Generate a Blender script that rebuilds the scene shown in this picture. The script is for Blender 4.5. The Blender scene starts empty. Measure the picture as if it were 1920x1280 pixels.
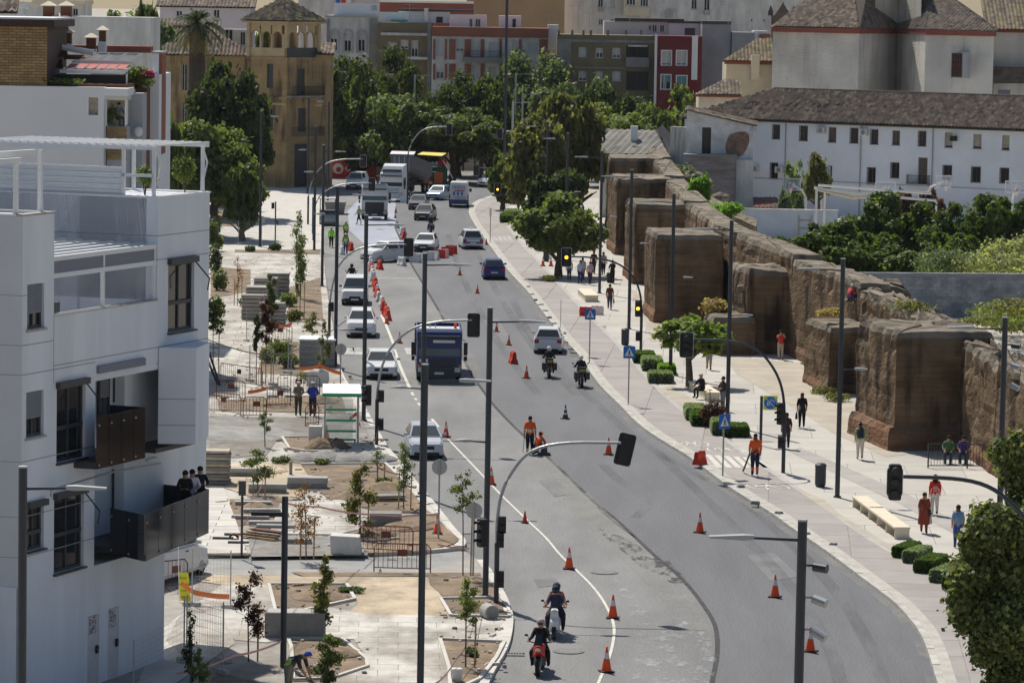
import bpy, bmesh, math, random
import numpy as np
from mathutils import Vector, Matrix
random.seed(7); np.random.seed(7)
R = math.radians
SC = bpy.context.scene
COL = SC.collection

# ------------------------------------------------------------------ camera, sky, sun, exposure
FPX, CAM_H, PITCH, ROLL = 7000.0, 21.0, math.atan(640/7000.0), 0.017
cp, sp, cr, sr = math.cos(PITCH), math.sin(PITCH), math.cos(ROLL), math.sin(ROLL)
FWD = Vector((0, cp, -sp)); RT0 = Vector((1, 0, 0)); UP0 = Vector((0, sp, cp))
RT = RT0*cr + UP0*sr; UP = UP0*cr - RT0*sr
cam_d = bpy.data.cameras.new('camera'); cam = bpy.data.objects.new('camera', cam_d); COL.objects.link(cam)
cam.matrix_world = Matrix(((RT.x, UP.x, -FWD.x, 0), (RT.y, UP.y, -FWD.y, 0), (RT.z, UP.z, -FWD.z, CAM_H), (0, 0, 0, 1)))
cam_d.sensor_width = 36; cam_d.lens = FPX/1920*36; cam_d.clip_start = 1; cam_d.clip_end = 6000
SC.camera = cam
SUN_EL, SUN_AZ = R(53), R(-23)                # azimuth measured from +Y, clockwise positive
SUND = Vector((math.sin(SUN_AZ)*math.cos(SUN_EL), math.cos(SUN_AZ)*math.cos(SUN_EL), math.sin(SUN_EL)))
W = bpy.data.worlds.new('World'); SC.world = W; W.use_nodes = True
nt = W.node_tree; nt.nodes.clear()
sky = nt.nodes.new('ShaderNodeTexSky'); sky.sky_type = 'NISHITA'; sky.sun_disc = False
sky.sun_elevation = SUN_EL; sky.sun_rotation = SUN_AZ; sky.air_density = 1.0; sky.dust_density = 1.0
bg = nt.nodes.new('ShaderNodeBackground'); bg.inputs[1].default_value = 0.076
wo = nt.nodes.new('ShaderNodeOutputWorld')
nt.links.new(sky.outputs[0], bg.inputs[0]); nt.links.new(bg.outputs[0], wo.inputs[0])
sl = bpy.data.lights.new('sun', 'SUN'); sl.energy = 4.6; sl.angle = R(0.53); sl.color = (1, .94, .84)
so = bpy.data.objects.new('sun', sl); COL.objects.link(so)
so.rotation_euler = (-SUND).to_track_quat('-Z', 'Y').to_euler()
SC.view_settings.view_transform = 'Standard'; SC.view_settings.look = 'None'
SC.view_settings.exposure = 0.05; SC.view_settings.gamma = 1; SC.view_settings.use_curve_mapping = False
try:
    SC.cycles.max_bounces = 6; SC.cycles.transparent_max_bounces = 10; SC.cycles.diffuse_bounces = 3
    SC.cycles.caustics_reflective = False; SC.cycles.caustics_refractive = False
except Exception: pass

def ray(px, py):
    d = FWD + RT*((px-960)/FPX) + UP*(-(py-640)/FPX); return d
def add_haze():
    m = bpy.data.materials.new('haze'); m.use_nodes = True; t = m.node_tree; t.nodes.clear(); v = t.nodes.new('ShaderNodeVolumePrincipled'); v.inputs['Color'].default_value = (.80,.86,.95,1); v.inputs['Density'].default_value = HAZE; v.inputs['Anisotropy'].default_value = .3
    o = t.nodes.new('ShaderNodeOutputMaterial'); t.links.new(v.outputs[0], o.inputs['Volume']); MATS['haze'] = m; b = MB().box(-900,900,-20,1500,-2,34).build('haze', 'haze'); b['kind'] = 'stuff'
HAZE = .00003
def G(px, py, z=0.0):
    d = ray(px, py); t = (z-CAM_H)/d.z; return (d.x*t, d.y*t)
def AT(px, py, Y):
    d = ray(px, py); t = Y/d.y; return (d.x*t, CAM_H+d.z*t)          # x and z on the upright plane at depth Y
def yh(px): return 0.017*(px-960)
def Dof(px, py, z=0.0): return G(px, py, z)[1]
def S(Y): return FPX/Y

# ------------------------------------------------------------------ materials
MATS = {}
ORD = 'first second third fourth fifth sixth seventh eighth ninth tenth eleventh twelfth'.split()
def mat(name, col, rough=.85, n=0.0, ns=1.0, col2=None, metal=0, spec=.35, bump=0, bs=None, stretch=None, emit=None, trans=0, alpha=None, fine=0):
    if name in MATS: return MATS[name]
    m = bpy.data.materials.new(name); m.use_nodes = True; t = m.node_tree; b = t.nodes['Principled BSDF']; L = t.links
    b.inputs['Base Color'].default_value = (*col, 1); b.inputs['Roughness'].default_value = rough
    b.inputs['Metallic'].default_value = metal; b.inputs['Specular IOR Level'].default_value = spec
    if emit: b.inputs['Emission Color'].default_value = (*emit[0], 1); b.inputs['Emission Strength'].default_value = emit[1]
    if trans: b.inputs['Transmission Weight'].default_value = trans
    if alpha is not None: b.inputs['Alpha'].default_value = alpha
    vec = None
    if n or bump or fine or col2:
        g = t.nodes.new('ShaderNodeNewGeometry'); vec = g.outputs['Position']
        if stretch:
            mp = t.nodes.new('ShaderNodeMapping'); mp.inputs['Scale'].default_value = stretch
            L.new(vec, mp.inputs[0]); vec = mp.outputs[0]
    if n or col2 or fine:
        nz = t.nodes.new('ShaderNodeTexNoise'); nz.inputs['Scale'].default_value = ns; nz.inputs['Detail'].default_value = 6
        nz.inputs['Roughness'].default_value = .65; L.new(vec, nz.inputs['Vector'])
        cr_ = t.nodes.new('ShaderNodeValToRGB'); e = cr_.color_ramp.elements
        a = col2 if col2 else tuple(c*(1-n) for c in col); c1 = col if col2 else tuple(min(1, c*(1+n)) for c in col)
        e[0].position = .36; e[0].color = (*a, 1); e[1].position = .64; e[1].color = (*c1, 1)
        L.new(nz.outputs['Fac'], cr_.inputs[0]); out = cr_.outputs[0]
        if fine:
            n2 = t.nodes.new('ShaderNodeTexNoise'); n2.inputs['Scale'].default_value = 14; n2.inputs['Detail'].default_value = 3
            L.new(g.outputs['Position'], n2.inputs['Vector'])
            mr = t.nodes.new('ShaderNodeMapRange'); mr.inputs['From Min'].default_value = .3; mr.inputs['From Max'].default_value = .7
            mr.inputs['To Min'].default_value = 1-fine; mr.inputs['To Max'].default_value = 1+fine
            L.new(n2.outputs['Fac'], mr.inputs['Value'])
            mx = t.nodes.new('ShaderNodeVectorMath'); mx.operation = 'SCALE'
            L.new(out, mx.inputs[0]); L.new(mr.outputs[0], mx.inputs['Scale']); out = mx.outputs[0]
        L.new(out, b.inputs['Base Color'])
    if bump:
        nb = t.nodes.new('ShaderNodeTexNoise'); nb.inputs['Scale'].default_value = bs or ns*4; nb.inputs['Detail'].default_value = 5
        L.new(vec, nb.inputs['Vector']); bp = t.nodes.new('ShaderNodeBump'); bp.inputs['Strength'].default_value = min(1, bump)
        bp.inputs['Distance'].default_value = .1*max(1, bump); L.new(nb.outputs['Fac'], bp.inputs['Height']); L.new(bp.outputs[0], b.inputs['Normal'])
    MATS[name] = m; return m
def leafmat(name, c1, c2, tr=.5):
    if name in MATS: return MATS[name]
    m = bpy.data.materials.new(name); m.use_nodes = True; t = m.node_tree; t.nodes.clear(); L = t.links
    g = t.nodes.new('ShaderNodeNewGeometry'); rp = t.nodes.new('ShaderNodeValToRGB')
    rp.color_ramp.elements[0].color = (*c1, 1); rp.color_ramp.elements[1].color = (*c2, 1)
    L.new(g.outputs['Random Per Island'], rp.inputs[0])
    d = t.nodes.new('ShaderNodeBsdfPrincipled'); d.inputs['Roughness'].default_value = .55; d.inputs['Specular IOR Level'].default_value = .3
    tl = t.nodes.new('ShaderNodeBsdfTranslucent'); mx = t.nodes.new('ShaderNodeMixShader'); mx.inputs[0].default_value = tr
    o = t.nodes.new('ShaderNodeOutputMaterial')
    sc_ = t.nodes.new('ShaderNodeVectorMath'); sc_.operation = 'MULTIPLY'; sc_.inputs[1].default_value = (1.5, 1.6, .6)
    L.new(rp.outputs[0], d.inputs['Base Color']); L.new(rp.outputs[0], sc_.inputs[0]); L.new(sc_.outputs[0], tl.inputs[0])
    L.new(d.outputs[0], mx.inputs[1]); L.new(tl.outputs[0], mx.inputs[2]); L.new(mx.outputs[0], o.inputs[0])
    MATS[name] = m; return m
M = lambda k: MATS[k]

# ------------------------------------------------------------------ mesh builder and tags
class MB:
    def __init__(s): s.v = []; s.f = []; s.m = []
    def add(s, vs, fs, mi=0):
        o = len(s.v); s.v += [tuple(v) for v in vs]; s.f += [tuple(i+o for i in f) for f in fs]; s.m += [mi]*len(fs); return s
    def box(s, x0, x1, y0, y1, z0, z1, mi=0):
        if x0 > x1: x0, x1 = x1, x0
        if y0 > y1: y0, y1 = y1, y0
        return s.add([(x0,y0,z0),(x1,y0,z0),(x1,y1,z0),(x0,y1,z0),(x0,y0,z1),(x1,y0,z1),(x1,y1,z1),(x0,y1,z1)],
                     [(0,3,2,1),(4,5,6,7),(0,1,5,4),(1,2,6,5),(2,3,7,6),(3,0,4,7)], mi)
    def obox(s, cx, cy, z0, lx, ly, h, rz=0, mi=0, tx=1, ty=1):
        c, q = math.cos(rz), math.sin(rz); vs = []
        for z, a, b in ((z0, 1, 1), (z0+h, tx, ty)):
            for x, y in ((-lx/2*a, -ly/2*b), (lx/2*a, -ly/2*b), (lx/2*a, ly/2*b), (-lx/2*a, ly/2*b)):
                vs.append((cx+x*c-y*q, cy+x*q+y*c, z))
        return s.add(vs, [(0,3,2,1),(4,5,6,7),(0,1,5,4),(1,2,6,5),(2,3,7,6),(3,0,4,7)], mi)
    def loft(s, rings, mi=0, caps=True, close=True):
        n = len(rings[0]); vs = [p for r in rings for p in r]; fs = []
        for i in range(len(rings)-1):
            for j in range(n if close else n-1):
                k = (j+1) % n; fs.append((i*n+j, i*n+k, (i+1)*n+k, (i+1)*n+j))
        if caps: fs.append(tuple(range(n-1, -1, -1))); fs.append(tuple((len(rings)-1)*n+j for j in range(n)))
        return s.add(vs, fs, mi)
    def tube(s, pts, r, n=6, mi=0):
        pts = [Vector(p) for p in pts]; rings = []
        for i, p in enumerate(pts):
            d = (pts[min(i+1, len(pts)-1)]-pts[max(i-1, 0)]).normalized()
            a = Vector((0,0,1)) if abs(d.z) < .9 else Vector((1,0,0))
            u = d.cross(a).normalized(); w = d.cross(u).normalized(); rr = r[i] if isinstance(r, (list, tuple)) else r
            rings.append([tuple(p+u*math.cos(2*math.pi*k/n)*rr+w*math.sin(2*math.pi*k/n)*rr) for k in range(n)])
        return s.loft(rings, mi)
    def cyl(s, x, y, z0, z1, r0, r1=None, n=10, mi=0):
        r1 = r0 if r1 is None else r1
        return s.lathe([(r0, z0), (r1, z1)], x, y, n, mi)
    def lathe(s, prof, x=0, y=0, n=12, mi=0):
        return s.loft([[(x+r*math.cos(2*math.pi*k/n), y+r*math.sin(2*math.pi*k/n), z) for k in range(n)] for r, z in prof], mi)
    def ycyl(s, x, y0, y1, z, r, n=14, mi=0):     # axis along y
        return s.loft([[(x+r*math.cos(2*math.pi*k/n), yy, z+r*math.sin(2*math.pi*k/n)) for k in range(n)] for yy in (y0, y1)], mi)
    def xcyl(s, x0, x1, y, z, r, n=14, mi=0):
        return s.loft([[(xx, y+r*math.cos(2*math.pi*k/n), z+r*math.sin(2*math.pi*k/n)) for k in range(n)] for xx in (x0, x1)], mi)
    def prism(s, poly, z0, z1, mi=0):
        if area(poly) < 0: poly = poly[::-1]
        return s.loft([[(x, y, z0) for x, y in poly], [(x, y, z1) for x, y in poly]], mi)
    def ell(s, c, r, nu=10, nv=7, mi=0):
        rings = []
        for j in range(nv+1):
            a = -math.pi/2+math.pi*j/nv*.998+.003; rings.append([(c[0]+r[0]*math.cos(a)*math.cos(2*math.pi*k/nu), c[1]+r[1]*math.cos(a)*math.sin(2*math.pi*k/nu), c[2]+r[2]*math.sin(a)) for k in range(nu)])
        return s.loft(rings, mi)
    def poly(s, vs, mi=0): return s.add(vs, [tuple(range(len(vs)))], mi)
    def xf(s, mtx):
        s.v = [tuple(mtx @ Vector(v)) for v in s.v]; return s
    def mesh(s, name, mats, smooth=False):
        me = bpy.data.meshes.new(name); me.from_pydata(s.v, [], s.f)
        for m in (mats if isinstance(mats, (list, tuple)) else [mats]): me.materials.append(M(m) if isinstance(m, str) else m)
        if len(set(s.m)) > 1: me.polygons.foreach_set('material_index', s.m)
        if smooth: me.polygons.foreach_set('use_smooth', [True]*len(s.f))
        me.update(); return me
    def build(s, name, mats, parent=None, smooth=False, loc=(0,0,0), rz=0, **kw):
        o = bpy.data.objects.new(name, s.mesh(name, mats, smooth)); COL.objects.link(o)
        o.location = loc; o.rotation_euler = (0, 0, rz)
        if parent is not None: o.parent = parent
        for k, v in kw.items(): o[k] = v
        return o
def area(p): return sum(p[i][0]*p[(i+1) % len(p)][1]-p[(i+1) % len(p)][0]*p[i][1] for i in range(len(p)))/2
def part(name, me, parent, loc=(0,0,0), rz=0, **kw):
    o = bpy.data.objects.new(name, me); COL.objects.link(o); o.parent = parent; o.location = loc; o.rotation_euler = (0, 0, rz)
    for k, v in kw.items(): o[k] = v
    return o
def tag(o, label, cat, group=None):
    o['label'] = label; o['category'] = cat
    if group: o['group'] = group
    return o
def thing(name, label, cat, loc=(0,0,0), rz=0, group=None):
    o = bpy.data.objects.new(name, None); COL.objects.link(o); o.location = loc; o.rotation_euler = (0, 0, rz); o.empty_display_size = .2
    return tag(o, label, cat, group)
def dup(root, loc, rz=0, label=None, scale=None):
    KIDS = {}
    def rec(o, par):
        c = o.copy(); COL.objects.link(c)
        if par is not None: c.parent = par
        for ch in CH.get(o.name, []): rec(ch, c)
        return c
    CH = {}
    def walk(o):
        for ch in o.children: CH.setdefault(o.name, []).append(ch); walk(ch)
    walk(root); c = rec(root, None)
    c.location = loc; c.rotation_euler = (0, 0, rz)
    if scale: c.scale = (scale,)*3 if isinstance(scale, (int, float)) else scale
    if label: c['label'] = label
    return c
def structure(o): o['kind'] = 'structure'; return o
def text_mb(txt, size, x, y, z, face='front', mi=0, bold=0):
    """Flat lettering, centred at x,z on the upright plane y (reads from -Y), or flat on the ground."""
    cu = bpy.data.curves.new('lettering', 'FONT'); cu.body = txt; cu.size = size; cu.align_x = 'CENTER'; cu.align_y = 'CENTER'; cu.resolution_u = 1; cu.offset = bold
    ob = bpy.data.objects.new('lettering_tmp', cu); COL.objects.link(ob)
    dg = bpy.context.evaluated_depsgraph_get(); me = bpy.data.meshes.new_from_object(ob.evaluated_get(dg))
    mb = MB(); mb.add([(x+v.co.x, y, z+v.co.y) if face == 'front' else (x+v.co.x, y+v.co.y, z) for v in me.vertices], [tuple(p.vertices) for p in me.polygons], mi)
    bpy.data.objects.remove(ob); bpy.data.meshes.remove(me); bpy.data.curves.remove(cu); return mb
def merge(a, b):
    o = len(a.v); a.v += b.v; a.f += [tuple(i+o for i in f) for f in b.f]; a.m += b.m; return a

# ------------------------------------------------------------------ upright facade frame: x along the wall, z up, y into the building
class Fac:
    def __init__(s, x, y, ang, name=None, label=None, cat=None, group=None):
        s.o = Vector((x, y, 0)); s.u = Vector((math.cos(ang), math.sin(ang), 0)); s.n = Vector((-math.sin(ang), math.cos(ang), 0)); s.ang = ang
        s.root = thing(name, label, cat, (x, y, 0), ang, group) if name else None
    def uv(s, px, py, dep=0):
        d = ray(px, py); t = (s.o+s.n*dep-Vector((0, 0, CAM_H))).dot(s.n)/d.dot(s.n); p = Vector((0, 0, CAM_H))+d*t
        return ((p-s.o).dot(s.u), p.z)
    def rect(s, x0, y0, x1, y1, dep=0):
        a = s.uv(x0, (y0+y1)/2, dep)[0]; b = s.uv(x1, (y0+y1)/2, dep)[0]; zt = s.uv((x0+x1)/2, y0, dep)[1]; zb = s.uv((x0+x1)/2, y1, dep)[1]
        return (min(a, b), max(a, b), zb, zt)
def wall_holes(mb, u0, u1, z0, z1, holes, y=0, rev=.2, mi=0, back=True):
    us = sorted({u0, u1, *[min(max(h[i], u0), u1) for h in holes for i in (0, 1)]}); zs = sorted({z0, z1, *[min(max(h[i], z0), z1) for h in holes for i in (2, 3)]})
    for i in range(len(us)-1):
        for j in range(len(zs)-1):
            cu, cz = (us[i]+us[i+1])/2, (zs[j]+zs[j+1])/2
            if any(h[0] < cu < h[1] and h[2] < cz < h[3] for h in holes): continue
            mb.add([(us[i], y, zs[j]), (us[i+1], y, zs[j]), (us[i+1], y, zs[j+1]), (us[i], y, zs[j+1])], [(0,1,2,3)], mi)
    for a, b, c, d in holes:
        q = y+rev
        mb.add([(a,y,c),(b,y,c),(b,y,d),(a,y,d),(a,q,c),(b,q,c),(b,q,d),(a,q,d)], [(0,4,5,1),(1,5,6,2),(2,6,7,3),(3,7,4,0)], mi)
    return mb
# ------------------------------------------------------------------ palette
mat('asphalt_old', (.20,.20,.197), .8, .2, .25, stretch=(1,.25,1), bump=.25, bs=9, fine=.24)
mat('asphalt_new', (.118,.122,.132), .75, .13, .5, stretch=(1,.12,1), bump=.2, bs=12, fine=.2)
mat('asphalt_side', (.30,.30,.29), .9, .15, .4, bump=.3, bs=8, fine=.15)
mat('asphalt_patch', (.175,.175,.178), .85, .15, .6, fine=.15)
mat('crack', (.05,.05,.052), .9, .4, 3, fine=.3)
mat('road_paint', (.60,.585,.52), .7, .15, 3, fine=.1)
mat('road_paint_worn', (.42,.42,.40), .8, .25, 2.5, fine=.2)
mat('milled', (.36,.38,.44), .45, .1, .5, stretch=(1,.3,1), fine=.08)
mat('paving', (.60,.575,.525), .85, .09, .5, fine=.06)
mat('paving2', (.545,.52,.475), .85, .1, .8, fine=.06)
mat('paving_joint', (.36,.34,.31), .95, .15, 1)
mat('plaza', (.50,.475,.43), .9, .08, .3, fine=.05)
mat('plaza2', (.46,.44,.40), .9, .09, .35, fine=.05)
mat('plaza_band', (.38,.36,.34), .9, .1, .5, fine=.06)
mat('plaza_joint', (.27,.25,.23), .95, .2, 1)
mat('cycle', (.355,.325,.305), .88, .09, .35, fine=.05)
mat('cycle2', (.33,.30,.285), .88, .1, .5, fine=.05)
mat('kerb', (.48,.465,.42), .85, .18, 1.5, fine=.12)
mat('gravel_tan', (.44,.395,.325), .95, .12, .5, fine=.14)
mat('sand', (.56,.46,.33), .95, .13, .35, bump=.5, bs=3, fine=.06)
mat('soil', (.25,.185,.125), .97, .35, .7, bump=1.2, bs=2.5, fine=.2)
mat('grey_sand', (.30,.29,.275), .97, .22, .9, bump=1.0, bs=2.5, fine=.14)
mat('concrete', (.42,.41,.39), .9, .12, .8, fine=.06)
mat('concrete_dark', (.26,.26,.25), .9, .15, .9, fine=.08)
mat('white', (.78,.79,.80), .6, .03, .6)
mat('cream', (.70,.62,.47), .9, .07, .5)
mat('whitewash', (.76,.80,.86), .9, .05, .35)
mat('white_dirty', (.62,.61,.58), .9, .22, .7, stretch=(1,1,.3))
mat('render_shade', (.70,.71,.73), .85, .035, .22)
mat('panel_joint', (.30,.31,.33), .9)
mat('render_grey', (.42,.43,.45), .85, .05, .5)
mat('grey_cement', (.28,.29,.31), .9, .12, .4)
mat('glass_dark', (.025,.03,.036), .08, spec=.6)
mat('glass_smoke', (.012,.013,.017), .07, spec=.8)
mat('glass_blue', (.06,.09,.11), .08, spec=.7)
mat('glass_clear', (.75,.85,.82), .03, spec=.5, trans=.9)
mat('frame_dark', (.055,.057,.062), .5)
mat('shutter', (.60,.60,.58), .7)
mat('shutter_grey', (.22,.23,.27), .7)
mat('shutter_brown', (.13,.10,.085), .7)
mat('metal_dark', (.048,.055,.068), .45, metal=.3)
mat('metal_blue', (.03,.09,.22), .5)
mat('metal_grey', (.36,.375,.39), .45, metal=.4)
mat('galv', (.42,.43,.43), .5, metal=.5)
mat('black', (.02,.02,.023), .5)
mat('rubber', (.018,.018,.02), .8)
mat('orange', (.95,.11,.02), .5)
mat('red', (.62,.03,.02), .5)
mat('barrier_red', (.65,.045,.02), .5, .15, 3)
mat('barrier_white', (.74,.74,.73), .55, .06, 3)
mat('reflect', (.75,.75,.74), .4)
mat('rust', (.16,.055,.035), .75, .2, 4)
mat('wood', (.42,.29,.14), .8, .2, 4)
mat('wood_pale', (.46,.40,.31), .85, .2, 4)
mat('bark', (.12,.095,.07), .95, .3, 6, bump=.5)
mat('palm_bark', (.065,.053,.04), .95, .25, 3, stretch=(2,2,1), bump=1, bs=5)
mat('stone_pale', (.70,.63,.48), .75, .05, 2)
mat('amber', (1,.55,.02), .4, emit=((1,.55,.03), 3.0))
mat('lens_dark', (.03,.03,.025), .25)
mat('sign_blue', (.02,.16,.55), .5)
mat('sign_white', (.8,.8,.8), .5)
mat('sign_yellow', (.80,.78,.05), .5)
mat('sign_lime', (.66,.72,.06), .5)
mat('green_paint', (.02,.34,.17), .5)
mat('chrome', (.7,.7,.7), .2, metal=1)
mat('light_lens', (.6,.62,.6), .15)
mat('tail_lens', (.42,.02,.02), .25)
mat('orange_lens', (.8,.25,.02), .25)
mat('tape', (.78,.45,.40), .6)
mat('tape_orange', (.85,.22,.06), .6)
def wallmat(name, c1, c2, c3, rows=.6):
    m = bpy.data.materials.new(name); m.use_nodes = True; t = m.node_tree; b = t.nodes['Principled BSDF']; L = t.links
    b.inputs['Roughness'].default_value = .95; b.inputs['Specular IOR Level'].default_value = .1
    g = t.nodes.new('ShaderNodeNewGeometry')
    def noise(sc, st, det=6):
        mp = t.nodes.new('ShaderNodeMapping'); mp.inputs['Scale'].default_value = st; L.new(g.outputs['Position'], mp.inputs[0])
        n = t.nodes.new('ShaderNodeTexNoise'); n.inputs['Scale'].default_value = sc; n.inputs['Detail'].default_value = det; L.new(mp.outputs[0], n.inputs[0]); return n.outputs['Fac']
    def ramp(f, a, b_, p0, p1):
        r = t.nodes.new('ShaderNodeValToRGB'); r.color_ramp.elements[0].color = (*a, 1); r.color_ramp.elements[1].color = (*b_, 1)
        r.color_ramp.elements[0].position = p0; r.color_ramp.elements[1].position = p1; L.new(f, r.inputs[0]); return r.outputs[0]
    base = ramp(noise(.5, (1,1,1)), c1, c2, .35, .65)
    st = ramp(noise(.9, (1,1,.16), 5), (0,0,0), (1,1,1), .52, .66)
    mx = t.nodes.new('ShaderNodeMix'); mx.data_type = 'RGBA'; L.new(st, mx.inputs[0]); L.new(base, mx.inputs[6]); mx.inputs[7].default_value = (*c3, 1)
    ly = ramp(noise(1.0, (.25,.25,rows*9), 3), (.86,.86,.86), (1.08,1.08,1.08), .38, .62)
    m2 = t.nodes.new('ShaderNodeMix'); m2.data_type = 'RGBA'; m2.blend_type = 'MULTIPLY'; m2.inputs[0].default_value = 1; L.new(mx.outputs[2], m2.inputs[6]); L.new(ly, m2.inputs[7])
    L.new(m2.outputs[2], b.inputs['Base Color'])
    bp = t.nodes.new('ShaderNodeBump'); bp.inputs['Strength'].default_value = .9; bp.inputs['Distance'].default_value = .12
    L.new(noise(3, (1,1,2.2), 8), bp.inputs['Height']); L.new(bp.outputs[0], b.inputs['Normal']); MATS[name] = m
wallmat('rammed', (.12,.082,.05), (.235,.165,.105), (.05,.037,.028))
wallmat('rammed_top', (.17,.145,.115), (.30,.26,.205), (.12,.10,.08), .2)
wallmat('rammed_base', (.23,.12,.068), (.21,.14,.095), (.13,.085,.06))
wallmat('ochre_wall', (.42,.29,.14), (.34,.245,.135), (.13,.10,.07), .1)
wallmat('church_wall', (.63,.59,.52), (.67,.63,.56), (.55,.51,.46), .03)
def stainmat(name, col, p0=.5, p1=.62, sc=1.2, amt=.8, st=(1,.4,1)):
    m = bpy.data.materials.new(name); m.use_nodes = True; t = m.node_tree; b = t.nodes['Principled BSDF']; L = t.links
    b.inputs['Base Color'].default_value = (*col, 1); b.inputs['Roughness'].default_value = .8
    g = t.nodes.new('ShaderNodeNewGeometry'); mp = t.nodes.new('ShaderNodeMapping'); mp.inputs['Scale'].default_value = st; L.new(g.outputs['Position'], mp.inputs[0])
    n = t.nodes.new('ShaderNodeTexNoise'); n.inputs['Scale'].default_value = sc; n.inputs['Detail'].default_value = 8; n.inputs['Roughness'].default_value = .7; L.new(mp.outputs[0], n.inputs[0])
    r = t.nodes.new('ShaderNodeMapRange'); r.inputs['From Min'].default_value = p0; r.inputs['From Max'].default_value = p1; r.inputs['To Max'].default_value = amt
    L.new(n.outputs['Fac'], r.inputs['Value']); L.new(r.outputs[0], b.inputs['Alpha']); MATS[name] = m
stainmat('residue', (.50,.51,.54), .52, .66, 1.6, .55); stainmat('residue_dark', (.06,.06,.06), .5, .6, 2.2, .7)
stainmat('skid', (.09,.09,.095), .38, .66, .6, .3, (1,.15,1)); stainmat('dust', (.40,.38,.33), .42, .68, .7, .45)

# ------------------------------------------------------------------ ground, road, pavements
def clip(poly, cell):
    out = poly
    for i in range(len(cell)):
        a, b = cell[i], cell[(i+1) % len(cell)]; inp = out; out = []
        if not inp: break
        side = lambda p: (b[0]-a[0])*(p[1]-a[1])-(b[1]-a[1])*(p[0]-a[0])
        for j in range(len(inp)):
            p, q = inp[j], inp[(j+1) % len(inp)]; sp_, sq = side(p), side(q)
            if sp_ >= 0: out.append(p)
            if (sp_ >= 0) != (sq >= 0):
                k = sp_/(sp_-sq); out.append((p[0]+(q[0]-p[0])*k, p[1]+(q[1]-p[1])*k))
    return out
def px_poly(pts, z=0): return [G(x, y, z) for x, y in pts]
def sheet(name, pts, z, m, world=False, **kw):
    mb = MB(); P = pts if world else px_poly(pts, z)
    if area(P) < 0: P = P[::-1]
    mb.add([(x, y, z) for x, y in P], [tuple(range(len(P)))]); o = mb.build(name, m, **kw); structure(o); return o
def slabs(parent, name, poly, lx, ly, ang, z0, z1, mats, gap=.02, limit=300, stag=0.5, jz=.006):
    """Cut a ground polygon into single slabs, joints open between them; the nearest ones are single parts, the rest one part."""
    c, q = math.cos(ang), math.sin(ang)
    if area(poly) < 0: poly = poly[::-1]
    loc = [(x*c+y*q, -x*q+y*c) for x, y in poly]; xs = [p[0] for p in loc]; ys = [p[1] for p in loc]; cells = []
    j = math.floor(min(ys)/ly)
    while j*ly < max(ys):
        off = (j % 2)*lx*stag; i = math.floor((min(xs)-off)/lx)
        while i*lx+off < max(xs):
            x0, x1, y0, y1 = i*lx+off+gap/2, (i+1)*lx+off-gap/2, j*ly+gap/2, (j+1)*ly-gap/2
            pc = clip(loc, [(x0,y0),(x1,y0),(x1,y1),(x0,y1)])
            if len(pc) >= 3 and abs(area(pc)) > .03*lx*ly: cells.append([(x*c-y*q, x*q+y*c) for x, y in pc])
            i += 1
        j += 1
    cells.sort(key=lambda P: sum(p[1] for p in P)/len(P)); rest = MB(); rr = random.Random(5)
    for k, P in enumerate(cells):
        mi = 0 if rr.random() < .6 else 1; dz = rr.uniform(0, jz)
        if k < limit: MB().prism(P, z0, z1+dz).build(name, mats[mi % len(mats)], parent)
        else: rest.prism(P, z0, z1+dz, mi % len(mats))
    if rest.v: rest.build(name, list(mats), parent, kind='stuff')
    return len(cells)
def resample(P, step):
    out = [P[0]]; acc = 0
    for a, b in zip(P, P[1:]):
        L_ = math.dist(a, b)
        while acc+L_ >= step:
            k = (step-acc)/L_; a = (a[0]+(b[0]-a[0])*k, a[1]+(b[1]-a[1])*k); out.append(a); L_ = math.dist(a, b); acc = 0
        acc += L_
    return out
def smooth(P, n=2):
    for _ in range(n):
        Q = [P[0]]
        for a, b in zip(P, P[1:]): Q += [(a[0]*.75+b[0]*.25, a[1]*.75+b[1]*.25), (a[0]*.25+b[0]*.75, a[1]*.25+b[1]*.75)]
        Q.append(P[-1]); P = Q
    return P
def kerb(parent, P, w, z1, step=1.0, limit=120, m='kerb', side=1, z0=-.03):
    pts = resample(smooth(P), step); rest = MB(); rr = random.Random(3)
    for k, (a, b) in enumerate(zip(pts, pts[1:])):
        d = Vector((b[0]-a[0], b[1]-a[1])); L_ = d.length; d /= L_; n_ = Vector((-d.y, d.x))*side
        c = Vector(a)+d*L_/2+n_*w/2; ang = math.atan2(d.y, d.x); dz = rr.uniform(-.008, .008)
        mb = rest if k >= limit else MB()
        mb.obox(c.x, c.y, z0, L_-.02, w, z1-z0+dz, ang, 0, 1, .96)
        if k < limit: mb.build('kerb_stone', m, parent)
    if rest.v: rest.build('kerb_stone', m, parent, kind='stuff')
def strip(name, pts, w, z, m, px=True, smooth_n=2, **kw):
    P = smooth(px_poly(pts, z) if px else pts, smooth_n); mb = MB(); vs = []
    for i, p in enumerate(P):
        a, b = P[max(i-1, 0)], P[min(i+1, len(P)-1)]; d = Vector((b[0]-a[0], b[1]-a[1])).normalized(); n_ = Vector((-d.y, d.x))*w/2
        vs += [(p[0]-n_.x, p[1]-n_.y, z), (p[0]+n_.x, p[1]+n_.y, z)]
    mb.add(vs, [(2*i, 2*i+2, 2*i+3, 2*i+1) for i in range(len(P)-1)]); o = mb.build(name, m, **kw); structure(o); return o

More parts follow.
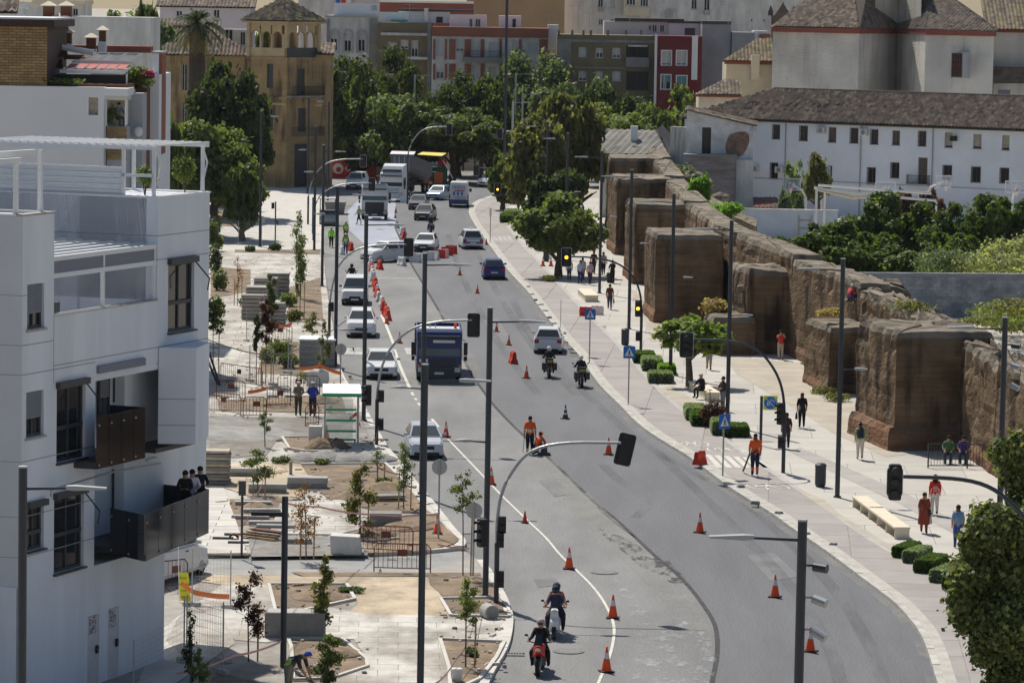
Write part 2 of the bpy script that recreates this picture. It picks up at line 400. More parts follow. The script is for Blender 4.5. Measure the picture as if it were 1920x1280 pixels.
sheet('ground', [(-2500, 20), (2500, 20), (2500, 5000), (-2500, 5000)], -.05, mat('far_ground', (.42,.38,.32), .95, .2, .03), world=True)
KR = [(1775,1330),(1754.6,1280),(1742.8,1235),(1725,1191),(1704,1164),(1677,1134),(1630,1099),(1582,1063),(1538,1030),(1493,1001),(1440,962),(1400,939),(1367,918),(1327,887),(1286,856),(1232,825),(1191,795),(1159,760),(1130,733),(1110,708),(1086,669),(1059,642),(1034,609),(1016,586),(998,560),(980,539),(957,516),(934,485),(911,453),(891,426),(880,406),(878,397),(882,387),(895,377),(924,368),(975,361)]
OR_ = [(1990,1330),(1960,1290),(1860,1180),(1775,1105),(1737,1075),(1686,1045),(1648,1025),(1606,998),(1553,959),(1493,918),(1439,883),(1399,856),(1359,826),(1333,808),(1266,763),(1226,726),(1167,660),(1142,632),(1113,604),(1088,579),(1039,526),(1016,499),(980,463),(955,432),(939,412),(936,401),(944,390),(975,375)]
KL = [(900,1330),(920,1280),(931,1257),(947,1232),(958,1208),(964,1170),(961,1151),(948,1118),(929,1085),(905,1052)]
KL2 = [(870,1030),(876,1022),(870,1013),(857,1000),(845,985),(832,968),(805,935),(782,908),(765,887),(752,870),(730,846),(714,820),(700,795),(684,765),(664,737),(645,712),(636,680),(629,640),(620,590),(612,540),(607,480),(605,420),(606,372),(612,350)]
SEAM = [(1330,1330),(1335,1280),(1344,1235),(1347,1197),(1340,1167),(1324,1140),(1297,1102),(1264,1069),(1232,1044),(1191,1006),(1151,968),(1113,939),(1069,895),(1021,852),(983,817),(926,760),(902,727),(886,708),(860,655),(840,615),(824,586),(811,560),(787,523),(773,498),(766,482),(753,451),(742,428),(740,380),(742,350)]
wKR = smooth(px_poly(KR, 0)); wOR = smooth(px_poly(OR_, .14)); wKL = smooth(px_poly(KL, 0)); wKL2 = smooth(px_poly(KL2, 0))
far = px_poly([(1000,352),(1290,352),(1290,322),(560,322),(560,352)], 0)
road = sheet('road', px_poly([(1790,1420),(860,1420)])[::-1] and (px_poly([(860,1420),(1790,1420)])+wKR+far+wKL2[::-1]+px_poly([(700,1043),(380,1045),(380,1072),(700,1071)])+wKL[::-1]), 0, 'asphalt_old', world=True)
sheet('new_asphalt_lane', px_poly([(1330,1400),(1790,1400)])+smooth(px_poly(KR[:-1]))+smooth(px_poly([(920,352),(742,350)]))+smooth(px_poly(SEAM))[::-1], .004, 'asphalt_new', world=True)
sheet('side_street', [(380,1044),(690,1042),(868,1031),(903,1053),(903,1071),(700,1070),(380,1073)], .008, 'asphalt_side')
sheet('side_street', [(380,446),(606,446),(606,464),(380,465)], .008, 'asphalt_side')
sheet('fresh_surface_strip', [(690,352),(741,352),(743,425),(752,448),(758,470),(700,473),(655,432),(652,395),(672,375)], .008, 'milled')
strip('tar_seam', [(x+random.uniform(-1.5, 1.5), y) for x, y in SEAM[:-2]], .16, .012, 'crack')
strip('tar_seam', [(1190,1006),(1160,985),(1120,950)], .05, .012, 'crack')
strip('lane_line', [(1115,1300),(1121,1280),(1143,1232),(1152,1192),(1151,1167),(1140,1140),(1118,1105),(1083,1070),(1050,1040),(1026,1009),(988,974),(934,922),(895,880),(840,823)], .1, .016, 'road_paint')
strip('lane_line', [(769,729),(748,682),(740,655)], .17, .016, 'road_paint')
strip('lane_line', [(738,645),(725,612),(715,590)], .17, .016, 'road_paint')
for a, b in (((772,735),(775,741)), ((778,746),(781,750)), ((784,755),(788,760)), ((793,766),(797,771)), ((810,785),(822,800))): strip('lane_line', [a, b], .15, .016, 'road_paint', smooth_n=0)
strip('stop_line', [(703,522),(784,522)], .35, .016, 'road_paint', smooth_n=0)
strip('stop_line', [(655,657),(690,657)], .3, .016, 'road_paint_worn', smooth_n=0)
for x0, x1 in ((660,684),(690,742),(757,790)): sheet('crossing_mark', [(x0,652),(x1-6,652),(x1,665),(x0+6,665)], .016, 'road_paint_worn')
for x0, x1 in ((628,664),): sheet('crossing_mark', [(x0,652),(x1,652),(x1,664),(x0,664)], .016, 'road_paint_worn')
sheet('road_stain', [(1205,1180),(1260,1150),(1330,1190),(1345,1240),(1330,1300),(1180,1300)], .02, 'residue')
sheet('road_stain', [(1150,1080),(1175,1100),(1215,1150),(1225,1230),(1200,1230),(1180,1150)], .02, 'residue')
sheet('road_stain', [(1110,985),(1180,1010),(1280,1075),(1300,1110),(1260,1085),(1200,1060)], .02, 'residue_dark')
sheet('road_stain', [(1225,1038),(1250,1045),(1295,1100),(1255,1090),(1230,1070)], .024, 'residue_dark')
sheet('road_stain', [(960,790),(1120,940),(1260,1080),(1330,1180),(1300,1180),(1180,1060),(1040,930)], .02, 'dust')
sheet('road_stain', [(812,575),(850,600),(905,700),(880,700),(830,620)], .02, 'dust')
for pts in ([(1320,870),(1420,960),(1560,1090),(1640,1220),(1660,1300)], [(1235,850),(1350,960),(1480,1090),(1560,1210),(1580,1300)], [(960,560),(1010,660),(1100,740),(1200,830),(1330,900)], [(880,440),(920,530),(990,640),(1080,740)], [(840,440),(870,530),(930,640),(1010,740)], [(1130,870),(1160,900),(1210,930),(1215,950),(1190,970)]):
    strip('tyre_track', pts, .5, .022, 'skid')
strip('gutter', [(x-6, y+2) for x, y in KR[1:-4]], .35, .026, 'dust')
for P_ in ([(905,600),(935,598),(960,640),(930,642)],[(1010,900),(1040,898),(1075,925),(1040,930)],[(860,1000),(905,998),(915,1015),(868,1018)],[(1400,1040),(1450,1035),(1500,1080),(1445,1088)],[(1000,1085),(1040,1082),(1052,1096),(1010,1100)]): sheet('asphalt_patch', P_, .013, 'asphalt_patch')
def manhole(px, py, r=.42):
    x, y = G(px, py); m = MB(); m.cyl(0, 0, -.02, .03, r, n=24); o = m.build('manhole_cover', mat('iron', (.17,.17,.165), .6, .25, 8), loc=(x, y, 0), smooth=False)
    fr = MB(); fr.loft([[(rr*math.cos(a*math.pi/12), rr*math.sin(a*math.pi/12), z) for a in range(24)] for rr, z in ((r+.09, 0), (r+.09, .028), (r+.01, .028))], 0, caps=False); fr.build('frame', 'iron', o)
    return o
mh = manhole(1066, 1221); tag(mh, 'round iron manhole cover in the road just behind the red motorcycle', 'manhole cover', 'manhole covers in the road')
mh = manhole(1133, 1073); tag(mh, 'round iron manhole cover beside the cone on the yellowish lane line', 'manhole cover', 'manhole covers in the road')
dg_ = MB()
for i in range(7): dg_.box(-.3+i*.09, -.26+i*.09, -.2, .2, -.02, .03)
dg_.box(-.36,.36,-.26,-.2,-.02,.034); dg_.box(-.36,.36,.2,.26,-.02,.034)
o = dg_.build('drain_grate', 'iron', loc=(*G(963,1227), 0)); tag(o, 'small iron drain grate beside the near kerb corner', 'drain')

# right pavement: cycle path and plaza
stoneR = thing('kerb', 'pale stone kerb between road and cycle path', 'kerb'); stoneR['kind'] = 'structure'
kerb(stoneR, px_poly(KR, 0), .26, .14, 1.0, 150, side=-1)
P = wKR+wOR[::-1]
off = []
for i, p in enumerate(wKR):
    a, b = wKR[max(i-1, 0)], wKR[min(i+1, len(wKR)-1)]; d = Vector((b[0]-a[0], b[1]-a[1])).normalized(); off.append((p[0]+d.y*.25, p[1]-d.x*.25))
off2 = [(x+(off[i][0]-wKR[i][0])*1.45, y+(off[i][1]-wKR[i][1])*1.45) for i, (x, y) in enumerate(off)]
cyc = MB().prism(off+wOR[::-1], -.04, .12).build('cycle_path', 'plaza_joint'); structure(cyc)
slabs(cyc, 'paving_slab', off2+wOR[::-1], 3.2, 3.0, R(-4), .1, .14, ['cycle', 'cycle2'], .025, 150, .0, .004)
MB().prism(off+off2[::-1], .1, .145).build('edge_strip', mat('edge_strip', (.46,.435,.39), .9, .12, 1.2, fine=.14), cyc)
b1 = px_poly([(1990,1330),(2100,1330),(2160,1000),(2160,860),(1900,640),(1560,480),(1330,420),(1150,372),(975,372)], .14)
plz = MB().prism(wOR+b1[::-1], -.04, .12).build('plaza', 'plaza_joint'); structure(plz)
wO2 = [(x+.28, y) for x, y in wOR]
slabs(plz, 'paving_slab', wO2+b1[::-1], 2.6, 5.0, R(-3), .1, .14, ['plaza', 'plaza2'], .03, 240, .5, .004)
MB().prism(wOR+wO2[::-1], .1, .15).build('edge_line', 'concrete', plz)
TAN = [(1228,720),(1262,735),(1300,790),(1330,800),(1290,800),(1262,760)]
def zsheet(name, pts, z, m, par=None): 
    o = sheet(name, pts, z, m)
    if par: o.parent = par; del o['kind']
    return o
zsheet('tree_strip', [(1233,729),(1262,722),(1320,764),(1372,800),(1362,824)], .152, 'gravel_tan')
zsheet('tree_strip', [(1492,916),(1545,935),(1570,960),(1700,1040),(1690,1044),(1556,960)], .152, 'gravel_tan')
zsheet('dirt_strip', [(1360,670),(1500,680),(1545,745),(1640,765),(1640,815),(1700,852),(1660,856),(1560,810),(1500,770),(1380,700)], .152, 'gravel_tan')
zsheet('dirt_strip', [(1180,540),(1210,600),(1220,640),(1270,640),(1300,610),(1215,560)], .152, 'gravel_tan')
zsheet('dirt_strip', [(985,450),(1010,470),(1110,470),(1120,450),(1000,430)], .152, 'gravel_tan')
zsheet('paving_band', [(1478,845),(1500,838),(1700,925),(1900,1040),(1900,1062),(1690,945)], .153, 'plaza_band')
# crossing marks and cycle symbols on the cycle path
for k in range(6):
    x = 1322+k*17.5; zsheet('crossing_mark', [(x,852+k*1.2),(x+10,852+k*1.2),(x+34,876),(x+22,876)], .15, 'road_paint')
for k in range(5):
    x = 914+k*9; zsheet('crossing_mark', [(x,443),(x+6,443),(x+12,451),(x+5,451)], .15, 'road_paint_worn')
def bike_mark(px, py, s=.5, rz=0):
    mb = MB(); c, q = math.cos(rz), math.sin(rz)
    def ln(pts, w=.09):
        for a, b in zip(pts, pts[1:]):
            d = Vector((b[0]-a[0], b[1]-a[1])); n_ = Vector((-d.y, d.x)).normalized()*w/2
            mb.add([(a[0]-n_.x, a[1]-n_.y, 0), (b[0]-n_.x, b[1]-n_.y, 0), (b[0]+n_.x, b[1]+n_.y, 0), (a[0]+n_.x, a[1]+n_.y, 0)], [(0,1,2,3)])
    for cx in (-.5, .5): ln([(cx+.33*math.cos(a*.5236), .9*math.sin(a*.5236)) for a in range(13)])
    ln([(-.5,0),(-.25,1.1),(.3,1.1),(.5,0)]); ln([(-.25,1.1),(0,0),(.3,1.1)]); ln([(-.5,0),(0,0)])
    x, y = G(px, py, .15); o = mb.build('cycle_symbol', 'road_paint', loc=(x, y, .152), rz=rz); structure(o)
bike_mark(1296, 832); bike_mark(1360, 843, rz=R(8)); bike_mark(1440, 912, rz=R(20))
# left pavement: raised sheet with kerbs and building-site surfaces on top
stoneL = thing('kerb', 'new pale kerb stones round the building-site corner', 'kerb'); stoneL['kind'] = 'structure'
kerb(stoneL, px_poly(KL, 0), .3, .15, 1.0, 80, 'paving', side=1); kerb(stoneL, px_poly(KL2, 0), .3, .15, 1.0, 110, 'paving', side=1)
kerb(stoneL, px_poly([(870,1031),(800,1039),(700,1043)], 0), .25, .15, 1.0, 30, 'paving', side=-1)
def inset(P, d):
    o = []
    for i, p in enumerate(P):
        a, b = P[max(i-1, 0)], P[min(i+1, len(P)-1)]; v = Vector((b[0]-a[0], b[1]-a[1])).normalized(); o.append((p[0]-v.y*d, p[1]+v.x*d))
    return o
pvN = MB().prism(inset(wKL, .29)+px_poly([(800,1072),(380,1074),(-300,1074),(-400,1500),(860,1500)], 0), -.04, .12).build('pavement', 'paving_joint'); structure(pvN)
pvF = MB().prism(px_poly([(868,1032)])+inset(wKL2, .29)[3:]+px_poly([(612,322),(280,322),(200,446),(-300,1044),(700,1042)]), -.04, .12).build('pavement', 'paving2'); structure(pvF)
NEAR = px_poly([(560,1128),(682,1152),(850,1156),(952,1160),(955,1180),(948,1203),(824,1199),(842,1262),(810,1285),(700,1320),(540,1320),(610,1276),(692,1252),(688,1237),(664,1199),(540,1196),(500,1205),(440,1200),(420,1165),(540,1150)], .12)
slabs(pvN, 'paving_slab', NEAR, 1.3, 1.0, R(2), .1, .145, ['paving', 'paving2'], .02, 260)
zsheet('pavement_sheet', [(300,1180),(430,1085),(520,1095),(545,1130),(430,1166),(440,1205),(300,1300),(250,1300)], .146, 'paving2')
TZ = .148
zsheet('sand_bed', [(380,1076),(545,1080),(801,1081),(832,1122),(842,1154),(740,1160),(682,1157),(651,1150),(672,1130),(650,1097),(500,1095),(420,1096),(370,1088)], TZ, 'sand')
for k, pts in enumerate(([(504,1097),(650,1097),(665,1125),(570,1146),(516,1146)], [(540,1199),(640,1199),(687,1238),(689,1251),(620,1274),(550,1276),(546,1215)], [(825,1200),(946,1205),(930,1236),(900,1274),(845,1300),(842,1255)],
          [(826,1124),(938,1122),(953,1140),(955,1158),(845,1156)], [(801,1075),(901,1079),(930,1100),(940,1120),(835,1120),(806,1096)], [(546,1072),(901,1073),(901,1078),(570,1080)], [(350,1290),(420,1260),(520,1290),(520,1330),(350,1330)],
          [(565,872),(722,870),(765,912),(800,955),(815,965),(700,956),(612,932),(585,900)], [(529,821),(595,820),(607,832),(637,847),(572,847),(542,842)], [(640,975),(818,966),(838,990),(862,1010),(850,1019),(795,1032),(690,1036),(672,995)],
          [(430,935),(530,935),(530,975),(440,985)], [(408,750),(640,738),(650,775),(410,768)])):
    zsheet('soil_bed', pts, TZ+.004+k*.0005, 'soil')
zsheet('gravel_bed', [(380,778),(560,782),(690,770),(712,815),(700,828),(640,822),(520,822),(500,852),(380,862)], TZ, 'grey_sand')
zsheet('gravel_bed', [(545,850),(735,850),(752,870),(560,869)], TZ+.001, 'grey_sand')
zsheet('sand_bed', [(425,868),(560,866),(585,900),(560,935),(500,940),(425,915)], TZ+.002, 'sand')
zsheet('concrete_bed', [(465,1000),(632,1003),(660,985),(672,995),(690,1040),(470,1043)], TZ+.001, 'grey_sand')
zsheet('planting_bed', [(395,500),(470,505),(470,545),(395,560)], TZ, 'soil'); zsheet('planting_bed', [(535,540),(600,520),(606,600),(540,600)], TZ, 'soil'); zsheet('planting_bed', [(440,468),(600,468),(600,476),(440,472)], TZ, 'soil')
zsheet('planting_bed', [(500,640),(560,640),(570,700),(480,700)], TZ, 'soil'); zsheet('planting_bed', [(400,395),(450,400),(452,425),(396,422)], TZ, 'soil')
wd = MB().prism(px_poly([(386,916),(420,916),(466,1040),(372,1040),(372,990),(386,975)], .13), .1, .16).build('walkway', 'paving_joint'); structure(wd)
slabs(wd, 'plank', px_poly([(386,916),(420,916),(464,1038),(372,1039),(372,990),(386,975)], .16), 3.0, .9, R(1), .15, .2, ['paving', 'paving2'], .03, 200)
for pts in ([(526,940),(655,935),(672,958),(700,985),(632,1001),(505,1000)],):
    w2 = MB().prism(px_poly(pts, .15), .1, .16).build('new_paving', 'paving_joint'); structure(w2); slabs(w2, 'paving_slab', px_poly(pts, .19), 1.6, 1.2, R(3), .15, .19, ['paving', 'paving2'], .02, 120)
slabs(pvF, 'paving_slab', px_poly([(392,600),(470,600),(500,640),(480,705),(392,720)], .15), 1.5, 1.5, R(2), .11, .15, ['paving', 'paving2'], .03, 200)
slabs(pvF, 'paving_slab', px_poly([(470,475),(590,478),(600,520),(540,540),(540,600),(470,600)], .15), 2, 2.4, R(2), .11, .15, ['paving', 'paving2'], .03, 120)
# edgings round the beds
def edging(pts, w=.12, h=.1, z=.12, m='paving', px=True, cyc=True):
    P = px_poly(pts, z) if px else pts; mb = MB()
    for a, b in zip(P, P[1:]+(P[:1] if cyc else [])):
        d = math.dist(a, b); mb.obox((a[0]+b[0])/2, (a[1]+b[1])/2, z, d, w, h, math.atan2(b[1]-a[1], b[0]-a[0]))
    o = mb.build('bed_edging', m); structure(o)
for pts in ([(504,1097),(650,1097),(665,1125),(570,1146),(516,1146)], [(540,1199),(640,1199),(687,1238),(689,1251),(620,1274),(550,1276),(546,1215)], [(825,1200),(946,1205),(930,1236),(900,1274),(845,1300),(842,1255)], [(826,1124),(938,1122),(953,1140),(955,1158),(845,1156)],
            [(529,821),(595,820),(607,832),(637,847),(572,847),(542,842)], [(565,872),(722,870),(765,912)], [(640,975),(818,966)]): edging(pts, cyc=len(pts) > 3)
def mound(px, py, r, h, m='soil', name='soil_heap', ry=None):
    x, y = G(px, py, .14); mb = MB(); n = 18; rg = []; rr = random.Random(px)
    for q, hh in ((1, 0), (.85, .25), (.6, .65), (.35, .9), (.08, 1)):
        rg.append([(q*r*math.cos(a*2*math.pi/n)*rr.uniform(.88, 1.12), q*(ry or r)*math.sin(a*2*math.pi/n)*rr.uniform(.88, 1.12), hh*h*rr.uniform(.8, 1.15)) for a in range(n)])
    mb.loft(rg, 0); o = mb.build(name, m, loc=(x, y, .13), smooth=True); o['kind'] = 'stuff'; return o
for a in ((600,840,.8,.5),(630,838,.7,.4),(660,935,1.0,.35),(720,915,1.0,.3),(760,990,1.2,.3),(700,1003,1.0,.3),(480,955,.8,.3),(600,755,1,.4),(520,758,1,.3),(620,1225,1.1,.25),(600,1120,1.1,.25),(890,1140,.9,.25)): mound(*a)
for a in ((570,861,1.0,.35),(610,861,1.1,.4),(650,862,1.1,.35),(450,812,3.5,.15),(700,862,1.2,.4)): mound(*a, m='grey_sand', name='sand_heap')
for a in ((460,880,2.0,.2),(540,900,2,.2)): mound(*a, m='sand', name='sand_heap')
# ------------------------------------------------------------------ buildings
mat('tile_a', (.18,.14,.11), .95, .3, 1.2, fine=.2); mat('tile_b', (.27,.215,.165), .95, .25, 1.2, fine=.2); mat('tile_c', (.12,.10,.085), .95, .3, 1.2, fine=.2)
mat('tile_moss', (.24,.22,.10), .95, .3, 1.2, fine=.2)
mat('roof_under', (.10,.085,.075), .95)
def roof(name, parent, pts, pitch=.42, h=.12, course=.5, mats=('tile_a', 'tile_b', 'tile_c', 'tile_a'), seed=1):
    """Barrel tile rows laid on one roof plane; the first two points are its eave."""
    pts = [Vector(p) for p in pts]; o = pts[0]; u = (pts[1]-pts[0]).normalized(); n = u.cross(pts[2]-pts[0]).normalized()
    if n.z < 0: n = -n
    w = n.cross(u); P2 = [((p-o).dot(u), (p-o).dot(w)) for p in pts]
    if area(P2) < 0: P2 = P2[::-1]
    mb = MB(); rr = random.Random(seed); us = [p[0] for p in P2]; ws = [p[1] for p in P2]; i = math.floor(min(us)/pitch)
    while i*pitch < max(us):
        j = math.floor(min(ws)/course)
        while j*course < max(ws):
            mi = rr.randrange(len(mats)); dh = rr.uniform(0, .03)
            for a, b, sgn in ((i*pitch, (i+.5)*pitch, 1), ((i+.5)*pitch, (i+1)*pitch, -1)):
                pc = clip(P2, [(a, j*course), (b, j*course), (b, (j+1)*course), (a, (j+1)*course)])
                if len(pc) >= 3:
                    vs = []
                    for x, y in pc:
                        k = (x-a)/(b-a); k = k if sgn > 0 else 1-k
                        vs.append(o+u*x+w*y+n*(h*k+dh+.05*((y/course) % 1 < .02)))
                    mb.poly([tuple(v) for v in vs], mi)
            j += 1
        i += 1
    un = MB().add([tuple(p-n*.06) for p in pts], [tuple(range(len(pts)))]); ob = mb.build(name, list(mats), parent); ob['kind'] = 'stuff'
    un.build('roof', 'roof_under', parent); return ob
def window(F, r, dep=.2, frame='white', pane='glass_dark', shut=0, shutm='shutter', mull=1, name='window', bars=False, sill=True, y=0):
    a, b, c, d = r; t = min(.09, (b-a)*.1); yy = y+dep-.06; m = MB()
    m.box(a, a+t, yy, yy+.05, c, d); m.box(b-t, b, yy, yy+.05, c, d); m.box(a+t, b-t, yy, yy+.05, d-t, d); m.box(a+t, b-t, yy, yy+.05, c, c+t)
    for k in range(mull): x = a+(b-a)*(k+1)/(mull+1); m.box(x-t*.4, x+t*.4, yy+.002, yy+.048, c+t, d-t)
    o = m.build(name, frame, F.root)
    MB().box(a+.01, b-.01, y+dep-.012, y+dep+.02, c+.01, d-.01).build('pane', pane, o)
    if shut > 0:
        s = MB(); z = d-.03; step = max(.07, (d-c)/22)
        while z > d-(d-c)*shut: s.box(a+t*.5, b-t*.5, yy-.04, yy-.008, z-step*.86, z); z -= step
        s.build('shutter', shutm, o)
    if bars:
        q = MB(); n = max(3, int((b-a)/.16))
        for k in range(n+1): x = a+(b-a)*k/n; q.box(x-.012, x+.012, y-.06, y-.035, c-.05, d+.02)
        for k in range(4): z = c+(d-c)*k/3; q.box(a-.03, b+.03, y-.066, y-.03, z-.012, z+.012)
        q.build('grille', 'black', o)
    if sill: MB().box(a-.08, b+.08, y-.07, y+dep-.07, c-.07, c-.004).build('sill', 'concrete', o)
    return o
def railing(parent, a, b, z0, z1, y, m='black', step=.13, name='railing', ends=0):
    q = MB(); n = max(2, int((b-a)/step)); q.box(a, b, y-.02, y+.02, z1-.04, z1); q.box(a, b, y-.015, y+.015, z0+.05, z0+.08)
    for k in range(n+1): x = a+(b-a)*k/n; q.box(x-.011, x+.011, y-.011, y+.011, z0, z1-.03)
    if ends:
        for x in (a, b):
            for k in range(int(ends/step)): q.box(x-.011, x+.011, y+k*step, y+k*step+.02, z0, z1-.03)
            q.box(x-.015, x+.015, y, y+ends, z1-.04, z1)
    return q.build(name, m, parent)
def facade(F, x0, x1, ytop, wins, wm, depth=10, dep=.25, z0=0, name='wall', cap=None, u=None):
    """Wall with real openings. wins: pixel rects with options."""
    xm = (x0+x1)/2; u0, u1 = (F.uv(x0, ytop)[0], F.uv(x1, ytop)[0]) if u is None else u; zt = F.uv(xm, ytop)[1]
    hs = []; 
    for w in wins: hs.append(F.rect(*w[0]))
    mb = wall_holes(MB(), u0, u1, z0, zt, hs, 0, dep); mb.box(u0, u1, dep+.03, depth, z0, zt-.01)
    mb.add([(u0,0,z0),(u0,dep+.03,z0),(u0,dep+.03,zt),(u0,0,zt),(u1,0,z0),(u1,dep+.03,z0),(u1,dep+.03,zt),(u1,0,zt)], [(0,3,2,1),(4,5,6,7),(3,7,6,2)])
    mb.build(name, wm, F.root)
    for h, w in zip(hs, wins): window(F, h, dep, **w[1])
    if cap: MB().box(u0-.12, u1+.12, -.12, depth+.1, zt-.004, zt+.22).build('coping', cap, F.root)
    return u0, u1, zt
def block(name, label, Y, x0, x1, ytop, wm, wins=(), depth=10, cap=None, cat='building', ang=0, z0=0, group='buildings beyond the trees'):
    X, _ = AT(x0, ytop, Y); F = Fac(X, Y, ang, name, label, cat, group); F.dim = facade(F, x0, x1, ytop, list(wins), wm, depth, z0=z0, cap=cap); return F
def pbox(F, name, m, x0, y0, x1, y1, d0, d1):
    a, b, c, d = F.rect(x0, y0, x1, y1, d0); return MB().box(a, b, d0, d1, c, d).build(name, m, F.root)
W_ = lambda x0, y0, x1, y1, **k: ((x0, y0, x1, y1), k)

mat('brick_olive', (.20,.165,.10), .9, .1, .6); mat('brick_red', (.30,.115,.075), .9, .12, .6); mat('crimson', (.16,.028,.03), .85, .05, .5)
mat('tan_wall', (.42,.29,.16), .9, .06, .3); mat('brown_red', (.26,.08,.055), .85, .1, .5); mat('pinkish', (.66,.60,.62), .85, .04, .4)
# distant white and tan blocks on the skyline
F = block('apartment_building', 'tall white apartment building at the top edge behind the crimson building', 545, 1060, 1520, -70, 'white_dirty', [W_(1296,-8,1307,18,shut=.3), W_(1320,-8,1331,20,shut=.2), W_(1121,-8,1131,14), W_(1143,-8,1153,15,shut=1), W_(1122,36,1130,47), W_(1143,36,1151,47), W_(1408,36,1411,41,sill=False), W_(1431,36,1434,41,sill=False)], 14)
pbox(F, 'bay', 'cream', 1170, -60, 1218, 30, -1.2, 0)
for r in ((1174,-6,1192,11),(1200,-6,1216,13)): window(F, F.rect(*r, dep=-1.4), .12, 'white', mull=2, y=-1.36)
for r in ((1249,20,1262,34),(1123,14,1133,23),(1321,20,1331,28)): pbox(F, 'air_conditioner', 'concrete', *r, -.5, -.05)
F = block('apartment_building', 'plain tan apartment block with a blank side wall at the top edge', 530, 876, 1060, -60, 'tan_wall', [], 12)
F = block('apartment_building', 'white block with a terrace of laundry at the top edge above the arched facade', 520, 560, 720, -40, 'white_dirty', [W_(580,-20,600,0), W_(640,-20,655,-2)], 12)
for x, c in ((630,'sign_blue'),(640,'red'),(650,'white'),(668,'pinkish')): pbox(F, 'laundry', c, x, -8, x+8, 6, -.6, -.55)
F = block('rooftop_house', 'brown-red penthouse with a long parapet beyond the olive building', 505, 712, 887, 5, 'brown_red', [], 8)
pbox(F, 'coping', 'white', 712, 2, 887, 6, -.1, 8)
# arched facade
F = block('arcaded_building', 'grey building with three tall white arches next to the tower house', 482, 612, 709, 33, 'white_dirty', [W_(619,58,633,95,shut=.4), W_(645,62,659,97,shut=.4), W_(671,60,685,97,shut=.4)], 12, cap='concrete')
for cx in (626, 652, 678):
    a, b, c, d = F.rect(cx-11, 55, cx+11, 100); cxu = (a+b)/2; r = (b-a)/2; m = MB()
    for rad, w_, y in ((r, .28, -.1),):
        ring = []
        for k in range(13):
            t = math.pi*k/12; ring.append((cxu+math.cos(t)*rad, d-rad+math.sin(t)*rad, cxu+math.cos(t)*(rad-w_), d-rad+math.sin(t)*(rad-w_)))
        for p, q in zip(ring, ring[1:]):
            m.loft([[(p[0],y,p[1]),(p[2],y,p[3]),(p[2],.02,p[3]),(p[0],.02,p[1])], [(q[0],y,q[1]),(q[2],y,q[3]),(q[2],.02,q[3]),(q[0],.02,q[1])]])
    for x in (a, b-.28): m.box(x, x+.28, -.1, .02, c, d-r)
    m.build('arch', 'render_grey', F.root)
pbox(F, 'pilaster', 'concrete_dark', 692, 34, 708, 175, -.3, 0); pbox(F, 'pilaster', 'concrete_dark', 612, 36, 617, 175, -.2, 0)
pbox(F, 'terrace_wall', 'white', 626, 7, 711, 33, 1.5, 1.8); pbox(F, 'chimney', 'galv', 698, 11, 706, 20, 1.2, 1.8)
F = block('apartment_building', 'olive brick building with white string courses beside the arched facade', 478, 709, 810, 43, 'brick_olive', [W_(727,80,744,96,shut=.5), W_(751,75,766,92,shut=.7), W_(771,76,784,107,shut=.5), W_(727,120,744,140,shut=.6), W_(751,118,766,136,shut=.8)], 10)
pbox(F, 'string_course', 'white_dirty', 714, 62, 801, 67, -.25, 0); pbox(F, 'balcony', 'white_dirty', 758, 107, 801, 112, -1, 0); pbox(F, 'pilaster', 'concrete_dark', 801, 44, 808, 175, -.15, 0)
pbox(F, 'parapet', 'white', 712, 23, 760, 42, 2, 2.3); pbox(F, 'tarpaulin', mat('teal', (.12,.33,.36), .7), 733, 37, 764, 41, .5, 1.5)
F = block('apartment_building', 'white and red brick building with a dark balcony behind the trees', 474, 810, 1028, 70, 'white_dirty',
          [W_(817,74,833,103,shut=.95), W_(855,72,870,97,shut=.75), W_(884,79,900,105,shut=.9), W_(916,80,935,108,shut=.9), W_(960,76,972,104,shut=.6), W_(990,78,1010,100,shut=.9),
           W_(817,130,833,148,shut=.3), W_(846,124,854,146), W_(884,122,900,146,shut=.95), W_(916,125,932,148,shut=.9), W_(960,125,975,146,shut=.6)], 10)
pbox(F, 'brick_parapet', 'brick_red', 809.5, 52, 1028.5, 70, -.2, 9)
for x0, x1 in ((812,816),(834,838),(842,854),(871,883),(901,908),(936,941),(973,978),(1011,1027)):
    for y0, y1 in ((74,112),(120,150)): pbox(F, 'brick_panel', 'brick_red', x0, y0, x1, y1, -.12, 0)
pbox(F, 'balcony', 'concrete_dark', 868, 108, 941, 117, -1.1, 0); a, b, c, d = F.rect(868, 100, 941, 108, -1.1); railing(F.root, a, b, c, d+.3, -1.05, ends=1)
F2 = block('rooftop_house', 'white rooftop rooms with dark doorways above the red brick parapet', 480, 843, 912, 28, 'white', [W_(880,36,886,53), W_(891,36,901,53)], 5, z0=16)
for a_ in ((935,30,977,53),(747,22,843,43),(1027,47,1047,95)): pbox(F2, 'rooftop_room', 'white', *a_, 1, 5)
pbox(F2, 'doorway', 'black', 961, 36, 967, 53, .9, 1); pbox(F2, 'doorway', 'black', 818, 32, 830, 43, .9, 1); pbox(F2, 'roof_edge', 'frame_dark', 747, 18, 888, 22, .8, 5)
pbox(F2, 'chimney', 'white', 795, 16, 803, 42, .4, 1.2)
F = block('apartment_building', 'olive brick block with a dark loggia next to the crimson building', 468, 1045, 1228, 66, 'brick_olive',
          [W_(1085,89,1100,107,shut=.95), W_(1117,90,1131,109,shut=.5), W_(1148,90,1164,109,shut=.7), W_(1174,86,1216,112,pane='black',sill=False,frame='frame_dark'),
           W_(1085,134,1100,152,shut=.7), W_(1117,134,1131,152,shut=.95), W_(1148,134,1164,152,shut=.95), W_(1174,134,1216,170,pane='black',sill=False,frame='frame_dark')], 11)
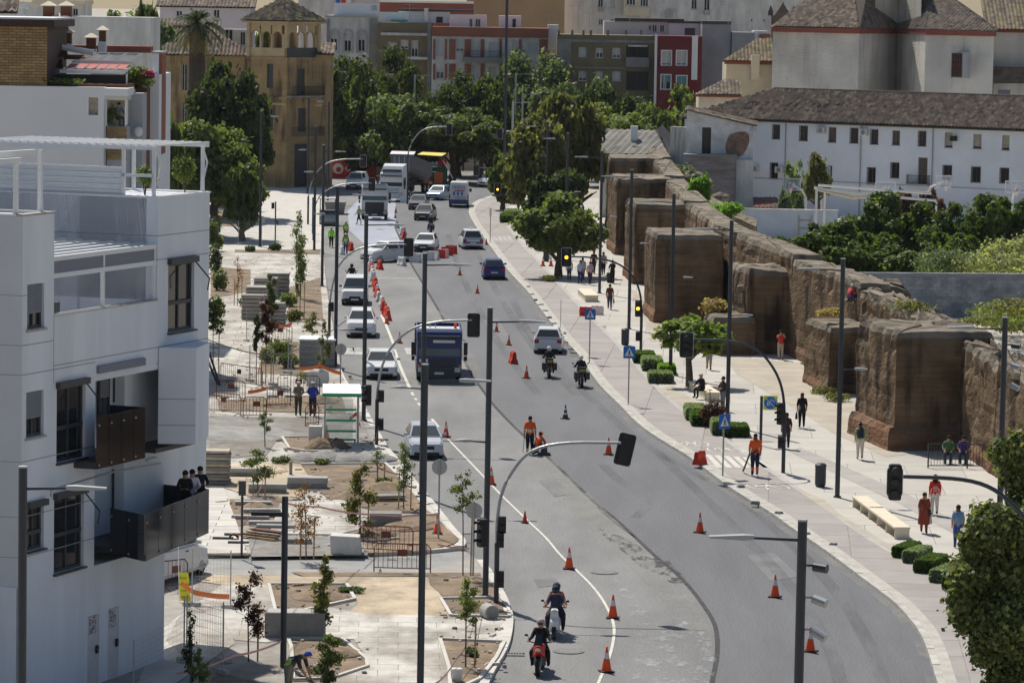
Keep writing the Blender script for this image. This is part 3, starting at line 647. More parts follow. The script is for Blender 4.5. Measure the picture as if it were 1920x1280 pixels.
pbox(F, 'balcony_panel', 'concrete_dark', 1173, 108, 1217, 126, -.6, -.5); pbox(F, 'awning', 'white_dirty', 1178, 85, 1214, 88, -.5, 0)
pbox(F, 'string_course', 'concrete_dark', 1045, 75, 1228, 80, -.12, 0); pbox(F, 'string_course', 'concrete_dark', 1070, 126, 1173, 129, -.12, 0)
for x in (1046,1071,1092,1106,1138,1172,1200): pbox(F, 'parapet_post', 'brick_olive', x, 57, x+4, 66, 0, .4)
pbox(F, 'corner_wing', 'concrete_dark', 1045, 76, 1070, 175, -.2, 0); railing(F.root, *F.rect(1175,95,1216,108,-.5)[:2], F.rect(1175,95,1216,112,-.5)[2], F.rect(1175,95,1216,108,-.5)[3], -.45)
F = block('apartment_building', 'crimson building with white shuttered windows and one white pilaster', 466, 1232, 1317, 68, 'crimson',
          [W_(1240,95,1259,123,shut=.85), W_(1268,95,1288,123,shut=.85), W_(1239,140,1258,168,shut=.5,shutm='teal'), W_(1268,142,1288,168,shut=.5,shutm='teal')], 11)
for r in ((1239,94,1260,124),(1267,94,1289,124),(1238,139,1259,169),(1267,141,1289,169)):
    a, b, c, d = F.rect(*r); m = MB(); m.box(a, b, -.05, 0, d-.12, d); m.box(a, b, -.05, 0, c, c+.12); m.box(a, a+.12, -.05, 0, c+.12, d-.12); m.box(b-.12, b, -.05, 0, c+.12, d-.12); m.build('window_surround', 'white', F.root)
pbox(F, 'pilaster', 'white', 1297, 68, 1308, 150, -.15, 0); pbox(F, 'edge_strip', 'white', 1227, 64, 1231.5, 196, -.1, .3)
F = block('rooftop_house', 'pale pink rooftop house with three small windows above the olive block', 480, 1133, 1254, 41, 'pinkish', [W_(1216,48,1221,57), W_(1223,47,1232,61), W_(1237,47,1246,61)], 6, z0=15)
pbox(F, 'roof_slab', 'frame_dark', 1153, 35, 1283, 41, -.3, 6); pbox(F, 'terrace_room', 'white', 1254, 44, 1323, 80, -.5, 5); pbox(F, 'doorway', 'shutter_brown', 1284, 53, 1303, 68, -.6, -.5); pbox(F, 'roof_slab', 'frame_dark', 1254, 40, 1330, 44, -.7, 5)
F = block('cement_building', 'bare grey cement side wall beside the crimson building', 474, 1317, 1371, 46, 'grey_cement', [], 10)
pbox(F, 'lower_wing', 'grey_cement', 1371, 61, 1414, 175, -.3, 9); pbox(F, 'roof_slab', 'frame_dark', 1317, 40, 1371, 46, -.1, 9)
F = block('rooftop_house', 'small white rooftop box with a brick band left of the church roof', 478, 1414, 1440, 58, 'white', [], 5); pbox(F, 'brick_band', 'brick_red', 1424, 64, 1449, 78, -.4, 0)
def pole_thing(name, label, cat, Y, x, y0, y1, r=.04, m='galv', group=None, extra=None):
    X, z1 = AT(x, y0, Y); _, z0 = AT(x, y1, Y); o = thing(name, label, cat, (X, Y, z0), 0, group); MB().cyl(0, 0, 0, z1-z0, r, n=5).build('mast', m, o)
    if extra: extra(o, z1-z0)
    return o
def aerial(o, h):
    q = MB(); q.box(-.7, .7, -.01, .01, h-.1, h-.06)
    for k in range(7): q.box(-.6+k*.2, -.58+k*.2, -.25, .25, h-.1, h-.08)
    q.build('elements', 'galv', o)
for k_, (x, y0, y1) in enumerate(sorted(((1075,10,60),(1085,5,60),(1105,24,62),(1181,8,60),(1366,8,45),(1391,46,64),(1407,52,62),(1030,28,52),(768,8,42)))):
    pole_thing('roof_aerial', 'thin television aerial, %s from the left of those on the far rooftops' % ORD[k_], 'aerial', 470, x, y0, y1, .035, 'galv', 'roof aerials', aerial)

# church with hipped tiled roofs
def churchY(px, py, Y): X, z = AT(px, py, Y); return X, z
zc = AT(1610, 63, 392)[1]
def wp(px, Y): return (AT(px, 60, Y)[0], Y)
CH = thing('church', 'cream church with red cornice and hipped tile roofs above the white school', 'church', (*wp(1610, 392), 0)); ox, oy = CH.location.x, CH.location.y
fp = [wp(1449,398), wp(1611,392), wp(1682,404), wp(1736,390), wp(1864,386), wp(1864,420), wp(1449,430)]
L2 = lambda P: [(x-ox, y-oy) for x, y in P]
MB().prism(L2(fp), 0, zc).build('wall', 'church_wall', CH)
fo = [wp(1446,397.4), wp(1611,391.3), wp(1682,403.2), wp(1736,389.3), wp(1868,385.3), wp(1868,420), wp(1446,430)]
MB().prism(L2(fo), zc-.02, zc+.5).build('cornice', 'brown_red', CH)
def v3(px, py, Y): X, z = AT(px, py, Y); return Vector((X-ox, Y-oy, z))
def v2(p, z): return Vector((p[0]-ox, p[1]-oy, z))
ze = zc+.5
A_ = Vector((AT(1600,-30,405)[0]-ox, 405-oy, ze+4.6)); B_ = Vector((AT(1752,-30,402)[0]-ox, 402-oy, ze+4.6))
roof('roof_tiles', CH, [v2(fo[0], ze), v2(fo[1], ze), A_, A_+Vector((-1.5, 4, .2))], seed=2); roof('roof_tiles', CH, [v2(fo[1], ze), v2(fo[2], ze), Vector((AT(1680,-10,408)[0]-ox, 408-oy, ze+3)), A_], seed=3, mats=('tile_c','tile_a'))
roof('roof_tiles', CH, [v2(fo[2], ze), v2(fo[3], ze), B_, Vector((AT(1680,-10,408)[0]-ox, 408-oy, ze+3))], seed=4, mats=('tile_c','tile_a')); roof('roof_tiles', CH, [v2(fo[3], ze), v2(fo[4], ze), B_], seed=5, mats=('tile_c','tile_a'))
roof('roof_tiles', CH, [v2(fo[4], ze), v2(fo[5], ze), B_], seed=6)
rt = [wp(1640,399.5), wp(1683,404), wp(1726,396), wp(1726,415), wp(1640,415)]
MB().prism(L2(rt), ze-.2, ze+6.5).build('drum', 'church_wall', CH)
Fc = Fac(fo[3][0], 388, math.atan2(-4, AT(1864,60,386)[0]-AT(1736,60,390)[0])); Fc.root = CH
h = Fc.rect(1787,102,1804,143)
def onface(mb, F): return mb.xf(Matrix.Translation((F.o.x-ox, F.o.y-oy, 0)) @ Matrix.Rotation(F.ang, 4, 'Z'))
m = onface(MB().box(h[0]-.25, h[1]+.1, .0, 1.75, h[2]-.2, h[3]+.2), Fc); m.build('window_recess', 'render_grey', CH)
m = MB().box(h[0]-.15, h[1], -.06, -.02, h[2]-.1, h[3]+.1); onface(m, Fc).build('window', 'black', CH)
m = MB(); 
for k in range(5): x = h[0]+(h[1]-h[0])*k/4; m.box(x-.03, x+.03, -.16, -.1, h[2], h[3])
for k in range(5): z = h[2]+(h[3]-h[2])*k/4; m.box(h[0], h[1], -.17, -.1, z-.03, z+.03)
onface(m, Fc).build('window_grille', 'rust', CH)
F = block('church_wing', 'cream wing of the church with a dark roof strip at the picture edge', 402, 1864, 2000, 62, 'church_wall', [], 12, group=None); pbox(F, 'lean_to_roof', 'tile_c', 1860, 127, 2000, 156, -2.5, 0); pbox(F, 'lower_wall', 'church_wall', 1862, 157, 2000, 200, -2, 0)
pbox(F, 'cornice', 'brown_red', 1864, 55, 2000, 62, -.4, 5); pbox(F, 'window', 'shutter_grey', 1872, 169, 1894, 184, -2.1, -2)
roof('roof_tiles', F.root, [(-1, -.5, F.dim[2]+.3), (12, -.5, F.dim[2]+.3), (12, 7, F.dim[2]+5), (-1, 7, F.dim[2]+5)], seed=9, mats=('tile_b','tile_moss','tile_a'))
F = block('bell_gable', 'small dark stone gable with a curved pediment left of the church roof', 440, 1447, 1489, 30, 'tile_c', [], 1.5, group=None, cat='gable')
a, b, c, d = F.rect(1452, 8, 1484, 30); m = MB(); cx = (a+b)/2; m.loft([[(cx-w*(b-a)/2, 0, c+k*(d-c)), (cx+w*(b-a)/2, 0, c+k*(d-c)), (cx+w*(b-a)/2, 1.2, c+k*(d-c)), (cx-w*(b-a)/2, 1.2, c+k*(d-c))] for k, w in ((0,1),(.3,.75),(.6,.45),(.8,.3),(.95,.15),(1.15,.05))]); m.build('pediment', 'tile_c', F.root)
for x in (a-.6, b+.1): MB().lathe([(.3,c),(.3,c+.5),(.15,c+.9),(.02,c+1.2)], x+.2, .6, 8).build('finial', 'tile_c', F.root)
# cream outbuildings
F = block('outbuilding', 'cream outbuilding with a mossy hipped roof just left of the church', 418, 1362, 1450, 120, 'cream', [], 8, group=None)
z = F.dim[2]; a, b = F.dim[:2]; pbox(F, 'cornice', 'brown_red', 1358, 114, 1450, 121, -.3, 0)
roof('roof_tiles', F.root, [(a-.4,-.4,z+.3),(b,-.4,z+.3),(b,4,z+2.8),(a+3.6,4,z+2.6)], seed=11, mats=('tile_a','tile_moss','tile_b')); pbox(F, 'chimney', 'stone_pale', 1409, 103, 1424, 150, -1.2, -.3)
F = block('outbuilding', 'low cream house with two small tiled roofs beyond the ruined white house', 408, 1310, 1390, 178, 'cream', [], 6, group=None); a, b, z = F.dim
roof('roof_tiles', F.root, [(a-.5,-.4,z),(b,-.4,z),(b,3,z+1.6),(a+3,3,z+1.6)], seed=12); MB().box(a-.4, b, -.4, 0, z-.25, z-.02).build('cornice', 'brown_red', F.root)

# long white school building
SX, SY = 24.3, 375.0; SA = math.atan2(-17.0, 24.8)
F = Fac(SX, SY, SA, 'school_building', 'long white building with a tiled roof and barred brown windows behind the sports court', 'building')
def z4(x0, y0, x1, y1): return (x0/2.8235+1240, y0/2.8235+200, x1/2.8235+1240, y1/2.8235+200)
wins = [W_(*z4(*r), frame='shutter_brown', pane='shutter_brown', bars=(i % 3 != 2), sill=True) for i, r in enumerate([(588,97,628,172),(731,103,775,181),(882,110,926,190),(999,115,1042,194),(1107,122,1148,200),(1220,127,1263,204),(1360,131,1402,210)])]
wins += [W_(*z4(*r), frame='shutter_brown', shut=.85, shutm='wood_pale') for r in ((1500,137,1542,217),(1650,146,1695,223),(1802,152,1843,231))]
wins += [W_(*z4(*r), frame='shutter_brown', pane='glass_dark', bars=True) for r in ((576,298,617,382),(880,315,903,390),(1089,323,1134,411),(1214,297,1259,378),(1490,311,1538,390),(1640,319,1690,401),(1792,325,1840,405))]
wins += [W_(*z4(1357,270,1408,410), frame='shutter_brown', pane='shutter_brown', sill=False, mull=1)]
zt = F.uv(1660, 234)[1]; u1 = 46; u0 = F.uv(1284, 210)[0]
hs = [F.rect(*w[0]) for w in wins]; mb = wall_holes(MB(), u0, u1, -.1, zt, hs, 0, .3); mb.box(u0, u1, .33, 11, -.1, zt-.02); mb.build('wall', 'whitewash', F.root)
for h, w in zip(hs, wins): window(F, h, .3, **w[1])
MB().box(u0, u1, -.45, .0, zt-.16, zt-.01).build('eave', 'roof_under', F.root)
RZ = zt+3.0; roof('roof_tiles', F.root, [(u0-.4,-.55,zt),(u1,-.55,zt),(u1,6,RZ),(u0+7,6,RZ)], pitch=.38, h=.15, mats=('tile_a','tile_a','tile_b','tile_a','tile_c'), seed=21); MB().box(u0+7, u1, 5.8, 6.3, RZ-.1, RZ+.18).build('ridge', 'tile_b', F.root)
roof('roof_tiles', F.root, [(u0-.4,12,zt),(u0-.4,-.55,zt),(u0+7,6,RZ)], pitch=.5, h=.16, seed=22)
zd = F.uv(1660, 345)[1]; MB().box(u0, u1, -.05, -.002, zd-.05, zd+.05).build('dado_line', 'render_grey', F.root)
for x in (1474, 1615, 1750): a = F.uv(x, 260)[0]; MB().cyl(a, -.12, 0, zt-.2, .06, n=6).build('downpipe', 'metal_grey', F.root)
for r in ((832,110,875,142),(1060,118,1098,152),(612,318,652,350),(490,312,520,345)):
    q = F.rect(*z4(*r)); o = MB().box(q[0], q[1], -.45, -.05, q[2], q[3]).build('air_conditioner', 'white_dirty', F.root); MB().ycyl((q[0]+q[1])/2, -.47, -.44, (q[2]+q[3])/2, (q[3]-q[2])*.38, 12).build('fan_grille', 'concrete_dark', o)
q = F.rect(*z4(1312,362,1424,410)); railing(F.root, q[0], q[1], q[2], q[3], -.6, ends=.6, step=.11); MB().box(q[0], q[1], -.65, 0, q[2]-.12, q[2]).build('balcony_slab', 'concrete', F.root)
q = F.rect(*z4(1545,155,1568,182)); MB().box(q[0], q[1], -.7, -.05, q[2], q[3]).build('floodlight', 'black', F.root)
# ruined white house
F = Fac(*AT(1284, 300, 345)[:1], 345, R(-4), 'ruined_house', 'derelict white house with peeling plaster, bare brick patch and a dark doorway', 'house')
a, b, zt = F.uv(1286, 300)[0], F.uv(1412, 300)[0], F.uv(1345, 222)[1]
zl, zr = F.uv(1286, 205)[1], F.uv(1412, 236)[1]; dh = F.rect(1316, 239, 1333, 290)
mb = wall_holes(MB(), a, b, 0, zr-.02, [dh], 0, .4); mb.add([(a,0,zr-.02),(b,0,zr-.02),(a,0,zl)], [(0,1,2)]); mb.box(a, b, .45, 8, 0, zr-.03)
mb.add([(a,0,zr-.02),(a,0,zl),(a,8,zl),(a,8,zr-.02)], [(0,1,2,3)]); mb.build('wall', mat('plaster_old', (.66,.66,.65), .95, .2, .9, bump=.3), F.root)
MB().box(dh[0], dh[1], .38, .44, dh[2], dh[3]).build('doorway', 'glass_dark', F.root)
roof('roof_tiles', F.root, [(b+.3,-.4,zr),(b+.3,8,zr),(a-.2,8,zl),(a-.2,-.4,zl)], pitch=.45, seed=31)
# brick patch with a ragged outline where the plaster has come off
pc = [(1363,262),(1368,252),(1378,249),(1386,247),(1398,247),(1404,252),(1405,266),(1400,280),(1393,291),(1384,294),(1372,291),(1362,288),(1360,276)]
MB().add([(F.uv(x, y)[0], -.03, F.uv(x, y)[1]) for x, y in pc], [tuple(range(len(pc)))]).build('bare_brick', mat('bare_brick', (.25,.16,.12), .95, .35, 1.5, bump=.8), F.root)
pbox(F, 'front_block', mat('brick_old', (.30,.26,.245), .95, .3, 1.0, stretch=(.5,.5,2), bump=.6), 1284, 294, 1380, 392, -2.2, 0); pbox(F, 'coping', 'concrete_dark', 1281, 290, 1382, 294, -2.4, 0)
pbox(F, 'pier', 'white_dirty', 1381, 300, 1412, 395, -1.2, 0); pbox(F, 'gutter_box', 'white_dirty', 1411, 241, 1419, 247, -.4, .2)
MB().cyl(F.uv(1382, 300)[0], -2.3, 0, F.uv(1382, 296)[1], .06, n=6).build('downpipe', 'metal_grey', F.root)
F3 = Fac(*AT(1256, 250, 352)[:1], 352, R(-52), 'old_wall', 'streaky whitewashed wall leading to the ruined house', 'wall')
a, b = F3.uv(1256, 250)[0], F3.uv(1288, 250)[0]; MB().box(a, b, 0, .5, 0, F3.uv(1270, 238)[1]).build('wall', mat('streaky', (.62,.61,.58), .95, .35, 1.2, stretch=(2,2,.25)), F3.root)
# low tiled house between trees and ruin
H = thing('tiled_house', 'low house with a wide grey tiled roof beyond the old wall towers', 'house', (*AT(1130, 292, 362)[:1], 362, 0))
def lh(px, py, Y): X, z = AT(px, py, Y); return (X-H.location.x, Y-362, z)
e0, e1, r1, r0 = lh(1128,290,362), lh(1254,292,360), lh(1228,246,369), lh(1128,248,371); roof('roof_tiles', H, [e0, e1, r1, r0], pitch=.7, h=.14, course=2.5, mats=('roof_grey','roof_grey2') if mat('roof_grey', (.20,.19,.175), .95, .2, 1) and mat('roof_grey2', (.26,.245,.22), .95, .2, 1) else None, seed=41)
roof('roof_tiles', H, [lh(1254,292,360), lh(1262,262,380), lh(1240,236,378), r1], pitch=.7, h=.14, course=2.5, mats=('roof_grey','roof_grey2'), seed=42)
MB().box(e0[0], e1[0]-.3, .3, 8, 0, e1[2]-.1).build('wall', 'white_dirty', H); q = lh(1189,248,366); MB().box(q[0]-.35, q[0]+.35, 3.5, 4.3, q[2]-1.9, q[2]+.6).build('chimney', 'white', H)
# school yard, garden walls
sheet('sports_court', [(1400,377),(1412,350),(1960,372),(1960,420),(1540,430)], .25, 'paving2')
yw = thing('yard_wall', 'pale blue-white yard wall below the sports court', 'wall', (*G(1380,452), 0), R(-3))
x0, y0 = G(1380,452); x1, y1 = G(1565,452); wl = x1-x0; zt_ = AT(1450, 394, y0)[1]
MB().box(-1, wl, 0, .35, 0, zt_).build('wall', mat('blue_white', (.55,.64,.74), .9, .08, .6), yw)
MB().box(-1.05, wl+.05, -.05, .4, zt_, zt_+.12).build('coping', 'white_dirty', yw); MB().box(5.5,5.6,-.1,0,.4,2.4).box(6.6,6.7,-.1,0,.4,2.4).box(5.6,6.6,-.1,0,1.2,1.3).box(5.6,6.6,-.1,0,1.9,2.0).build('rail_frame', 'wood_pale', yw)
gx, gy = G(1560, 597); gx2, gy2 = G(2060, 600)
gw = thing('garden_wall', 'long weathered grey block wall behind the rammed-earth tower', 'wall', (gx, gy, 0), math.atan2(gy2-gy, gx2-gx)); L_ = math.dist((gx, gy), (gx2, gy2)); 
gh = AT(1760, 514, (gy+gy2)/2)[1]; mat('block_a', (.25,.27,.30), .95, .3, .9, fine=.15); mat('block_b', (.30,.32,.345), .95, .3, .9, fine=.15)
MB().box(-3, L_, .05, .4, 0, gh).build('core', 'grey_cement', gw)
bl = MB(); rr = random.Random(4)
for j in range(int(gh/.22)):
    x = -3-(j % 2)*.35
    while x < L_: bl.box(x, x+.68, rr.uniform(0, .035), .1, j*.22+.01, j*.22+.21, rr.randrange(2)); x += .7
o = bl.build('blocks', ['block_a', 'block_b'], gw); o['kind'] = 'stuff'; MB().box(-3, L_, -.03, .43, gh, gh+.09).build('coping', 'block_b', gw)
# small brown lean-to roof by the yard
H2 = thing('lean_to', 'small brown tiled lean-to roof beside the sports court', 'roof', (*G(1445, 400), 0)); q0 = H2.location
pp = [AT(1412, 391, 338), AT(1483, 393, 336), AT(1455, 372, 343), AT(1412, 371, 344)]; pp = [(p[0]-q0.x, Y-q0.y, p[1]) for p, Y in zip(pp, (338, 336, 343, 344))]
roof('roof_tiles', H2, pp, seed=51, mats=('brown_red','tile_a')); MB().box(pp[0][0], pp[1][0]-.5, pp[0][1]+.5, pp[0][1]+4, 0, pp[0][2]-.1).build('wall', 'white_dirty', H2)
# shade-sail frame
sf = thing('shade_frame', 'white steel frame with a folded cream awning above the orange trees', 'awning', (*AT(1530, 420, 318)[:1], 318, 0)); Z = lambda py, Y=318, px=1560: AT(px, py, Y)[1]
w = lambda px, Y=318: AT(px, 400, Y)[0]-sf.location.x
m = MB(); m.tube([(w(1530),0,0),(w(1530),0,Z(354))], .12); m.tube([(w(1551),3,0),(w(1551),3,Z(358))], .1); m.tube([(w(1755),0,1),(w(1755),0,Z(375))], .1); m.tube([(w(1530),0,Z(354)),(w(1650),0,Z(366)),(w(1755),0,Z(373))], .12); m.tube([(w(1540),4,Z(352)),(w(1755),4,Z(364))], .12); m.build('frame', 'white', sf)
m = MB()
for k in range(5): m.tube([(w(1532),k*.9,Z(356)),(w(1600),k*.9,Z(366)-.2),(w(1650),k*.9,Z(364))], .14, 5)
m.build('folded_awning', 'cream', sf)
def hoop(px, py, Y, rz, label):
    X, z = AT(px, py, Y); o = thing('basketball_hoop', label, 'basketball hoop', (X, Y, .25), rz, 'basketball hoops in the school yard'); h = z-.25
    MB().tube([(0,2.2,0),(0,2.2,h-1.2),(0,1.6,h-.5),(0,.1,h)], .11).build('post', 'white', o)
    m = MB(); 
    for a in ((-1,1,h+.55,h+.63),(-1,1,h-.5,h-.42),(-1,-.92,h-.42,h+.55),(.92,1,h-.42,h+.55),(-.35,-.28,h-.3,h+.2),(.28,.35,h-.3,h+.2),(-.28,.28,h+.13,h+.2),(-.28,.28,h-.3,h-.23)): m.box(a[0],a[1],-.05,.0,a[2],a[3])
    m.build('board_frame', 'white', o); MB().box(-.92,.92,-.02,-.01,h-.42,h+.55).build('backboard', mat('board_glass', (.55,.62,.68), .2, alpha=.35), o)
    m = MB()
    for k in range(10): a0, a1 = k*.628, (k+1)*.628; m.tube([(.23*math.cos(a0), -.3+.23*math.sin(a0), h-.3), (.23*math.cos(a1), -.3+.23*math.sin(a1), h-.3)], .02, 4)
    m.build('rim', 'barrier_red', o); MB().lathe([(.22,h-.32),(.12,h-.75)], 0, -.3, 8).build('net', 'white', o)
hoop(1537, 325, 352, R(-10), 'largest basketball hoop on a bent white post beside the small yard tree'); hoop(1485, 347, 345, R(-40), 'basketball hoop on a slanting arm above the small children')
hoop(1769, 342, 345, R(40), 'basketball hoop on a slanting arm under the school balcony'); hoop(1905, 352, 338, R(0), 'basketball hoop at the picture edge above the dark trees'); hoop(1660, 354, 350, R(10), 'basketball board half hidden by the tallest yard bushes')

# rammed-earth town wall
from mathutils import noise as mnoise
def rammed(parent, name, poly, z0, z1, tn=.25, amp=.14, m=('rammed', 'rammed_top', 'rammed_base'), step=.4, round_=.16, seed=0, label=None):
    if area(poly) < 0: poly = poly[::-1]
    P = []
    for a, b in zip(poly, poly[1:]+poly[:1]): n_ = max(1, int(math.dist(a, b)/step)); P += [(a[0]+(b[0]-a[0])*k/n_, a[1]+(b[1]-a[1])*k/n_) for k in range(n_)]
    cx, cy = sum(p[0] for p in P)/len(P), sum(p[1] for p in P)/len(P); nr = max(4, int((z1-z0)/.3)); rings = []; N = len(P)
    nm = []
    for i in range(N):
        a, b = P[i-1], P[(i+1) % N]; v = Vector((b[1]-a[1], a[0]-b[0])); v = v.normalized() if v.length > 0 else Vector((0,1)); nm.append(v)
    for j in range(nr+1):
        k = j/nr; z = z0+(z1-z0)*k; r = []
        for i, p in enumerate(P):
            d = mnoise.noise(Vector((p[0]*.6+seed, p[1]*.6, z*.7)))*amp*1.1+mnoise.noise(Vector((p[0]*2, p[1]*2+seed, z*2.3)))*amp*.35
            d += mnoise.noise(Vector((p[0]*5, p[1]*5, z*5)))*amp*.4-(.03 if (z*1.15) % 1 < .2 else 0)
            if k > .82: d -= max(0, mnoise.noise(Vector((p[0]*1.1+9, p[1]*1.1, seed))))*.5
            if k < .12: d += .12
            if k > .9: d -= round_*((k-.9)/.1)**2
            zz = z
            if k > .8: zz += ((mnoise.noise(Vector((p[0]*.9+seed*3, p[1]*.9, 0)))-.05)*tn*1.3+mnoise.noise(Vector((p[0]*3, p[1]*3, seed)))*tn*.5)*((k-.8)/.2)
            r.append((p[0]+nm[i].x*d, p[1]+nm[i].y*d, zz))
        rings.append(r)
    top = rings[-1]
    for q in (.8, .5, .2): rings.append([(cx+(x-cx)*q, cy+(y-cy)*q, z1+(z-z1)*.7+mnoise.noise(Vector((x*q, y*q, seed)))*tn*.6+.05) for x, y, z in top])
    mb = MB(); mb.loft(rings, 0, caps=False); mb.poly(rings[-1], 1)
    for fi in range(len(mb.f)):
        j = fi//N; mb.m[fi] = 1 if j >= nr-1 else (2 if j < nr*.13 else 0)
    o = mb.build(name, list(m), parent)
    if label: o['label'] = label
    return o
TW = thing('town_wall', 'ruined brown rammed-earth town wall with square towers along the plaza', 'wall')
def tower(px, py, w, d, zt, ang=8, seed=0, z0=0, dx=0, dy=0, **k):
    k.setdefault('amp', .1); k['tn'] = k.get('tn', .25)*.45
    x, y = G(px, py); c, s = math.cos(R(ang)), math.sin(R(ang)); f = lambda a, b: (x+dx+a*c-b*s, y+dy+a*s+b*c)
    return rammed(TW, 'tower', [f(0,0), f(w,0), f(w,d), f(0,d)], z0, zt, seed=seed, **k)
tower(1675, 849, 4.9, 7, 5.75, 10, 1, tn=.3, label='largest nearest tower, with a stepped orange base'); tower(1552, 742, 3.2, 6, 3.7, 8, 2, tn=.15, label='low flat tower grown with dry grass'); tower(1600, 730, 2.4, 5, 5.4, 8, 3, dx=1.2, dy=5, tn=.7, label='crumbling stub on which a person climbs')
tower(1400, 672, 3.4, 6, 5.15, 6, 4, tn=.35, dy=1.5, label='broad dark tower with a rounded grey top'); tower(1340, 672, 2.6, 5, 2.35, 4, 5, tn=.1, dx=-.1, dy=1, label='low block with a tuft of straw grass')
tower(1226, 609, 4.5, 8, 5.9, 3, 6, tn=.15, label='square tower behind the leafy plaza tree'); tower(1188, 536, 4.2, 9, 6.05, 3, 7, tn=.15); tower(1154, 481, 4.9, 9, 6.45, 3, 8, tn=.2); tower(1140, 434, 5.2, 9, 6.75, 0, 9, tn=.2); tower(1131, 398, 3.0, 8, 7.2, 0, 10, tn=.3)
_x, _y = G(1675, 849); _c, _s = math.cos(R(10)), math.sin(R(10)); rammed(TW, 'tower_base', [(_x+a*_c-b*_s, _y+a*_s+b*_c) for a, b in ((-.35,-.25),(5.1,-.25),(5.1,7),(-.35,7))], 0, 1.25, tn=.08, amp=.08, m=('rammed_base','rammed_base','rammed_base'), seed=11)
CUR = [(24.5,138), (22.3,158), (20.9,180), (19.0,204), (16.6,222), (13.4,250), (12.6,278), (12.4,312), (12.6,345), (13,382)]
CZ = [4.6, 5.3, 5.2, 5.6, 6.15, 6.2, 6.2, 6.5, 6.7, 6.9]
for i in range(len(CUR)-1):
    a, b = CUR[i], CUR[i+1]; v = Vector((b[0]-a[0], b[1]-a[1])).normalized(); n_ = Vector((v.y, -v.x)); t = 1.9; e = .05
    rammed(TW, 'curtain_wall', [a, b, (b[0]+n_.x*t, b[1]+n_.y*t), (a[0]+n_.x*t, a[1]+n_.y*t)], 0, (CZ[i]+CZ[i+1])/2, tn=.08 if i > 2 else .4, amp=.07 if i > 2 else .12, step=.5, seed=20+i, round_=.1, m=('rammed', 'rammed_top', 'rammed_base'))
rr = random.Random(8)
for k, (px, py, Y, s) in enumerate(((1350,372,325,.9),(1405,470,226,.4),(1392,540,224,.4),(1640,548,204,.5),(1690,565,200,.5),(1300,332,330,1.0),(1322,345,328,.8))):
    X, z = AT(px, py, Y); mb = MB(); mb.ell((0,0,0), (s, s*.9, s*.6), 9, 6); mb.v = [(x*rr.uniform(.8,1.15), y*rr.uniform(.8,1.15), q*rr.uniform(.8,1.15)) for x, y, q in mb.v]
    mb.build('rubble_lump', 'rammed_top', TW, loc=(X, Y, z))
# sloping mossy tops beyond the towers
mb = MB(); q = [(AT(x, y, Y)[0], Y, AT(x, y, Y)[1]) for x, y, Y in ((1318,360,318),(1395,400,292),(1420,412,290),(1418,425,284),(1330,385,300),(1290,350,320))]; mb.poly(q); mb.poly([(x, y, 0) for x, y, z in q[:1]+q[1:]][::-1])
for a, b in zip(q, q[1:]+q[:1]): mb.add([a, b, (b[0],b[1],0), (a[0],a[1],0)], [(0,1,2,3)])
mb.build('rubble_slope', 'rammed_top', TW)

# ochre tower house
Yc = 408; XC = AT(538, 100, Yc)[0]
TH = thing('tower_house', 'derelict ochre mansion with an arcaded lookout tower beside the palm', 'house', (XC, Yc, 0)); thx, thy = XC, Yc
aL, aR = R(-36), R(54); uL = Vector((math.cos(aL), math.sin(aL))); uR = Vector((math.cos(aR), math.sin(aR)))
wL, wR = 5.6, 5.6
ztop, zt1 = AT(538, 40, Yc)[1], AT(538, 108, Yc)[1]
def face(side, w, z0, z1, holes, m, name='wall', rev=.35, inner=True):
    u = uL if side == 'L' else uR; o = Vector((0,0))-u*w if side == 'L' else Vector((0,0)); ang = aL if side == 'L' else aR
    mb = wall_holes(MB(), 0, w, z0, z1, holes, 0, rev); mb.xf(Matrix.Translation((o.x, o.y, 0)) @ Matrix.Rotation(ang, 4, 'Z')); return mb.build(name, m, TH)
FL = Fac(thx-uL.x*wL, thy-uL.y*wL, aL); FR = Fac(thx, thy, aR)
def toL(mb, side): 
    u = uL if side == 'L' else uR; o = Vector((0,0))-u*wL if side == 'L' else Vector((0,0)); return mb.xf(Matrix.Translation((o.x, o.y, 0)) @ Matrix.Rotation(aL if side == 'L' else aR, 4, 'Z'))
mat('ochre_pale', (.46,.36,.21), .9, .12, .8)
lowR = [FR.rect(557,129,572,180), FR.rect(559,203,574,247), FR.rect(552,270,577,352)]
lowL = [FL.rect(500,120,512,165), FL.rect(500,205,512,245)]; face('L', wL, 0, zt1, lowL, 'ochre_wall'); toL(MB().box(0, wL, -.06, 0, zt1-5.2, zt1-5.0), 'L').build('string_course', 'ochre_pale', TH); face('R', wR, 0, zt1, lowR, 'ochre_wall')
c4 = [Vector((0,0)), uR*wR, uR*wR-uL*wL, -uL*wL]
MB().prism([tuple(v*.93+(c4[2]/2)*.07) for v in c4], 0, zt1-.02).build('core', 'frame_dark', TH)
for h in lowL: toL(MB().box(h[0]+.05, h[1]-.05, .2, .3, h[2], h[3]), 'L').build('window', 'shutter_brown', TH)
for h in lowR: 
    m = MB().box(h[0]+.1, h[1]-.1, .2, .3, h[2], h[3]); toL(m, 'R').build('door', 'shutter_grey' if h[2] > 1 else 'render_grey', TH)
for zz in (zt1, AT(538,182,Yc)[1], AT(538,256,Yc)[1]): MB().prism([tuple(v*1.05-c4[2]*.025) for v in c4], zz-.3, zz).build('string_course', 'ochre_wall', TH)
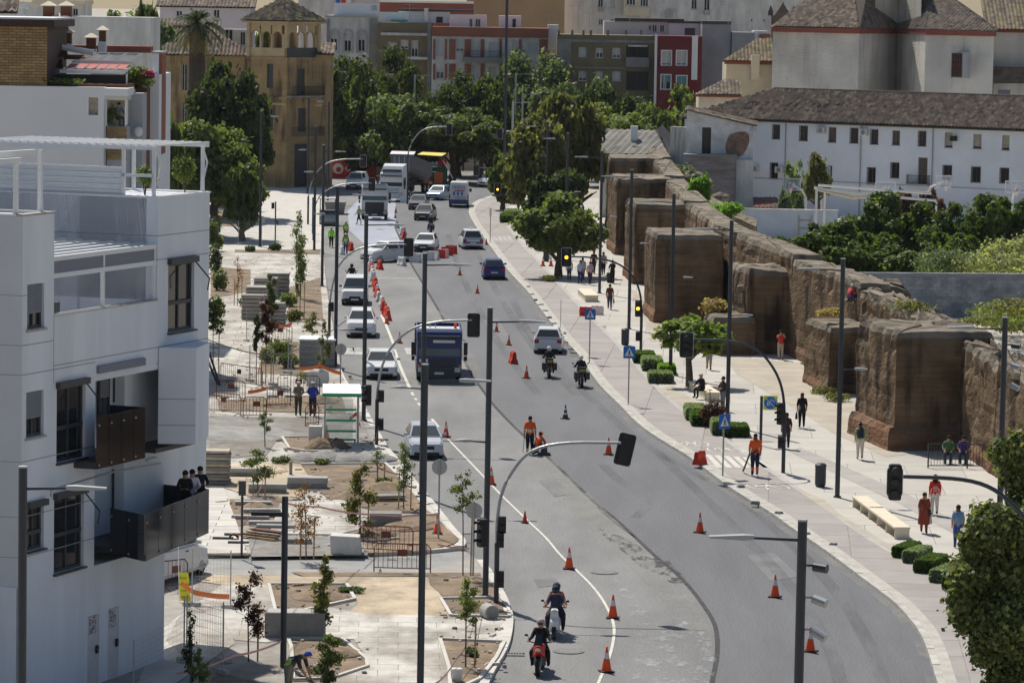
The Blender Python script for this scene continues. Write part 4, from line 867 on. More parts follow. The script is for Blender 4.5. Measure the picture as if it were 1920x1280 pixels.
# arcade
for side, n in (('L', 3), ('R', 3)):
    F_ = FL if side == 'L' else FR; z0, z1 = zt1, ztop-.2; m = MB(); m.box(0, wL, 0, .35, z0, z0+1.0); hw = (wL-.9)/3
    for i in range(n+1): x = .25+i*(hw+.02)*1.0+(.0 if i == 0 else 0); m.box(x-.13 if i else 0, x+.13 if i < n else wL, 0, .35, z0+1.0, z1-1.25)
    m.box(0, .35, -.002, .36, z0+1, z1); m.box(wL-.35, wL, -.002, .36, z0+1, z1)
    for i in range(n):
        cx = .25+hw*(i+.5); r = hw/2-.12; zs = z1-1.25-.0
        for k in range(10):
            t0, t1 = math.pi*k/10, math.pi*(k+1)/10; p0, p1 = (cx+math.cos(t0)*r, zs-.35+math.sin(t0)*r), (cx+math.cos(t1)*r, zs-.35+math.sin(t1)*r)
            m.add([(p0[0],0,p0[1]),(p0[0],0,z1-.3),(p1[0],0,z1-.3),(p1[0],0,p1[1])], [(0,1,2,3)]); m.add([(p0[0],0,p0[1]),(p1[0],0,p1[1]),(p1[0],.35,p1[1]),(p0[0],.35,p0[1])], [(0,1,2,3)])
    m.box(0, wL, -.01, .34, z1-.3, z1+.25); toL(m, side).build('arcade', mat('ochre_pale', (.55,.44,.26), .9, .12, .8), TH)
MB().prism([tuple(v*.8+(c4[2]/2)*.2) for v in c4], zt1-.1, zt1+.05).build('floor', 'ochre_wall', TH)
for v in (c4[1], c4[2], c4[3]): MB().obox(v.x*.96, v.y*.96, zt1, .4, .4, ztop-zt1, aL).build('corner_post', 'ochre_pale', TH)
MB().obox(c4[2].x*.62, c4[2].y*.62, zt1, 2.2, 2.2, ztop-zt1, aL).build('inner_room', 'ochre_wall', TH)
ap = Vector((c4[2].x/2, c4[2].y/2, ztop+2.6)); ev = [Vector((*(v*1.22-c4[2]*.11), ztop)) for v in c4]
for i in range(4): roof('roof_tiles', TH, [ev[i], ev[(i+1) % 4], ap], pitch=.42, h=.13, seed=60+i, mats=('tile_c', 'tile_a', 'tile_moss'))
MB().prism([tuple(v*1.18-c4[2]*.09) for v in c4], ztop-.25, ztop-.02).build('cornice', 'ochre_pale', TH)
m = MB().box(-.1, wR+.1, -.9, 0, AT(538,180,Yc)[1]-.15, AT(538,180,Yc)[1]); toL(m, 'R').build('balcony', 'concrete_dark', TH)
for yy in (180, 256):
    z = AT(538, yy, Yc)[1]; m = MB(); 
    for k in range(40): x = k*wR/39; m.box(x-.012, x+.012, -.85, -.82, z, z+1)
    m.box(0, wR, -.87, -.8, z+.97, z+1.02); toL(m, 'R').build('railing', 'black', TH)
m = MB().box(0, wR, -.02, .0, zt1+.0, zt1+1.05); toL(m, 'R').build('parapet_panel', 'frame_dark', TH)
wing = MB(); rx = uR*wR; wing.box(rx.x-.5, rx.x+1.3, rx.y-.5, rx.y+6, 0, AT(605,102,Yc)[1]); wing.build('side_wing', 'ochre_wall', TH)
roof('roof_tiles', TH, [(rx.x-.8, rx.y-.9, AT(605,103,Yc)[1]), (rx.x+1.7, rx.y-.9, AT(605,103,Yc)[1]), (rx.x+1.7, rx.y+3, AT(605,93,Yc)[1]+.6), (rx.x-.8, rx.y+3, AT(605,93,Yc)[1]+.6)], seed=70)
F = block('ochre_house', 'ochre house with a long tiled roof and shuttered windows behind the palm trunk', 412, 282, 480, 104, 'ochre_wall', [W_(303,130,313,157,shut=.6), W_(341,120,351,170,bars=True), W_(341,192,351,230,bars=True), W_(395,114,408,140,shut=.4), W_(462,120,474,150)], 9, group=None)
a, b, z = F.dim; roof('roof_tiles', F.root, [(a-.5,-.6,z),(b+.2,-.6,z),(b-5.5,4.5,z+3),(a-.5,4.5,z+3)], pitch=.42, h=.14, seed=71); MB().box(a-.5, b-5.5, 4.3, 4.7, z+2.95, z+3.25).build('ridge', 'tile_b', F.root)
F = block('ruined_annex', 'broken grey annex wall with black openings behind the tower house', 425, 380, 465, 55, 'white_dirty', [W_(421,55,437,85,pane='black'), W_(450,60,460,85,pane='black')], 5, group=None)
roof('roof_tiles', F.root, [(-8,-3,F.dim[2]-1.5),(2,-3,F.dim[2]-1.5),(2,2,F.dim[2]+1),(-8,2,F.dim[2]+1)], seed=72)
F = block('old_house', 'small ochre and pink houses at the top edge left of the lookout tower', 450, 300, 470, 14, 'pinkish', [W_(330,20,342,34), W_(400,18,412,34)], 8, group=None)
roof('roof_tiles', F.root, [(-.5,-.5,F.dim[2]),(11.5,-.5,F.dim[2]),(11.5,6,F.dim[2]+2.5),(-.5,6,F.dim[2]+2.5)], seed=73)

# white apartment building with brick attic (upper left)
mat('brick_gold', (.36,.255,.12), .9, .12, 1.2); mat('brown_cap', (.05,.025,.018), .7); mat('terracotta', (.17,.07,.035), .85, .1, 1)
Yb = 200; Xb = AT(0, 200, Yb)[0]
F = Fac(Xb, Yb, 0, 'apartment_building', 'white apartment building with a yellow brick attic and roof pergolas above the nearest building', 'building')
hole = F.rect(166,183,184,216); u0, u1 = F.uv(-60,200)[0], F.uv(195,200)[0]; zt = F.uv(90,162)[1]
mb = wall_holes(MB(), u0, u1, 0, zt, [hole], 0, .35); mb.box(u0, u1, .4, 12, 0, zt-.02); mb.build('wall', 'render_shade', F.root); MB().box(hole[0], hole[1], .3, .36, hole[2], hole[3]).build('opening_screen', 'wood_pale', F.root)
aq = F.rect(-60,50,88,160, .2); core = MB().box(aq[0], aq[1]-.01, .26, 9, aq[2], aq[3]).build('attic', 'brown_cap', F.root)
mat('brick_gold2', (.30,.20,.095), .9, .12, 1.2)
def bricks(parent, a, b, c, d, y, bw=.42, bh=.15, name='bricks', side=None):
    m = MB(); r_ = random.Random(3); j = 0; z = c
    while z < d:
        x = a-(j % 2)*bw/2
        while x < b:
            xa, xb = max(x, a), min(x+bw-.02, b)
            if xb-xa > .05: m.box(xa, xb, y, y+.06, z, min(z+bh-.025, d), r_.randrange(2))
            x += bw
        z += bh; j += 1
    o = m.build(name, ['brick_gold', 'brick_gold2'], parent); o['kind'] = 'stuff'; return o
bricks(F.root, aq[0]+.5, aq[1], aq[2], aq[3], .2)
MB().box(u0, F.uv(103,40)[0], -.3, 9, aq[3], aq[3]+.38).build('attic_cap', 'brown_cap', F.root); MB().box(u0, F.uv(103,40)[0]-.1, -.2, 9, aq[3]+.39, aq[3]+.5).build('roof_edge', 'white', F.root)
vent = F.rect(29,8,44,28); MB().lathe([(.13,vent[2]),(.13,vent[3]-.25),(.25,vent[3]-.22),(.28,vent[3])], (vent[0]+vent[1])/2, 2, 10).build('roof_vent', 'galv', F.root)
q = F.rect(200,237,238,300,1.0); MB().box(q[0], q[1], 1.06, 4, 0, q[3]).build('pier_core', 'render_grey', F.root); bricks(F.root, q[0], q[1], q[3]-1.8, q[3], 1.0, name='bricks')
pbox(F, 'terrace_slab', 'white', 196, 166, 240, 180, -.2, 3); pbox(F, 'parasol_roof', 'shutter', 196, 172, 238, 188, .3, 2.5)
for x in (197, 234): pbox(F, 'post', 'white', x, 188, x+3, 236, .5, .7)
pbox(F, 'terrace_back', 'cream', 197, 188, 234, 238, 3.2, 3.4)
# stepped side terraces receding
for x0, x1, y0, y1, m_ in ((240,253,175,330,'render_grey'),(253,262,165,330,'terracotta'),(262,284,140,330,'white')):
    a_ = F.rect(x0,y0,x1,y1,3+(x0-240)*.18); MB().box(a_[0], a_[1]+.4, 3+(x0-240)*.18, 14, 0, a_[3]).build('side_bay', m_, F.root)
for k in range(5):
    x = 256+k*6; q = F.rect(x, 205+k*2, x+5, 235+k*2, 6+k); MB().box(q[0], q[1], 5.5+k*.2, 5.6+k*.2, q[2], q[3]).build('balcony_shutter', 'shutter_brown', F.root)
q = F.rect(251,238,268,256,2.6); MB().ell(((q[0]+q[1])/2, 2.6, (q[2]+q[3])/2), (.25,.2,.28)).build('dish', 'white', F.root)
pbox(F, 'fin_wall', 'white', 285, 100, 296, 290, 8, 11); pbox(F, 'fin_wall', 'brick_red', 296, 100, 303, 290, 8.5, 11); pbox(F, 'fin_cap', 'concrete', 284, 97, 304, 101, 7.9, 11)
# roof terraces with pergolas
pbox(F, 'terrace_floor', 'terracotta', 90, 158, 240, 170, 1.5, 9); pbox(F, 'terrace_screen', 'frame_dark', 90, 140, 240, 158, 4, 4.2); pbox(F, 'terrace_wall', 'white', 170, 138, 270, 150, 8, 8.3)
m = MB(); a_ = F.rect(112,132,240,138,2.5); m.box(a_[0], a_[1], 2.4, 2.55, a_[2], a_[3]); m.box(a_[0]+.5, a_[1], 5, 5.15, a_[3]+.35, a_[3]+.5)
for k in range(8): x = a_[0]+.2+(a_[1]-a_[0]-.4)*k/7; m.box(x, x+.1, 2.4, 5.1, a_[3]+.02, a_[3]+.12)
m.build('pergola', 'white', F.root)
m = MB()
for k in range(6): x = a_[0]+.3+(a_[1]-a_[0]-.4)*k/6; m.add([(x,2.6,a_[3]+.1),(x+.45,2.6,a_[3]+.1),(x+.45,4.9,a_[3]+.3),(x,4.9,a_[3]+.3)], [(0,1,2,3)])
m.build('awning_cloth', mat('awning_red', (.45,.12,.11), .8), F.root)
for x in (236,): pbox(F, 'pergola_post', 'white', x, 135, x+3, 172, 2.4, 2.5)
m = MB(); q = F.rect(135,115,250,125,6); m.box(q[0],q[1],6,6.15,q[3]-.12,q[3]); q2 = F.rect(185,100,262,104,9); m.box(q2[0],q2[1],9,9.12,q2[3]-.1,q2[3])
for k in range(4): x = q[0]+(q[1]-q[0])*(k+.5)/4; m.tube([(x,6,q[3]),(x+.6,9,q2[3])], .06, 4)
m.build('pergola_frame', 'galv', F.root)
for x0, y0, x1, y1, d_ in ((89,96,128,108,5),(89,112,118,128,4),(118,104,160,112,6)): q = F.rect(x0,y0,x1,y1,d_); MB().add([(q[0],d_,q[2]),(q[1],d_,q[2]),(q[1]-.3,d_+2,q[3]),(q[0],d_+2,q[3])], [(0,1,2,3),(3,2,1,0)]).build('lean_roof', 'terracotta', F.root)
m = MB(); q = F.rect(92,85,175,99,7); m.tube([(q[0],7,q[3]),(q[1],7,q[2])], .18, 6); m.build('rolled_awning', 'white', F.root)
for k, (x0, x1, yc, y0, y1) in enumerate(((160,179,66,72,98),(184,198,52,58,98),(112,134,57,62,90),(101,127,27,33,78),(79,101,7,12,32),(112,134,14,12,32))):
    q = F.rect(x0,y0,x1,y1,9.5); o = MB().box(q[0], q[1], 9.5, 10.2, q[2], q[3]-.6).build('chimney', 'white' if k < 3 else 'terracotta', F.root)
    MB().box(q[0]+.04, q[1]-.04, 9.54, 10.16, q[3]-.6, q[3]).build('vent_block', 'terracotta', o); cx = (q[0]+q[1])/2; w2 = (q[1]-q[0])/2+.12; MB().loft([[(cx-w2*k_,9.85-.45*k_,q[3]+z_),(cx+w2*k_,9.85-.45*k_,q[3]+z_),(cx+w2*k_,9.85+.45*k_,q[3]+z_),(cx-w2*k_,9.85+.45*k_,q[3]+z_)] for k_, z_ in ((1,0),(1,.04),(.1,.28))]).build('cap', 'stone_pale', o)
o = pbox(F, 'roof_deck', 'brown_red', 90, 86, 282, 98, 10.3, 12)
F = block('apartment_building', 'plain white side wall with a cut corner behind the rooftop chimneys', 228, 133, 283, 32, 'white_dirty', [], 6, group=None)
F = block('apartment_building', 'white building with tan chimneys at the top left corner', 245, -20, 153, 4, 'white_dirty', [W_(136,16,146,30)], 6, group=None); pbox(F, 'roof_edge', 'cream', 60, 0, 158, 8, -.3, 5); 
roof('roof_tiles', thing('tiled_roof', 'dark tiled roof corner at the very top left', 'roof', (AT(-10,24,230)[0], 230, 0)), [(0,0,AT(0,24,230)[1]),(1.4,0,AT(0,24,230)[1]),(1.2,3,AT(0,24,230)[1]+1.4),(-1,3,AT(0,24,230)[1]+1.4)], seed=74)
# ------------------------------------------------------------------ nearest building: white apartments, in the shade of their own bulk
AA = math.atan2(.933, .36); PX0, PY0 = G(305, 1245)
du = (108.5-PY0)/math.sin(AA); BX, BY = PX0+math.cos(AA)*du, PY0+math.sin(AA)*du
_b = Fac(BX, BY, AA); _u = _b.uv(42, 560)[0]; BX += math.cos(AA)*_u; BY += math.sin(AA)*_u
B = Fac(BX, BY, AA, 'white_apartment_building', 'nearest white apartment building with dark glass balconies and roof-terrace pergola', 'building')
Z = lambda px, py, d=0: B.uv(px, py, d)[1]; U = lambda px, py=600, d=0: B.uv(px, py, d)[0]
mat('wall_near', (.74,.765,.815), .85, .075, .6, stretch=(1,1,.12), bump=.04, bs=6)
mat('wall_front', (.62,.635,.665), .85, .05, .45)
uE = U(391); uC = U(308, 1240); zT = Z(391, 362); zTL = Z(103, 400); zB = Z(100, 1098)
u295 = U(295, 540); u100 = U(101, 590); u177 = U(178, 800); DEP = 9; RD = 6.2
def ZW(py, u, d, px=200): Yw = BY+math.sin(AA)*u+math.cos(AA)*d; return AT(px, py, Yw)[1]
z_par = Z(200, 578); z_slab = Z(250, 690); zroomtop = Z(70, 400)
# upper body: stair-stepped volumes
holes = [B.rect(51,532,83,616), B.rect(49,733,82,818), B.rect(106,722,160,862), B.rect(50,948,82,1030), B.rect(101,928,157,1068)]
mb = wall_holes(MB(), 0, u100, zB, zTL, [holes[0], holes[1], holes[3]], 0, .16)
mb2 = wall_holes(MB(), u100, u177, zB, z_slab, [holes[2], holes[4]], 0, .16); merge(mb, mb2)
mb.box(.42, u100-.01, .4, DEP, zB+.02, zTL-.02); mb.box(u100, u177, .4, 2.4, zB+.02, z_slab-.05)
hR = B.rect(315,492,364,620)
mb3 = wall_holes(MB(), u295, uE, Z(340, 672), zT, [hR], 0, .16); merge(mb, mb3); mb.box(u295, uE, .4, 2.8, Z(340,672), zT-.02)
mb.box(-6, uE+.0, RD, DEP-.02, zB+.02, zT); mb.box(u295, uE, 2.7, RD, z_slab, zT)                       # recessed core behind the terrace
mb.add([(u295,0,z_par),(u295,RD+.02,z_par),(u295,RD+.02,zT),(u295,0,zT),(uE,0,Z(340,672)),(uE,.45,Z(340,672)),(uE,.45,zT),(uE,0,zT),(u295,0,zT),(uE,0,zT),(uE,RD,zT),(u295,RD,zT)], [(0,3,2,1),(4,5,6,7),(8,9,10,11)])
mb.box(u100, u295, 0, .28, z_slab, z_par); mb.box(u100, u295, .3, RD, z_slab, z_slab+.25); mb.box(u100, u295, 2.6, RD, zB, z_slab)
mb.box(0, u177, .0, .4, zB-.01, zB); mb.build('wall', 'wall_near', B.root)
for a_, d_, zz in ((0, u100, zTL), ): MB().box(-.03, u100+.03, -.03, .28, zz, zz+.06).box(-.03, .25, .28, DEP, zz, zz+.06).box(u100-.2, u100+.03, .28, DEP, zz, zz+.06).build('coping', 'concrete', B.root)
MB().box(u295-.03, uE+.03, -.03, .25, zT, zT+.05).box(uE-.22, uE+.03, .25, 4, zT, zT+.05).box(u295-.03, u295+.2, .25, 7.5, zT, zT+.05).build('coping', 'white', B.root)
MB().box(u100, u295, -.03, .3, z_par, z_par+.04).build('coping', 'concrete', B.root)
# frontal side, turned to the street camera
fA = R(180-14); c_, s_ = math.cos(fA-AA), math.sin(fA-AA)
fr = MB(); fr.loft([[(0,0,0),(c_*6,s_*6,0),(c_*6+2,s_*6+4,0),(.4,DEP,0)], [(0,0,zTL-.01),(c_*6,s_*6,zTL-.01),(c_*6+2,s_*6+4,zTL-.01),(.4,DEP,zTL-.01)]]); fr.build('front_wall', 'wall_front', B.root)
MB().loft([[(0,-.03,z),(c_*6,s_*6-.03,z),(c_*6,s_*6+.25,z),(0,.25,z)] for z in (zTL, zTL+.06)]).build('coping', 'white', B.root)
# panel joints
j = MB()
for py in (552, 645, 700, 862, 965, 1040):
    z = Z(60, py); j.box(-.004, u100 if py < 690 else u177, -.006, .0, z-.012, z+.012) if not any(h[2]-.1 < z < h[3]+.1 for h in holes[:1]) else j.box(-.004, .25, -.006, 0, z-.012, z+.012)
    j.loft([[(0,-.012,z-.01),(c_*6,s_*6-.012,z-.01),(c_*6,s_*6,z-.01),(0,0,z-.01)],[(0,-.012,z+.01),(c_*6,s_*6-.012,z+.01),(c_*6,s_*6,z+.01),(0,0,z+.01)]])
for py in (436, 480): z = Z(350, py); j.box(u295, uE, -.006, 0, z-.012, z+.012); j.box(u295-.006, u295, 0, RD, z-.012, z+.012)
for px in (101,): j.box(U(px)-.01, U(px)+.01, -.006, 0, z_slab, z_par)
z = Z(300, 650); j.box(u100, uE, -.006, 0, z-.012, z+.012); j.build('panel_joints', 'panel_joint', B.root)
# windows of the main face
def bigwin(h, split=.45, awn=True, arm=True, lab=None, shutter=0):
    F_ = B; a, b, c, d = h; o = window(F_, h, .16, 'frame_dark', 'glass_dark', mull=1, shut=shutter, shutm='shutter_grey', sill=False)
    zc = c+(d-c)*split; MB().box(a+.05, b-.05, .06, .12, zc-.06, zc+.06).build('transom', 'frame_dark', o); MB().box(a-.04, b+.04, -.12, .1, c-.06, c-.003).build('sill', 'frame_dark', o)
    if awn:
        MB().box(a-.06, b+.04, -.16, .1, d-.02, d+.16).build('blind_box', 'frame_dark', o)
        if arm: MB().tube([(b-.05,-.05,d),(b-.02,-.55,d-(d-c)*.25),(b-.06,-.5,d-(d-c)*.42)], .025, 5).build('blind_arm', 'frame_dark', o)
    return o
bigwin(hR, .42); bigwin(holes[2], .45); bigwin(holes[4], .5); bigwin(holes[3], .4, arm=False); 
window(B, holes[0], .16, 'frame_dark', 'glass_dark', shut=.65, shutm='shutter_grey', mull=1); window(B, holes[1], .16, 'frame_dark', 'glass_dark', shut=.6, shutm='shutter_grey', mull=1)
# terrace: conservatory frame, beams, folded furniture
m = MB(); zt2, zm = Z(200, 470)+.15, Z(200, 500)
zr = Z(296, 462)
for u in (u100+.04, U(198, 540), u295-.06): m.box(u-.05, u+.05, .05, .15, z_par, zr)
for zz in (zr, Z(200, 505)): m.box(u100, u295, .04, .16, zz-.07, zz+.07)
m.build('terrace_frame', 'white', B.root)
MB().box(u100, u295, .06, .1, Z(200,505)+.07, zr-.06).build('terrace_blind', 'shutter_grey', B.root)
m = MB()
for k in range(9): y = .4+k*.55; m.box(u100, u295, y, y+.12, zr-.02+k*.01, zr+.1+k*.01)
m.build('terrace_beams', 'white', B.root)
MB().box(u100, u100+.9, RD-.3, RD, z_slab, z_par+1.6).build('terrace_door', 'glass_dark', B.root)
m = MB()
for k in range(5): m.tube([(u100+.05,.5+.1*k,zr+.25+k*.09),(u100+1.5+.1*k,1.4,zr+.2+k*.07)], .03, 4)
m.build('folded_lounger', 'frame_dark', B.root)
MB().box(u100+.5, u100+.9, .6, 1, z_par-.1, z_par+.25).box(u100+1.1, u100+1.5, .6, 1, z_par-.1, z_par+.3).build('planter_boxes', 'frame_dark', B.root)
# third-floor recess with glass balcony, then the square bay
zrc, zr0 = Z(200, 690), Z(250, 940)
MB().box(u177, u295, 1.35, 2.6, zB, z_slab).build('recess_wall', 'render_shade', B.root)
MB().box(u177, uE, 0, 2.6, z_slab-.18, z_slab-.002).build('recess_slab', 'wall_near', B.root)
FR_ = lambda x0, y0, x1, y1, d: B.rect(x0, y0, x1, y1, d)
def rwin(r, d, name='window', **k):
    h = FR_(*r, d); m = MB(); a, b, c, e = h; t = .07
    m.box(a, a+t, d-.06, d, c, e); m.box(b-t, b, d-.06, d, c, e); m.box(a, b, d-.058, d-.001, e-t, e); m.box(a, b, d-.058, d-.001, c, c+t); o = m.build(name, 'frame_dark', B.root)
    MB().box(a+t, b-t, d-.03, d-.004, c+t, e-t).build('pane', 'glass_dark', o); s = MB(); z = e-t
    while z > e-(e-c)*k.get('shut', .4): s.box(a+t, b-t, d-.055, d-.035, z-.06, z); z -= .075
    s.build('shutter', 'shutter_grey', o); return o
rwin((212,696,247,750), 1.3); rwin((183,705,203,800), 1.3, 'balcony_door'); rwin((210,876,244,962), 1.3, 'balcony_door', shut=.35); rwin((270,860,304,930), 1.3, shut=.2)
MB().box(U(181,690), U(268,690), -.1, 1.0, Z(225,692), Z(225,678)).build('balcony_awning', 'shutter_grey', B.root)
# square bay seen face-on: built in its own turned frame
xb0, yb0 = AT(296, 830, 115.6)[0], 115.6
Bf = Fac(xb0, yb0, R(2)); wb = Bf.uv(367, 750)[0]; zb0, zb1 = Bf.uv(330, 832)[1], Bf.uv(330, 664)[1]+.2
def toB(mb): return mb.xf((Matrix.Translation((BX, BY, 0)) @ Matrix.Rotation(AA, 4, 'Z')).inverted() @ Matrix.Translation((xb0, yb0, 0)) @ Matrix.Rotation(R(2), 4, 'Z'))
toB(MB().loft([[(0,0,z),(wb,0,z),(wb+.32,1.9,z),(.6,3.5,z)] for z in (zb0, zb1)])).build('bay', 'wall_near', B.root)
jm = MB()
for py in (748, 797): z = Bf.uv(330, py)[1]; jm.box(0, wb, -.006, 0, z-.01, z+.01)
toB(jm).build('panel_joints', 'panel_joint', B.root)
# lower back wall and ground floor
x1, y1 = AT(388, 900, 121.5)[0], 121.5
MB().box(u295-.4, U(386, 900, .9), .9, 2.6, zB, z_slab-.2).build('lower_wall', 'wall_near', B.root)
MB().box(U(270,840,.2), U(341,840,.2), -.2, .9, Z(310,842), Z(310,834)).build('door_canopy', 'frame_dark', B.root)
dr = [B.rect(165,1153,186,1290), B.rect(203,1139,223,1270)]
gz = Z(180, 1075)
g = wall_holes(MB(), -.1, uC, 0, gz+.25, [(r[0], r[1], max(r[2], .05), r[3]) for r in dr], .02, .06); g.box(-.1, uC, .1, DEP, 0, gz+.24); g.add([(uC,.02,0),(uC,.1,0),(uC,.1,gz+.25),(uC,.02,gz+.25)], [(0,1,2,3)]); g.build('ground_floor_wall', 'wall_near', B.root)
mat('door_pale', (.62,.58,.60), .6, .06, 3); stainmat('scribble', (.10,.09,.13), .5, .53, 6, .6, (1,1,3))
for r in dr:
    o = MB().box(r[0]+.02, r[1]-.02, .03, .075, max(r[2], .05), r[3]-.02).build('service_door', 'door_pale', B.root); zc = Z((r[0]+r[1])*0+215, 1205)
    MB().box(r[1]-.2, r[1]-.08, -.03, .03, zc-.12, zc+.12).box(r[1]-.3, r[1]-.1, -.05, -.02, zc+.02, zc+.06).build('handle', 'black', o)
    MB().add([(r[0]+.1,.026,1.7),(r[1]-.15,.026,1.7),(r[1]-.15,.026,2.5),(r[0]+.1,.026,2.5)], [(0,1,2,3)]).build('scribble', 'scribble', o)
# glass balconies with screws and mirror-dark panels
def glassbal(pts, z0, z1, n, label, names='glass_panel'):
    o = None
    for (a, b), k in zip(zip(pts, pts[1:]), n):
        for i in range(k):
            p = Vector(a).lerp(Vector(b), i/k); q = Vector(a).lerp(Vector(b), (i+1)/k); d = (q-p); L_ = d.length; ang = math.atan2(d.y, d.x); c = (p+q)/2
            MB().obox(c.x, c.y, z0, L_-.03, .03, z1-z0, ang).build('glass_panel', 'glass_smoke', B.root)
            f = d.normalized(); n_ = Vector((f.y, -f.x))
            for zz in (z0+.12, z1-.25):
                s = p+f*.12+n_*.03; MB().ell((s.x, s.y, zz), (.035,.035,.035), 6, 4).build('fixing', 'galv', B.root)
    mbx = MB().prism([tuple(p) for p in pts]+[(pts[-1][0], 1.3), (pts[0][0], 1.3)], z0, z0+.2); return mbx.build('balcony_slab', 'frame_dark', B.root)
L3 = lambda px, py, d: B.uv(px, py, d)
d1 = -.75; a_ = L3(181, 780, d1); b_ = L3(275, 780, d1)
glassbal([(a_[0], d1), (b_[0]-.1, d1), (b_[0]-.05, .5)], Z(230, 868, d1), Z(230, 772, d1), (4, 1), '')
# lower balcony reaches out square to the street
P1 = (G(0,0)[0],0); zt_b, zb_b = 5.55, 3.75
def atL(px, Yd): X = AT(px, 960, Yd)[0]; v = Vector((X-BX, Yd-BY)); return (v.x*math.cos(AA)+v.y*math.sin(AA), -v.x*math.sin(AA)+v.y*math.cos(AA))
Ya = 111.0; zt_b = AT(272, 965, Ya)[1]; zb_b = AT(272, 1052, Ya)[1]
pA, pB, pC = atL(207, 112.5), atL(272, Ya), atL(391, 117.2)
glassbal([pA, pB, pC, (pC[0]+.3, 1.0)], zb_b, zt_b, (2, 5, 1), '')
m = MB(); m.tube([(atL(173, 108)[0], -.3, Z(173,905)), (atL(173,108)[0], -.3, Z(173,900)+.1), (U(183,880), -.45, Z(180,884)), (U(268,864), -.6, Z(268,866))], .035, 6); o = m.build('lamp_bracket', 'metal_grey', B.root)
q = L3(285, 861, -.6); MB().ell((q[0], -.6, q[1]), (.42,.14,.08), 12, 6).build('lamp_head', 'white_dirty', o)
# roof terrace: corrugated screen, white pergola, louvred canopy
uS = u295+.12; zc1 = ZW(313, uS, 3.0); m = MB(); z = zT+.02; k = 0
while z < zc1: m.box(uS-(k % 2)*.035, uS+.05, 1.25, 7.6, z, z+.085); z += .09; k += 1
m.build('corrugated_screen', 'white', B.root)
zp = ZW(274, uE, .3, 385); m = MB()
for u, y in ((uE-.12, .15), (u295+.1, .15), (uE-.12, 2.6), (u295+.1, 1.2)): m.box(u-.05, u+.05, y, y+.1, zT, zp)
for u in (u295+.02, uE-.2): m.box(u, u+.14, .0, 6.6, zp-.02, zp+.1)
for k in range(22): y = k*.3; m.box(u295-.05, uE-.05, y, y+.06, zp+.1, zp+.15)
for u in (u295+.3, uE-.1): m.tube([(u-.25,.1,zp),(u-.1,0,zp-.5),(u-.3,.05,zp-1.1)], .035, 4)
m.box(u295+.05, u295+.12, .2, 1.3, zT+.62, zT+.72); m.build('pergola', 'white', B.root)
m = MB(); 
for px, y0, y1 in ((62,282,372),(16,298,398)): u = U(px, 330, .6); m.box(u-.06, u+.06, .3, .42, zTL, Z(px, y0, .4))
u0_, u1_ = U(-30, 300, .4), U(62, 300, .4); zz = Z(60, 284, .4); m.box(u0_, u1_, .3, .42, zz-.1, zz+.06); m.box(u0_, U(18,300,.4), .0, .1, Z(16,300,.1)-.1, Z(16,300,.1)+.05); m.build('terrace_posts', 'white', B.root)
m = MB(); zl = ZW(262, u100, 6.5, 60)
for k in range(12): m.box(u100-3, u295-1.2-k*.06, 5.5+k*.2, 5.57+k*.2, zl+k*.06, zl+.05+k*.06)
m.box(u100-3, u295-1.1, 5.3, 5.45, zl-.15, zl); m.build('louvre_canopy', 'shutter', B.root)
MB().box(u100, u295-.8, 7.2, 8.8, zT, ZW(285,u100,7.2,100)).build('roof_room', 'render_grey', B.root)
# ------------------------------------------------------------------ vegetation
leafmat('leaf_dark', (.028,.044,.018), (.088,.115,.048)); leafmat('leaf_mid', (.045,.068,.024), (.145,.178,.07)); leafmat('leaf_bright', (.095,.125,.042), (.22,.26,.10))
leafmat('leaf_olive', (.085,.092,.04), (.20,.20,.09)); leafmat('leaf_grey', (0.083,0.112,0.068), (0.195,0.240,0.150)); leafmat('leaf_orange_tree', (.04,.068,.02), (.13,.175,.05))
leafmat('leaf_purple', (0.045,0.021,0.024), (0.120,0.053,0.053)); leafmat('leaf_red', (0.150,0.060,0.038), (0.300,0.165,0.060)); leafmat('leaf_pale', (0.220,0.240,0.120), (0.420,0.430,0.280)); leafmat('straw', (0.280,0.200,0.090), (0.450,0.350,0.180))
leafmat('bougainvillea', (0.300,0.020,0.140), (0.500,0.050,0.260)); leafmat('magnolia', (0.060,0.083,0.027), (0.210,0.180,0.060)); leafmat('hedge_green', (0.053,0.098,0.033), (0.120,0.180,0.060)); leafmat('hedge_grey', (0.150,0.195,0.150), (0.300,0.360,0.285)); leafmat('vine', (0.105,0.210,0.022), (0.240,0.405,0.060))
leafmat('leaf_lime', (.12,.17,.045), (.25,.31,.10))
